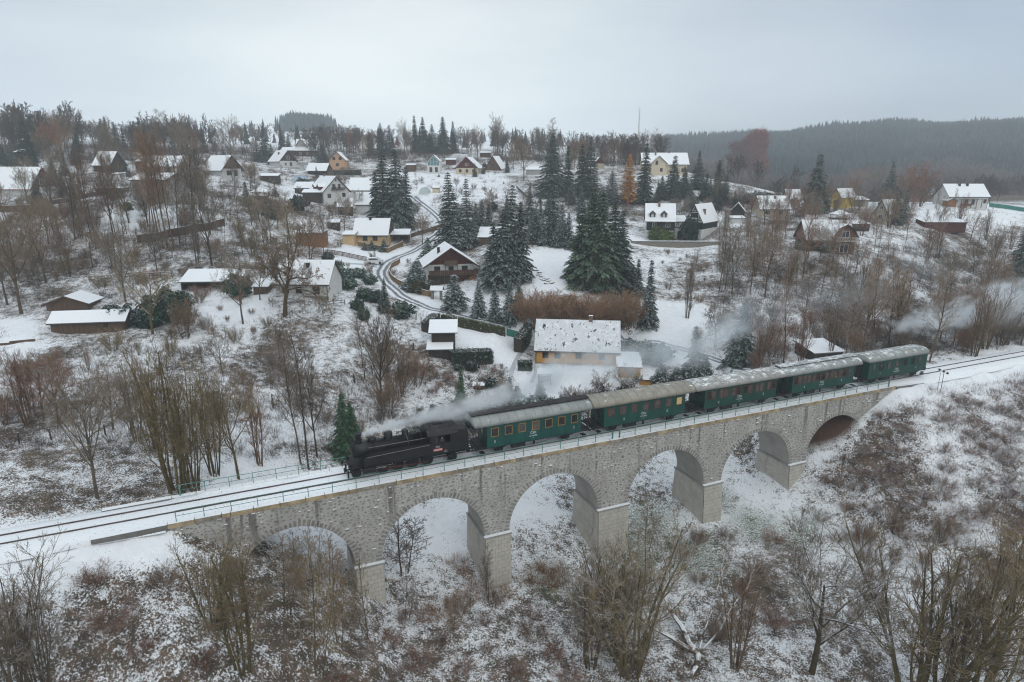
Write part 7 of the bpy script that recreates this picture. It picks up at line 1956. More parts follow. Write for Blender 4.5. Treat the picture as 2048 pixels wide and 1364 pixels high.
# -- bare trees one by one: (px, base, top, kind, width, tint, snow, description)
for (px, by_, tp, kd, wd, ti, sn_, ds) in [
    (485, 1338, 1035, 'fan', .95, OLIVE, .2, 'olive bare tree of many fanning stems'), (425, 1255, 1050, 'fan', .7, OLIVE, .2, 'olive bare tree of fanning stems'), (30, 1400, 1075, 'fan', 1.0, GREY, .4, 'grey bare tree of several stems'), (-30, 1380, 1100, 'fan', 1.0, GREY, .4, 'grey bare tree of several stems'), (90, 1395, 1120, 'fan', .8, GREY, .4, 'grey bare tree of several stems'),
    (570, 1226, 1060, 'sapling', .9, BROWN, .3, 'thin bare sapling'), (632, 1350, 1060, 'sapling', .7, OLIVE, .3, 'tall thin sapling'), (640, 1192, 1050, 'sapling', .9, BROWN, .3, 'thin bare sapling'), (674, 1290, 1080, 'sapling', .7, BROWN, .3, 'thin bare sapling'), (605, 1200, 1065, 'sapling', 1, OLIVE, .3, 'thin bare sapling'), (660, 1170, 1060, 'sapling', 1, BROWN, .3, 'thin bare sapling'), (735, 1275, 1090, 'sapling', .7, OLIVE, .3, 'tall thin sapling'), (590, 1165, 1060, 'sapling', 1.2, DARKB, .3, 'thin bare sapling'), (620, 1150, 1050, 'slim', .8, DARKB, .3, 'slim dark tree'),
    (803, 1150, 1008, 'sapling', 1.6, DARKB, .15, 'dark three-stemmed sapling'), (908, 1272, 1172, 'sapling', 1.1, BROWN, .3, 'small bare sapling'), (977, 1205, 1085, 'sapling', .7, DARKB, .2, 'thin sapling'), (812, 1240, 1120, 'sapling', .8, DARKB, .3, 'thin bare sapling'), (1290, 1105, 1000, 'sapling', 1.2, BROWN, .3, 'thin bare sapling'), (940, 1230, 1130, 'sapling', .9, BROWN, .3, 'thin bare sapling'),
    (1262, 1345, 1045, 'fan', 1.15, OLIVE, .5, 'sprawling willow of many bare stems'), (1235, 1290, 1060, 'fan', 1.05, OLIVE, .4, 'sprawling willow of many bare stems'), (1180, 1330, 1120, 'fan', 1.2, BROWN, .45, 'sprawling willow of many bare stems'),  (1200, 1240, 1090, 'hazel', 1.3, OLIVE, .4, 'low bare thicket'), (1470, 1335, 1105, 'fan', .6, BROWN, .45, 'bare tree of leaning stems'), 
    (1622, 1345, 1030, 'round', 1.0, (.75, .70, .60), .75, 'prominent dark bare tree with snowy limbs'), (1835, 1420, 1020, 'fan', 1.1, OLIVE, .25, 'dense tall bare tree'), (1940, 1430, 985, 'fan', .9, OLIVE, .25, 'dense tall bare tree'),  (2075, 1400, 1020, 'fan', 1.0, OLIVE, .25, 'dense tall bare tree'), (1880, 1400, 1060, 'fan', .8, OLIVE, .25, 'dense tall bare tree'),  
    (196, 997, 690, 'round', .62, GREY, .35, 'forked bare tree behind the track'), (355, 985, 655, 'fan', .9, OLIVE, .2, 'olive bare tree of many fanning stems'), (390, 980, 690, 'fan', .75, OLIVE, .2, 'olive bare tree of many fanning stems'), (478, 958, 702, 'round', .62, OLIVE, .25, 'round olive bare tree'), (618, 940, 655, 'slim', .8, DARKB, .25, 'tall thin dark tree'), (634, 914, 672, 'round', .42, DARKB, .2, 'dense dark bare tree'), (603, 930, 660, 'slim', .75, GREY, .3, 'tall thin grey tree'),
    (88, 842, 690, 'round', .85, RED, .25, 'reddish bare tree'), (119, 848, 695, 'round', .9, RED, .3, 'reddish bare tree'), (227, 860, 690, 'round', .8, GREY, .35, 'grey bare tree'), (60, 850, 680, 'fan', .9, RED, .3, 'reddish bare tree'), (275, 880, 700, 'fan', .8, GREY, .3, 'grey bare tree of several stems'), (310, 900, 720, 'fan', .8, OLIVE, .2, 'olive bare tree of fanning stems'), (430, 950, 720, 'fan', .8, OLIVE, .2, 'olive bare tree of fanning stems'), (520, 930, 760, 'fan', .7, RED, .3, 'reddish bare tree of fanning stems'),
    (763, 812, 588, 'round', .66, DARKB, .2, 'tall dark crooked bare tree'), (568, 632, 448, 'gnarled', .80, (.9, .8, .6), .3, 'old spreading leaning tree'), (92, 566, 398, 'round', .7, BROWN, .3, 'tall spreading bare tree'), (252, 604, 445, 'round', .75, GREY, .3, 'tall spreading bare tree'), (486, 648, 480, 'round', .7, GREY, .35, 'tall spreading bare tree'), (622, 566, 405, 'round', .55, BROWN, .3, 'tall spreading bare tree'), (542, 486, 352, 'round', .6, GREY, .25, 'tall spreading bare tree'), (226, 472, 322, 'round', .6, DARKB, .2, 'tall spreading bare tree'), (690, 470, 372, 'round', .55, GREY, .35, 'tall spreading bare tree'), (120, 400, 292, 'round', .6, GREY, .2, 'tall spreading bare tree'), (390, 420, 300, 'round', .55, GREY, .2, 'tall spreading bare tree'), (43, 628, 372, 'round', .72, (.95, .85, .72), .25, 'big old bare tree'), (15, 610, 400, 'round', .6, GREY, .25, 'bare tree'), (424, 531, 330, 'round', .60, DARKB, .2, 'large thick-trunked dark tree'), (141, 545, 440, 'round', .5, BROWN, .2, 'pollarded bare tree'), (305, 668, 500, 'round', .9, OLIVE, .3, 'round bare tree'), (371, 676, 585, 'hazel', .8, BROWN, .3, 'bushy bare tree'), (560, 718, 640, 'gnarled', .7, GREY, .4, 'small leaning fruit tree'), (446, 748, 658, 'round', .9, DARKB, .3, 'small dense dark tree'), (726, 735, 620, 'slim', .9, DARKB, .35, 'dark thin tree'), (800, 790, 690, 'hazel', .9, BROWN, .3, 'reddish brown shrub of upright stems'), (775, 830, 740, 'hazel', .9, BROWN, .25, 'reddish brown shrub of upright stems'), (835, 770, 700, 'hazel', 1.0, RED, .35, 'reddish brown shrub of upright stems'), (770, 745, 660, 'hazel', .9, BROWN, .3, 'reddish brown shrub of upright stems'),
    (185, 488, 300, 'slim', .65, (.8, .62, .55), .1, 'slim leaning birch'), (195, 490, 290, 'slim', .65, (.8, .62, .55), .1, 'slim leaning birch'), (237, 490, 300, 'slim', .65, (.8, .62, .55), .1, 'slim leaning birch'), (328, 498, 268, 'slim', .7, (1.0, .80, .68), .1, 'slim leaning birch'), (336, 496, 255, 'slim', .7, (1.0, .80, .68), .1, 'slim leaning birch'), (349, 498, 262, 'slim', .7, (1.0, .80, .68), .1, 'slim leaning birch'), (397, 507, 285, 'slim', .8, DARKB, .1, 'slim dark birch'), (300, 466, 262, 'slim', .7, (1.3, .86, .6), .1, 'slim rusty birch'), (311, 470, 250, 'slim', .7, (1.0, .80, .68), .1, 'slim leaning birch'), (318, 480, 270, 'slim', .8, (1.0, .80, .68), .1, 'slim leaning birch'), (360, 490, 300, 'slim', .8, DARKB, .1, 'slim dark birch'), (150, 480, 330, 'slim', .9, DARKB, .1, 'slim dark birch'), (165, 470, 335, 'slim', .9, DARKB, .1, 'slim dark birch'),
    (463, 308, 226, 'round', .85, GREY, .1, 'round-crowned skyline tree'), (372, 312, 224, 'round', .72, GREY, .1, 'round-crowned skyline tree'), (326, 312, 215, 'slim', 1.4, BROWN, .1, 'skyline tree'), (995, 310, 221, 'round', .62, GREY, .1, 'oval-crowned skyline tree'), (810, 310, 231, 'round', .5, GREY, .15, 'skyline tree'), (1105, 330, 234, 'slim', 1.0, GREY, .4, 'tall frosted birch'), (1282, 322, 256, 'round', .8, BROWN, .1, 'round-crowned skyline tree'), (1310, 322, 254, 'round', .8, BROWN, .1, 'round-crowned skyline tree'), (1048, 362, 262, 'round', .75, BROWN, .1, 'bare tree hung with seed clusters'), (1256, 325, 268, 'slim', 1.4, RED, .1, 'rusty skyline tree'), (1230, 330, 270, 'round', .9, BROWN, .1, 'skyline tree'), (1148, 340, 268, 'round', .8, BROWN, .1, 'skyline tree'), (1175, 340, 264, 'round', .8, BROWN, .1, 'skyline tree'), (942, 318, 246, 'round', .7, GREY, .1, 'skyline tree'), (955, 322, 250, 'round', .7, GREY, .1, 'skyline tree'),
    (1727, 392, 325, 'round', 1.0, (1.12, .82, .74), .25, 'reddish bare tree'), (1708, 395, 332, 'round', 1.0, (1.12, .82, .74), .25, 'reddish bare tree'), (1826, 408, 316, 'round', .8, (1.15, .80, .73), .25, 'reddish bare tree'), (1840, 410, 322, 'round', .8, (1.15, .80, .73), .25, 'reddish bare tree'), (1752, 400, 318, 'round', .8, GREY, .25, 'grey bare tree'), (1810, 415, 335, 'round', .9, (1.15, .80, .73), .25, 'reddish bare tree'),
    (1725, 703, 505, 'round', .60, BROWN, .45, 'tall bare tree'), (1776, 697, 520, 'slim', .95, GREY, .45, 'tall slim bare tree'), (1789, 697, 510, 'fan', .75, BROWN, .45, 'tall bare tree of several stems'), (1858, 723, 540, 'slim', 1.0, BROWN, .45, 'tall slim bare tree'), (1948, 712, 548, 'fan', .72, BROWN, .4, 'tall bare tree of several stems'), (1970, 698, 555, 'fan', .7, BROWN, .4, 'tall bare tree of several stems'), (1746, 684, 530, 'round', .6, BROWN, .5, 'tall bare tree'), (1697, 685, 530, 'round', .62, GREY, .55, 'frosted bare tree'), (1567, 726, 555, 'slim', 1.0, RED, .5, 'tall slim reddish tree'), (1464, 588, 430, 'round', .55, GREY, .6, 'frosted tall tree'), (1437, 586, 440, 'slim', .9, GREY, .55, 'frosted slim tree'), (1450, 580, 445, 'slim', .9, GREY, .55, 'frosted slim tree'), (1374, 636, 490, 'fan', .5, GREY, .45, 'two-stemmed bare tree'), (1431, 694, 600, 'gnarled', .8, GREY, .8, 'round frosted fruit tree'), (1640, 600, 470, 'slim', .9, BROWN, .4, 'slim bare tree'), (1545, 520, 415, 'slim', 1.0, RED, .3, 'slim rusty tree'), (1605, 560, 405, 'slim', .8, RED, .3, 'slim rusty birch'), (1530, 590, 430, 'round', .6, BROWN, .5, 'bare tree'), (1500, 590, 440, 'round', .55, BROWN, .5, 'bare tree'), (2000, 690, 560, 'fan', .8, BROWN, .4, 'tall bare tree of several stems'), (2040, 690, 540, 'slim', .9, BROWN, .4, 'tall slim bare tree'), (1905, 690, 560, 'slim', 1, BROWN, .4, 'tall slim bare tree'), (1660, 712, 600, 'fan', .6, BROWN, .45, 'bare saplings by the grey shed'), (1600, 730, 620, 'fan', .7, RED, .45, 'bare tree of several stems'), (1520, 730, 630, 'fan', .8, BROWN, .5, 'bare tree of several stems'), (1690, 715, 590, 'slim', .9, GREY, .45, 'slim bare tree'),
    (1197, 800, 740, 'gnarled', .9, GREY, .6, 'frosted fruit tree'), (1145, 822, 770, 'gnarled', .9, GREY, .7, 'frosted fruit tree'), (1245, 790, 720, 'round', .9, GREY, .8, 'frosted round tree'), (1270, 785, 735, 'gnarled', .9, GREY, .7, 'frosted fruit tree'), (1180, 815, 775, 'gnarled', 1.0, GREY, .6, 'frosted fruit tree'),
    (845, 490, 420, 'round', .9, BROWN, .25, 'bare roadside tree'), (1500, 486, 430, 'round', .8, BROWN, .3, 'bare tree'), (520, 445, 388, 'gnarled', .8, BROWN, .3, 'small garden tree'), (648, 520, 400, 'round', .5, GREY, .35, 'bare garden tree'), (588, 560, 400, 'slim', 1.0, OLIVE, .25, 'tall bare tree'), (575, 520, 380, 'slim', 1.0, BROWN, .25, 'tall bare tree'), (720, 425, 375, 'round', .8, GREY, .7, 'frosted garden tree'), (520, 600, 500, 'round', .8, OLIVE, .3, 'bare garden tree')]:
    by_px(kd, px, by_, tp, ds, 'tree' if kd not in ('hazel', 'bush') else 'bush', 'bare trees and shrubs', wide=wd, tint=ti, snow=sn_)
# hazel row between the lawn and the farmhouse
for k, (px, py) in enumerate([(1060, 655), (1082, 652), (1100, 650), (1120, 648), (1138, 650), (1158, 652), (1176, 650), (1196, 654), (1214, 652), (1232, 656), (1250, 656), (1268, 652), (1040, 640)]):
    by_px('hazel', px, py, 570 + (k * 13) % 23, 'rust-brown hazel of the long row', 'bush', 'hazel row behind the farmhouse', wide=1.35, tint=(1.5, 1.12, .84), snow=.2)

# -- the woods and thickets, filled in: (polygon of the photo, how many, kinds, height range in metres, tints, snow, spacing)
def in_poly(px, py, P):
    c = False
    for i in range(len(P)):
        (x0, y0), (x1, y1) = P[i], P[(i + 1) % len(P)]
        if (y0 > py) != (y1 > py) and px < (x1 - x0) * (py - y0) / (y1 - y0) + x0: c = not c
    return c
LANDXY = list(LAND.values())
def scatter(poly, n, kinds, hr, tints, snow, gap, desc, group, cat='tree', wide=(.7, 1.0), clear=5.0):
    xs, ys = [p[0] for p in poly], [p[1] for p in poly]
    got = []
    for _ in range(n * 12):
        if len(got) >= n: break
        px, py = rng.uniform(min(xs), max(xs)), rng.uniform(min(ys), max(ys))
        if not in_poly(px, py, poly): continue
        g = ground(px, py)
        if g is None: continue
        s, o = so(g[0], g[1])
        if abs(o) < 4.2 and s > -90: continue
        if any(math.hypot(g[0] - x, g[1] - y) < gap for x, y in got): continue
        if any(math.hypot(g[0] - x, g[1] - y - 2) < clear for x, y in LANDXY): continue
        got.append(g[:2])
        i = rng.randrange(len(kinds))
        plant(kinds[i], g, rng.uniform(*hr), desc[i % len(desc)], cat, group, tint=tints[rng.randrange(len(tints))], snow=snow * rng.uniform(.7, 1.2), wide=rng.uniform(*wide), lean=(rng.uniform(-.06, .06), rng.uniform(-.06, .06)))
WB = [BROWN, GREY, (1.15, .82, .70), (1.0, .85, .66)]
scatter([(1440, 470), (1600, 500), (1830, 480), (2060, 470), (2060, 690), (1860, 690), (1640, 640), (1430, 590)], 62, ['round', 'slim', 'fan', 'slim'], (8, 13), WB, .55, 3.2, ['bare tree in the wood', 'slim bare tree in the wood', 'many-stemmed bare tree in the wood', 'slim bare tree in the wood'], 'bare wood behind the rear coaches', wide=(.6, .85))
scatter([(1480, 640), (1700, 640), (1850, 690), (1840, 720), (1500, 745)], 26, ['hazel', 'fan', 'bush'], (2.5, 6), WB, .55, 2.0, ['bare thicket', 'many-stemmed bare shrub', 'low bare bush'], 'thickets behind the coaches', 'bush')
scatter([(1870, 640), (2060, 620), (2060, 695), (1870, 712)], 20, ['hazel', 'fan', 'slim'], (3, 8), WB, .4, 1.8, ['bare thicket', 'many-stemmed bare tree', 'slim bare tree'], 'bare wood behind the rear coaches')
scatter([(1330, 500), (1440, 495), (1460, 600), (1400, 690), (1310, 560)], 18, ['bush', 'hazel'], (1, 2.4), WB, .8, 2.5, ['frosted bush', 'frosted bush'], 'frosted bushes on the slope below the timbered houses', 'bush')
scatter([(0, 400), (180, 420), (420, 430), (540, 470), (540, 560), (200, 560), (0, 600)], 46, ['slim', 'round', 'bush', 'hazel'], (2.5, 7), [BROWN, GREY, OLIVE, (1.1, .78, .66)], .35, 3.4, ['slim bare tree', 'small bare tree', 'low bare bush', 'bare shrub'], 'saplings and shrubs on the left hillside')
scatter([(90, 560), (420, 540), (560, 600), (540, 700), (330, 690), (280, 620)], 26, ['bush', 'hazel', 'gnarled'], (1.2, 3.4), [BROWN, GREY, OLIVE, RED], .45, 3.0, ['low bare bush', 'bare shrub', 'small fruit tree'], 'garden shrubs of the left bank', 'bush')
scatter([(0, 690), (330, 700), (600, 740), (700, 800), (660, 900), (300, 880), (0, 860)], 30, ['hazel', 'bush', 'fan'], (1.2, 4.5), [BROWN, GREY, OLIVE, RED], .4, 3.0, ['bare shrub', 'low bare bush', 'many-stemmed bare tree'], 'shrubs in the meadow above the railway', 'bush')
scatter([(0, 255), (160, 290), (420, 290), (520, 300), (520, 330), (200, 335), (0, 330)], 44, ['round', 'slim', 'round'], (9, 19), [GREY, BROWN, (1.15, .75, .62), GREY], .12, 6, ['bare tree', 'slim bare tree', 'bare tree'], 'bare trees on the upper left skyline', wide=(.6, .9))
scatter([(660, 295), (830, 300), (830, 322), (690, 330), (640, 310)], 18, ['round', 'slim'], (8, 16), [GREY, BROWN, (1.15, .75, .62)], .12, 6, ['bare tree', 'slim bare tree'], 'bare trees on the middle skyline', wide=(.6, .9))
scatter([(900, 300), (1280, 310), (1280, 345), (1020, 350), (900, 316)], 24, ['round', 'slim'], (7, 15), [GREY, BROWN, (1.15, .75, .62)], .15, 6, ['bare tree', 'slim bare tree'], 'bare trees on the middle skyline', wide=(.6, .9))
scatter([(1560, 395), (1850, 400), (1850, 440), (1700, 470), (1560, 480)], 26, ['round', 'slim', 'bush'], (3, 9), [(1.2, .76, .68), BROWN, GREY], .4, 4.5, ['bare garden tree', 'slim garden tree', 'garden bush'], 'garden trees of the right-hand village', wide=(.6, .9))
scatter([(1290, 395), (1500, 395), (1520, 430), (1440, 470), (1300, 440)], 16, ['spruce', 'narrow_spruce', 'round'], (5, 10), [DG, DG, DG], .4, 3.5, ['dark spruce', 'narrow dark spruce', 'dark bare tree'], 'trees above the timbered houses', wide=(.8, 1.1))
scatter([(1040, 390), (1260, 400), (1260, 440), (1060, 470)], 16, ['spruce', 'narrow_spruce', 'young_spruce'], (4, 9), [DG, BL, DG], .6, 3.2, ['dark spruce', 'narrow spruce', 'young spruce'], 'spruce thicket in the middle of the village', wide=(.8, 1.1))
scatter([(620, 330), (1000, 330), (1030, 420), (820, 440), (560, 420)], 26, ['bush', 'gnarled', 'evergreen', 'young_spruce'], (1.0, 3.2), [BROWN, GREY, DARKB], .5, 3.5, ['bare garden bush', 'small garden fruit tree', 'evergreen garden bush', 'young garden spruce'], 'garden plants of the upper village', 'bush')
scatter([(480, 340), (640, 345), (620, 440), (500, 440)], 16, ['bush', 'evergreen', 'round'], (1.2, 4.5), [BROWN, GREY, RED], .5, 3.5, ['bare garden bush', 'evergreen garden bush', 'small garden tree'], 'garden plants left of the dormered house', 'bush')
scatter([(560, 440), (700, 500), (880, 520), (720, 570), (560, 560)], 18, ['bush', 'evergreen', 'gnarled'], (1.0, 3.0), [BROWN, GREY, OLIVE], .6, 3.0, ['bare garden bush', 'evergreen garden bush', 'small fruit tree'], 'garden plants round the white cottage', 'bush')
scatter([(890, 735), (1010, 735), (1010, 775), (850, 800), (820, 740)], 22, ['bush', 'hazel', 'evergreen'], (.8, 1.8), [RED, BROWN, GREY], .7, 1.4, ['reddish low bush', 'bare low bush', 'evergreen low bush'], 'shrub bed below the clipped hedge', 'bush', clear=3)
scatter([(700, 840), (1180, 800), (1330, 780), (1330, 800), (1000, 850), (720, 900)], 22, ['bush', 'evergreen', 'hazel'], (1.2, 3.0), [GREY, BROWN, DARKB], .75, 1.8, ['frosted bush', 'snowy evergreen bush', 'frosted shrub'], 'bushes behind the locomotive and first coaches', 'bush', clear=2)
scatter([(0, 400), (420, 400), (560, 420), (560, 540), (0, 560)], 46, ['round', 'slim', 'round', 'fan'], (7, 14), [BROWN, GREY, OLIVE, DARKB], .3, 4.5, ['bare hillside tree', 'slim hillside tree', 'bare hillside tree', 'many-stemmed hillside tree'], 'trees on the left hillside', wide=(.6, .9))
scatter([(0, 320), (520, 325), (520, 400), (0, 405)], 40, ['round', 'slim', 'spruce'], (7, 13), [BROWN, GREY, DARKB], .25, 5, ['bare tree', 'slim bare tree', 'dark spruce'], 'trees between the left-hand houses', wide=(.6, .9))
scatter([(520, 345), (1040, 340), (1060, 440), (900, 470), (560, 460)], 30, ['round', 'slim', 'gnarled', 'spruce'], (4, 9), [BROWN, GREY, DARKB], .35, 5, ['bare village tree', 'slim village tree', 'fruit tree', 'dark village spruce'], 'trees between the middle houses', wide=(.6, .9), clear=6.5)
scatter([(1420, 400), (1880, 400), (1960, 470), (1440, 480)], 46, ['round', 'slim', 'fan'], (6, 12), [BROWN, GREY, (1.15, .80, .73)], .35, 5, ['bare village tree', 'slim village tree', 'many-stemmed village tree'], 'trees between the right-hand houses', wide=(.6, .9), clear=6.5)
# bramble mounds on the banks
scatter([(180, 1150), (440, 1120), (520, 1250), (400, 1364), (180, 1364)], 12, ['bush'], (1.2, 2.0), [(.95, .62, .52), (.8, .66, .58)], .35, 3.0, ['dark reddish bramble mound'], 'bramble mounds on the near left bank', 'bush', wide=(1.2, 1.7))
scatter([(700, 1200), (1050, 1200), (1150, 1364), (640, 1364)], 18, ['bush'], (.9, 1.6), [(1.1, .68, .55), (.95, .7, .6)], .35, 2.6, ['brownish bramble mound'], 'bramble mounds below the viaduct', 'bush', wide=(1.2, 1.8))
scatter([(1300, 1060), (1560, 1060), (1560, 1300), (1330, 1300)], 10, ['bush', 'hazel'], (1.2, 3.0), [(1.1, .68, .55), BROWN], .35, 3.0, ['brownish bramble mound', 'bare shrub'], 'bramble mounds below the viaduct', 'bush', wide=(1.1, 1.6))
scatter([(1590, 900), (1740, 830), (1960, 800), (2048, 830), (2048, 1060), (1820, 1100), (1640, 1080)], 48, ['bush'], (1.0, 1.8), [(.92, .70, .68), (.95, .75, .72), (1.0, .70, .60)], .7, 2.0, ['purple-brown bramble mound'], 'bramble mounds on the right bank', 'bush', wide=(1.2, 2.0))
scatter([(1700, 1080), (2048, 1020), (2048, 1250), (1760, 1250)], 18, ['hazel', 'bush'], (1.5, 4.0), [(1.0, .72, .6), BROWN], .35, 2.4, ['bare shrub', 'purple-brown bramble mound'], 'shrubs low on the right bank', 'bush')

# -- the fallen tree with snow lying on its limbs
g = ground(1397, 1312)
t = empty('fallen_tree', g, 0, 'fallen tree with bare white snowy limbs sprawling over the foreground', 'tree')
tb = MB()
def limb(pxs, r, lift):
    pts = []
    for k, (x, y) in enumerate(pxs):
        q = ground(x, y); pts.append((q[0] - g[0], q[1] - g[1], q[2] - g[2] + .25 + lift * k))
    return pts, r
limbs = [limb([(1397, 1312), (1378, 1296), (1362, 1268), (1338, 1240), (1322, 1200), (1302, 1178), (1284, 1148)], .34, .25), limb([(1397, 1312), (1372, 1300), (1342, 1283), (1310, 1270), (1280, 1250), (1255, 1247), (1230, 1236)], .28, .14), limb([(1397, 1312), (1394, 1335), (1386, 1352), (1380, 1375), (1366, 1395)], .32, .06), limb([(1397, 1312), (1404, 1285), (1422, 1250), (1432, 1215), (1446, 1180)], .1, .7), limb([(1397, 1312), (1418, 1300), (1440, 1280), (1462, 1245), (1490, 1212), (1503, 1178)], .12, .5), limb([(1362, 1268), (1350, 1235), (1352, 1205), (1340, 1180)], .09, .5), limb([(1342, 1283), (1318, 1290), (1290, 1283), (1262, 1288)], .08, .15), limb([(1338, 1240), (1312, 1222), (1280, 1216), (1250, 1200)], .09, .25), limb([(1386, 1352), (1360, 1372), (1340, 1395)], .12, .08), limb([(1397, 1312), (1415, 1330), (1428, 1360)], .14, .1)]
for pts, r in limbs: tb.tube([(p[0] + rng.uniform(-.12, .12), p[1] + rng.uniform(-.12, .12), p[2] + rng.uniform(-.06, .1)) if 0 < k else p for k, p in enumerate(pts)], r, 7, .03)
tb.build('trunk', MT['bark'], t).color = (1.1, .95, .85, 1.0)
out, tips = grow(41, [(p[q_], Vector(p[q_]) - Vector(p[q_ - 1]) + Vector((0, 0, .1)), rng.uniform(2.0, 4.2), .045, 5, .06) for p, _ in limbs for q_ in (-1, -2)], [dict(n=7, t0=.1, ang=(20, 60), ratio=.55, rr=.6, up=.06, seg=4), dict(n=6, t0=.15, ang=(20, 60), ratio=.5, rr=.7, up=.04, seg=3)], .011, .25)
link_mesh('crown', seg_mesh('crown', [s for l in out for s in l], 3, MT['twig']), t).color = (1, .92, .85, .9)

# -- clipped hedges
def hedge(label, pp, h, wdt, tint, snow, n_m=420, size=.11, name='hedge'):
    G = gpts(pp)
    o0 = G[0]
    t = empty(name, o0, 0, label, 'hedge')
    q = np.random.RandomState(len(label))
    pts, nr = [], []
    core = MB()
    for a, c_ in zip(G, G[1:]):
        L = math.hypot(c_[0] - a[0], c_[1] - a[1]); d = np.array([(c_[0] - a[0]) / L, (c_[1] - a[1]) / L]); nn = np.array([-d[1], d[0]])
        k = int(n_m * L)
        tt = q.uniform(-.02, 1.02, k); face = q.choice(4, k, p=[.36, .36, .14, .14])
        uu, hh = q.uniform(-1, 1, k), q.uniform(0, 1, k) ** .8
        off = np.where(face == 0, uu, np.where(face == 1, -1.0, np.where(face == 2, 1.0, uu))) * wdt / 2
        zz = np.where(face == 0, h, hh * h) + q.normal(0, .05, k)
        x = a[0] + (c_[0] - a[0]) * tt + nn[0] * off - o0[0]; y = a[1] + (c_[1] - a[1]) * tt + nn[1] * off - o0[1]
        gz = a[2] + (c_[2] - a[2]) * tt - o0[2]
        pts.append(np.stack([x, y, gz + zz], -1) + q.normal(0, .04, (k, 3)))
        nv = np.zeros((k, 3)); nv[face == 0, 2] = 1; sgn = np.where(face == 1, -1., np.where(face == 2, 1., 0))
        nv[:, 0] += nn[0] * sgn; nv[:, 1] += nn[1] * sgn
        nr.append(nv)
        w2 = wdt / 2 - .06
        vs = []
        for (P_, zb) in ((a, a[2]), (c_, c_[2])):
            for s_ in (-1, 1):
                for z in (-.4, h - .06): vs.append((P_[0] + nn[0] * w2 * s_ - o0[0], P_[1] + nn[1] * w2 * s_ - o0[1], zb + z - o0[2]))
        core.add(vs, [(0, 4, 5, 1), (2, 3, 7, 6), (1, 5, 7, 3), (0, 1, 3, 2), (4, 6, 7, 5)])
    core.build('stems', HM['dark'], t)
    lm = leaf_cloud('leaves', np.concatenate(pts), size, MT['needles'], 5, normals=np.concatenate(nr))
    o = link_mesh('leaves', lm, t); o.color = (*tint, snow); o['kind'] = 'stuff'
    return t
hedge('long clipped tan beech hedge along the road below the spruces', [(884, 646), (905, 650), (940, 656), (975, 664), (1010, 672)], 1.7, 1.0, (2.9, 1.75, .62), 1.0, 300)
hedge('wide clipped dark green hedge below the tall woodshed', [(902, 725), (982, 722)], 2.0, 2.4, (.75, .95, .85), .65, 560)
hedge('small square dark green hedge left of the ochre farmhouse', [(1036, 738), (1064, 738)], 1.3, 1.6, (.8, 1.0, .75), .55, 600)
hedge('tall rounded snow-dusted hedge at the farmhouse corner', [(1036, 705), (1052, 682), (1056, 672)], 2.6, 1.7, (.75, .9, .8), .85, 560)
hedge('short snow-dusted hedge left of the tall woodshed', [(852, 665), (872, 646)], 1.9, 1.8, (1.4, 1.1, .8), .9, 420)
hedge('dark straight hedge below the apricot house', [(654, 350), (722, 350)], 1.3, 1.2, (.8, .8, .7), .3, 120, .2)

# -- what grows past counting: dead grass and bramble stems on the banks, leaf litter
def blades(name, region, n, hr, tints, seed, bunch=26, spread=.35, width=.011, lean=.45):
    q = np.random.RandomState(seed)
    V = []
    xs, ys, zs = [], [], []
    tries = 0
    while len(xs) < n and tries < n * 10:
        tries += 1
        x, y = region(q)
        if x is None: continue
        r_ = rough_at(x, y)
        if q.rand() > (r_ - .12) * 1.25: continue
        xs.append(x); ys.append(y); zs.append(ground_z(x, y))
    m = len(xs)
    bx = np.repeat(np.stack([xs, ys, zs], -1), bunch, 0)
    k = len(bx)
    sc = np.repeat(q.uniform(*hr, m), bunch) * q.uniform(.5, 1.1, k)
    ang = q.uniform(0, 2 * np.pi, k); rad = np.abs(q.normal(0, spread, k))
    base = bx + np.stack([np.cos(ang) * rad, np.sin(ang) * rad, np.full(k, -.05)], -1)
    ln = q.normal(0, lean, (k, 2)) + np.stack([np.cos(ang), np.sin(ang)], -1) * .35
    tip = base + np.stack([ln[:, 0] * sc, ln[:, 1] * sc, sc], -1)
    sd = q.uniform(0, 2 * np.pi, k); side = np.stack([np.cos(sd), np.sin(sd), np.zeros(k)], -1) * width
    V = np.stack([base - side, base + side, tip], 1).reshape(-1, 3)
    o = link_mesh(name, np_mesh(name, V, np.arange(k * 3).reshape(-1, 3), tints))
    return tag(o, kind='stuff')
def weed_mat(name, cols):
    N = Nodes(name)
    P = N.pos()
    c = N.mix(N.smooth(N.noise(P, .45, 3), .35, .65), cols[0], cols[1])
    c = N.mix(N.smooth(N.noise(P, 5.0, 2), .45, .7), c, cols[2])
    up = N.smooth(N.nz(), .45, .8)
    c = N.mix(N.math('MULTIPLY', up, N.smooth(N.noise(P, 7, 2), .5, .6)), c, SNOW)
    N.put(N.b.inputs['Base Color'], c); N.b.inputs['Roughness'].default_value = .9; N.b.inputs['Specular IOR Level'].default_value = .0
    return N.m
MT['weeds'] = weed_mat('dead_weeds', ((.10, .068, .052), (.075, .060, .055), (.15, .115, .085)))
MT['bramble'] = weed_mat('bramble_stems', ((.15, .078, .066), (.12, .08, .074), (.19, .118, .098)))
MT['fern'] = weed_mat('rusty_fern', ((.26, .125, .045), (.19, .09, .04), (.30, .17, .07)))
def strip(s0, s1, o0, o1):
    def f(q):
        s, o = q.uniform(s0, s1), q.uniform(o0, o1)
        return T(s, o)[:2]
    return f
blades('dead_grass', strip(-75, 46, -46, -4.5), 5200, (.25, .75), MT['weeds'], 1, 22)
blades('bramble_stems', strip(43, 115, -46, -3.6), 7500, (.45, 1.25), MT['bramble'], 2, 25, .5)
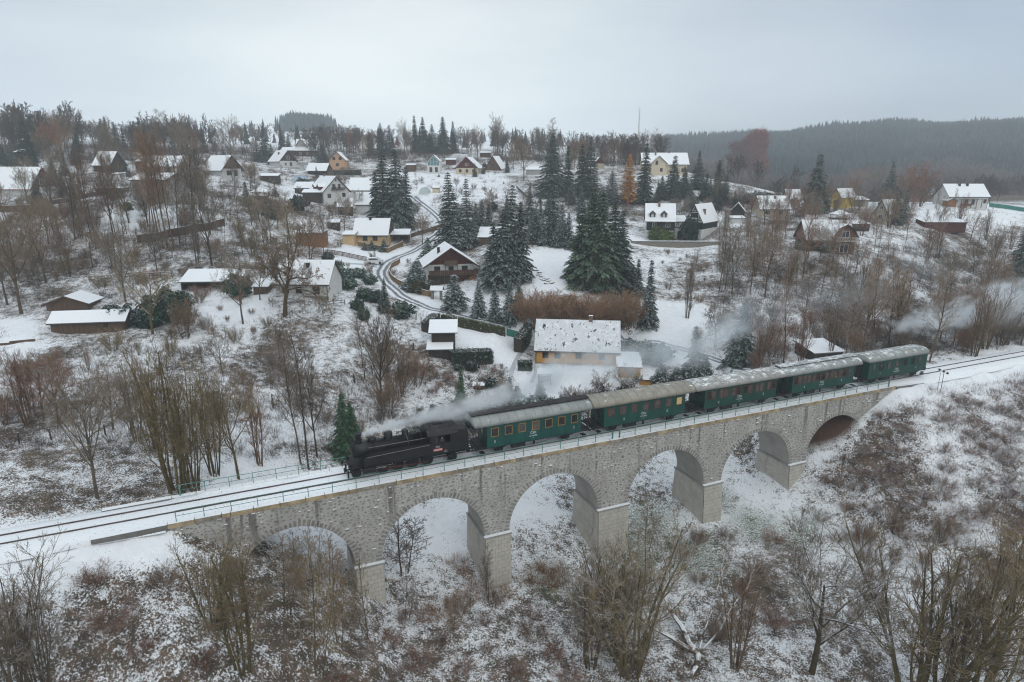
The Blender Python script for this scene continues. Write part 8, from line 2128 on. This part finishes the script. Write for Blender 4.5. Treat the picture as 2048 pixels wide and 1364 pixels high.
def meadow(q):
    px, py = q.uniform(-50, 1100), q.uniform(560, 1000)
    d = ray(px, py); t_ = (0 - CAMH) / d[2]
    x, y = d[0] * t_ * q.uniform(.8, 1.15), d[1] * t_ * q.uniform(.8, 1.15)
    s, o = so(x, y)
    if o < 3.6: return None, None
    return x, y
blades('dead_grass', meadow, 3800, (.2, .6), MT['weeds'], 3, 18)
def slopes(q):
    d_ = q.uniform(95, 230); px = q.uniform(-60, 2100)
    x = (px - 1024) / FPX * d_; y = d_
    s, o = so(x, y)
    if o < 6: return None, None
    return x, y
blades('dead_grass', slopes, 4200, (.3, .9), MT['weeds'], 4, 14, .6, .02)
def brush_region(poly, zguess=None):
    xs, ys = [p[0] for p in poly], [p[1] for p in poly]
    def f(q):
        for _ in range(50):
            px, py = q.uniform(min(xs), max(xs)), q.uniform(min(ys), max(ys))
            if in_poly(px, py, poly): break
        g = ground(px, py)
        if g is None: return None, None
        s, o = so(g[0], g[1])
        if abs(o) < 3.6: return None, None
        if any(math.hypot(g[0] - x, g[1] - y) < 5.5 for x, y in LANDXY): return None, None
        return g[0], g[1]
    return f
MT['brush'] = weed_mat('woodland_brush', ((.105, .078, .062), (.085, .072, .064), (.15, .12, .095)))
blades('woodland_brush', brush_region([(1440, 500), (1600, 520), (1830, 490), (2100, 480), (2100, 700), (1850, 705), (1500, 745), (1420, 600)]), 1500, (.9, 3.2), MT['brush'], 11, 46, .7, .016, .22)
blades('hillside_brush', brush_region([(0, 400), (540, 420), (600, 560), (300, 600), (-50, 620)]), 700, (.6, 2.2), MT['brush'], 12, 40, .6, .016, .25)
blades('meadow_brush', brush_region([(-50, 700), (330, 690), (600, 720), (800, 780), (680, 920), (-50, 900)]), 700, (.5, 2.0), MT['brush'], 13, 40, .6, .013, .25)
blades('village_brush', brush_region([(0, 330), (540, 340), (1020, 335), (1300, 370), (1600, 400), (1600, 470), (1300, 440), (1030, 470), (860, 420), (560, 440), (0, 400)]), 1700, (.7, 2.8), MT['brush'], 14, 34, .8, .022, .25)
blades('skyline_brush', brush_region([(-50, 290), (520, 300), (1290, 312), (1290, 335), (1000, 326), (520, 330), (-50, 330)]), 800, (2, 6), MT['brush'], 15, 40, 1.6, .04, .2)
def ferns(q):
    c = [(1085, 1150), (1110, 1148), (1118, 1160), (1070, 1165), (960, 1185), (1000, 1180), (915, 1130), (905, 1210), (850, 1230)][q.randint(9)]
    g = FG[c]
    return g[0] + q.normal(0, .9), g[1] + q.normal(0, .9)
FG = {c: ground(*c) for c in [(1085, 1150), (1110, 1148), (1118, 1160), (1070, 1165), (960, 1185), (1000, 1180), (915, 1130), (905, 1210), (850, 1230)]}
blades('rusty_ferns', ferns, 260, (.5, 1.1), MT['fern'], 5, 30, .3)

# -- the far woods on the ridges: past counting
def far_wood(name, pts, hr, mat, seed, tiers=3, sides=5, wr=.17):
    q = np.random.RandomState(seed)
    V, F = [], []
    base = 0
    P_ = np.array(pts); n = len(P_)
    h = q.uniform(*hr, n) * (.72 + .55 * vnoise(P_[:, 0] / 70, P_[:, 1] / 70, seed)); w = h * wr * q.uniform(.8, 1.25, n)
    for k in range(tiers):
        z0 = h * (.05 + .28 * k); z1 = h * (.50 + .25 * k) if k < tiers - 1 else h
        ww = w * (1 - .27 * k)
        ang = q.uniform(0, 6.28, n)[:, None] + 2 * np.pi * np.arange(sides)[None] / sides
        rr = ww[:, None] * q.uniform(.75, 1.2, (n, sides))
        ring = np.stack([P_[:, :1] + rr * np.cos(ang), P_[:, 1:2] + rr * np.sin(ang), (P_[:, 2] + z0)[:, None] - q.uniform(0, .06, (n, sides)) * h[:, None]], -1)
        top = np.stack([P_[:, 0], P_[:, 1], P_[:, 2] + z1], -1)[:, None]
        V.append(np.concatenate([ring, top], 1).reshape(-1, 3))
        b = base + (np.arange(n) * (sides + 1))[:, None]; kk = np.arange(sides)
        F.append(np.stack([b + kk, b + (kk + 1) % sides, b + sides + 0 * kk], -1).reshape(-1, 3))
        base += n * (sides + 1)
    o = link_mesh(name, np_mesh(name, np.concatenate(V), np.concatenate(F), mat))
    return tag(o, kind='stuff')
MT['farwood'] = M('far_spruce_wood', (.024, .046, .044), var=.5, scale=.03, world=True, spec=.0, snow=.0, snow_lo=.3, snow_hi=.7)
MT['farbare'] = M('far_bare_wood', (.075, .062, .058), var=.35, scale=.05, world=True, spec=.0, snow=.0, snow_lo=.4, snow_hi=.9)
q = np.random.RandomState(5)
def far_pts(n, pxr, dr, cond=lambda x, y, px: True):
    out = []
    while len(out) < n:
        px = q.uniform(*pxr); d_ = math.sqrt(q.uniform(dr[0] ** 2, dr[1] ** 2))
        x = (px - 1024) / FPX * d_; y = d_
        if cond(x, y, px): out.append((x, y, ground_z(x, y) - .5))
    return out
far_wood('far_forest', far_pts(17000, (1290, 2500), (640, 1320), lambda x, y, px: y > 690 + 60 * math.sin(px / 90) + (230 if px < 1500 else 0) and float(vnoise(np.array(x / 60), np.array(y / 60), 4)) > .12), (15, 26), MT['farwood'], 21, 3, 5, .2)
def twig_wood(name, pts, hr, seed, r=.05, mat=None, wr=(.8, 1.25)):
    """far deciduous trees, each with forked twigs, joined because nobody could count them"""
    q = np.random.RandomState(seed)
    base = []
    for k in range(4):
        out, _ = grow(seed * 10 + k, [((0, 0, -.5), (.03, .02, 1), 7.5, .16, 5, .02)], [dict(n=9, t0=.28, ang=(25, 58), ratio=.6, rr=.5, up=.07, seg=3, taper=.4), dict(n=6, t0=.2, ang=(22, 55), ratio=.5, rr=.6, up=.05, seg=2), dict(n=3, t0=.2, ang=(20, 50), ratio=.55, rr=.8, up=.03, seg=1)], r, .18)
        me_ = seg_mesh('tmp', [s for l in out for s in l], 3, MT['twig'])
        V = np.empty(len(me_.vertices) * 3); me_.vertices.foreach_get('co', V); V = V.reshape(-1, 3)
        F = np.empty(len(me_.loops), dtype=np.int32); me_.loops.foreach_get('vertex_index', F)
        base.append((V / V[:, 2].max(), F.reshape(-1, 4))); bpy.data.meshes.remove(me_)
    VV, FF, b = [], [], 0
    for (x, y, z) in pts:
        V, F = base[q.randint(4)]
        h = q.uniform(*hr); a = q.uniform(0, 6.28); w = h * q.uniform(*wr)
        c_, s_ = math.cos(a), math.sin(a)
        VV.append(np.stack([x + (V[:, 0] * c_ - V[:, 1] * s_) * w, y + (V[:, 0] * s_ + V[:, 1] * c_) * w, z + V[:, 2] * h], -1)); FF.append(F + b); b += len(V)
    o = link_mesh(name, np_mesh(name, np.concatenate(VV), np.concatenate(FF), mat or MT['farbare']))
    return tag(o, kind='stuff')
def px_pts(n, poly, seed, gap=0.0):
    q = np.random.RandomState(seed); out = []
    xs, ys = [p[0] for p in poly], [p[1] for p in poly]
    while len(out) < n:
        px, py = q.uniform(min(xs), max(xs)), q.uniform(min(ys), max(ys))
        if not in_poly(px, py, poly): continue
        g = ground(px, py)
        if g is None: g = at_d(px, py, 420); g = (g[0], g[1], ground_z(g[0], g[1]))
        if any(math.hypot(g[0] - x, g[1] - y) < 7 for x, y in LANDXY): continue
        out.append((g[0], g[1], g[2] - .3))
    return out
MT['skybare'] = M('skyline_twigs', (.105, .090, .080), var=.35, scale=.04, spec=.0, world=True)
SK = [([(-60, 282), (170, 292), (170, 306), (-60, 318)], 70, (12, 21)), ([(290, 296), (430, 302), (430, 314), (290, 310)], 44, (10, 19)), ([(160, 294), (300, 298), (300, 306), (160, 304)], 22, (7, 14)), ([(430, 300), (520, 304), (520, 312), (430, 310)], 10, (6, 10)),
      ([(590, 290), (770, 298), (770, 312), (620, 318)], 64, (8, 16)), ([(770, 298), (1000, 304), (1000, 312), (770, 310)], 34, (6, 14)), ([(1000, 306), (1100, 312), (1100, 326), (1000, 318)], 30, (7, 14)), ([(1100, 312), (1330, 324), (1330, 338), (1100, 326)], 62, (7, 15))]
for k, (P_, n_, h_) in enumerate(SK):
    twig_wood('skyline_wood', px_pts(n_, P_, 31 + k), h_, 31 + k, .05, MT['skybare'], (.55, 1.05))
twig_wood('skyline_wood', far_pts(110, (-60, 1330), (420, 620), lambda x, y, px: float(vnoise(np.array(x / 40), np.array(y / 60), 27)) > .5), (9, 17), 47, .06, MT['skybare'], (.8, 1.15))
twig_wood('valley_wood', far_pts(175, (1420, 2150), (270, 470), lambda x, y, px: ground_z(x, y) < 26 and all(math.hypot(x - a, y - b_) > 9 for a, b_ in LANDXY)), (8, 14), 34, .05, None, (.7, 1.0))
far_wood('far_bare_forest', far_pts(5200, (1240, 2400), (430, 860), lambda x, y, px: float(vnoise(np.array(x / 50), np.array(y / 50), 8)) > .35), (8, 14), MT['farbare'], 22, 3, 6, .3)
c0 = at_d(612, 262, 900)
kn = []
while len(kn) < 800:
    a, b_ = q.normal(0, 1, 2)
    x, y = c0[0] + a * 19, c0[1] + b_ * 24
    if abs(a) < 1.6: kn.append((x, y, ground_z(x, y) - .5))
far_wood('knoll_forest', kn, (19, 29), MT['farwood'], 23)
far_wood('ridge_forest', [p for p in far_pts(40, (-200, 1330), (430, 900), lambda x, y, px: float(vnoise(np.array(x / 45), np.array(y / 70), 14)) >.66)], (7, 13), MT['farbare'], 24, 3, 6, .3)
far_wood('ridge_spruces', far_pts(60, (300, 1330), (470, 800), lambda x, y, px: float(vnoise(np.array(x / 40), np.array(y / 60), 19)) > .72), (11, 18), MT['farwood'], 25)

# -- labels that single each plant out by what it stands beside
FORD = ['leftmost', 'second', 'third', 'fourth', 'fifth', 'sixth', 'seventh', 'eighth', 'ninth', 'tenth', 'eleventh', 'twelfth', 'thirteenth', 'fourteenth', 'fifteenth', 'sixteenth', 'seventeenth', 'eighteenth', 'nineteenth', 'twentieth']
byl = {}
FORD += [f'twenty-{k}' for k in ('first', 'second', 'third', 'fourth', 'fifth', 'sixth', 'seventh', 'eighth', 'ninth')] + ['thirtieth'] + [f'thirty-{k}' for k in ('first', 'second', 'third', 'fourth', 'fifth', 'sixth', 'seventh', 'eighth', 'ninth')]
for t_, ds, x, y, cat, grp in PLANTS:
    best = min(MARKS, key=lambda m: math.hypot(m[1][0] - x, m[1][1] - y))
    vx, vy = best[1][0], best[1][1]; L = math.hypot(vx, vy)
    dx, dy = x - vx, y - vy
    along, across = (dx * vx + dy * vy) / L, (dx * vy - dy * vx) / L
    rel = ('right of' if across > 0 else 'left of') if abs(across) > abs(along) * .8 else ('behind' if along > 0 else 'in front of')
    byl.setdefault((ds, rel, best[0]), []).append((x / max(y, 1), t_, cat, grp))
for (ds, rel, mk), lst in byl.items():
    lst.sort(key=lambda e: e[0])
    for k, (_, t_, cat, grp) in enumerate(lst):
        if len(lst) == 1: lab = f'{ds} {rel} {mk}'
        elif k == len(lst) - 1: lab = f'rightmost {ds} {rel} {mk}'
        elif k == 0: lab = f'leftmost {ds} {rel} {mk}'
        else: lab = f'{FORD[min(k, 38)]} {ds} from left, {rel} {mk}'
        tag(t_, ' '.join(lab.split()[:16]), cat, grp)
# ------------------------------------------------------------------ smoke of the locomotive
def smoke_mat(name, R0, k, d0, fall, col, nscale, thr, tail=0.0, patchy=1.0):
    m = bpy.data.materials.new(name)
    m.use_nodes = True
    n, l = m.node_tree.nodes, m.node_tree.links
    n.clear()
    out = n.new('ShaderNodeOutputMaterial')
    v = n.new('ShaderNodeVolumePrincipled')
    v.inputs['Color'].default_value = (*col, 1)
    v.inputs['Anisotropy'].default_value = .2
    l.new(v.outputs[0], out.inputs['Volume'])
    tc = n.new('ShaderNodeTexCoord')
    sp = n.new('ShaderNodeSeparateXYZ'); l.new(tc.outputs['Object'], sp.inputs[0])
    def mth(op, a, b=0.0, clamp=False):
        x = n.new('ShaderNodeMath'); x.operation = op; x.use_clamp = clamp
        for s_, q in ((x.inputs[0], a), (x.inputs[1], b)):
            if isinstance(q, (int, float)): s_.default_value = q
            else: l.new(q, s_)
        return x.outputs[0]
    X, Y, Z = sp.outputs
    Rx = mth('ADD', mth('MULTIPLY', X, k), R0)
    # the plume wavers and puffs
    nz = n.new('ShaderNodeTexNoise'); nz.inputs['Scale'].default_value = nscale; nz.inputs['Detail'].default_value = 5; nz.inputs['Roughness'].default_value = .58
    dv = n.new('ShaderNodeVectorMath'); dv.operation = 'SCALE'
    l.new(tc.outputs['Object'], dv.inputs[0]); l.new(mth('DIVIDE', 3.0, mth('ADD', Rx, .9)), dv.inputs['Scale'])
    l.new(dv.outputs[0], nz.inputs['Vector'])
    nb = n.new('ShaderNodeTexNoise'); nb.inputs['Scale'].default_value = .22; nb.inputs['Detail'].default_value = 2
    l.new(tc.outputs['Object'], nb.inputs['Vector'])
    r = mth('DIVIDE', mth('SQRT', mth('ADD', mth('MULTIPLY', Y, Y), mth('MULTIPLY', Z, Z))), Rx)
    edge = mth('SUBTRACT', 1.0, r, True)
    body = mth('SUBTRACT', mth('ADD', mth('MULTIPLY', edge, .95), mth('MULTIPLY', nz.outputs['Fac'], 2.4)), 1.0 + thr)
    body = mth('MULTIPLY', body, 1.3, True)
    body = mth('MULTIPLY', body, mth('MULTIPLY', edge, 2.2, True))
    den = mth('MULTIPLY', d0, mth('DIVIDE', 1.0, mth('ADD', 1.0, mth('MULTIPLY', mth('MAXIMUM', X, 0.0), fall))))
    if tail: den = mth('MULTIPLY', den, mth('SUBTRACT', 1.0, mth('MULTIPLY', mth('ABSOLUTE', X), tail), True))
    patch = mth('ADD', .35, mth('MULTIPLY', mth('SUBTRACT', nb.outputs['Fac'], .42), 3.5), True)
    dens = mth('MULTIPLY', mth('MULTIPLY', den, body), mth('MAXIMUM', patch, 1.0 - .88 * patchy))
    l.new(dens, v.inputs['Density'])
    m.cycles.volume_step_rate = 0.12
    return m
def plume(name, a, b_, R0, k, mat, x0=0.0):
    a, b_ = Vector(a), Vector(b_)
    L = (b_ - a).length
    mb = MB()
    n = 14
    pts = [(x0 + (L - x0) * i / n) for i in range(n + 1)]
    rings = [[(x, max(R0 + k * x, .2) * math.cos(2 * math.pi * j / 12) * 1.06, max(R0 + k * x, .2) * math.sin(2 * math.pi * j / 12) * 1.06) for j in range(12)] for x in pts]
    vs = [v for r_ in rings for v in r_]
    fs = [(i * 12 + j, i * 12 + (j + 1) % 12, (i + 1) * 12 + (j + 1) % 12, (i + 1) * 12 + j) for i in range(n) for j in range(12)]
    fs += [tuple(reversed(range(12))), tuple(n * 12 + j for j in range(12))]
    mb.add(vs, fs)
    o = mb.build(name, mat)
    o.location = a
    o.rotation_euler = (b_ - a).to_track_quat('X', 'Z').to_euler()
    return tag(o, kind='stuff')
W1 = at_d(1790, 655, 100); W2 = at_d(2230, 556, 116)
plume('smoke', T(-12.75, 0, 4.0), T(4.0, 1.3, 5.9), .44, .16, smoke_mat('steam_and_smoke', .44, .16, 5.5, .16, (.95, .965, .975), .62, .62, patchy=.2))
plume('smoke', T(4.2, 1.32, 5.95), T(42, 7.5, 8.8), 3.4, .07, smoke_mat('drifting_smoke', 3.4, .07, .75, .04, (.86, .90, .93), .50, .60))
plume('smoke', T(42.3, 7.55, 8.82), T(88, 13.0, 13.5), 4.5, .03, smoke_mat('thin_smoke', 4.5, .03, .045, .0, (.88, .92, .95), .5, .60))
plume('smoke', W1, W2, 2.0, .15, smoke_mat('last_billow', 2.0, .15, .95, .0, (.93, .96, .985), .8, .56, patchy=.3))

# ------------------------------------------------------------------ haze
hz = bpy.data.materials.new('haze')
hz.use_nodes = True
hz.node_tree.nodes.clear()
ho = hz.node_tree.nodes.new('ShaderNodeOutputMaterial')
hv = hz.node_tree.nodes.new('ShaderNodeVolumePrincipled')
hv.inputs['Color'].default_value = (.90, .945, .98, 1)
hv.inputs['Density'].default_value = 0.00042
hv.inputs['Anisotropy'].default_value = 0.0
hz.node_tree.links.new(hv.outputs[0], ho.inputs['Volume'])
zlo, zhi = float(GZ.min()) - 1.5, float(GZ.max()) + 32
b = MB(); b.span((-4300, -60, zlo), (4300, 3120, zhi))
tag(b.build('haze', hz), kind='stuff')
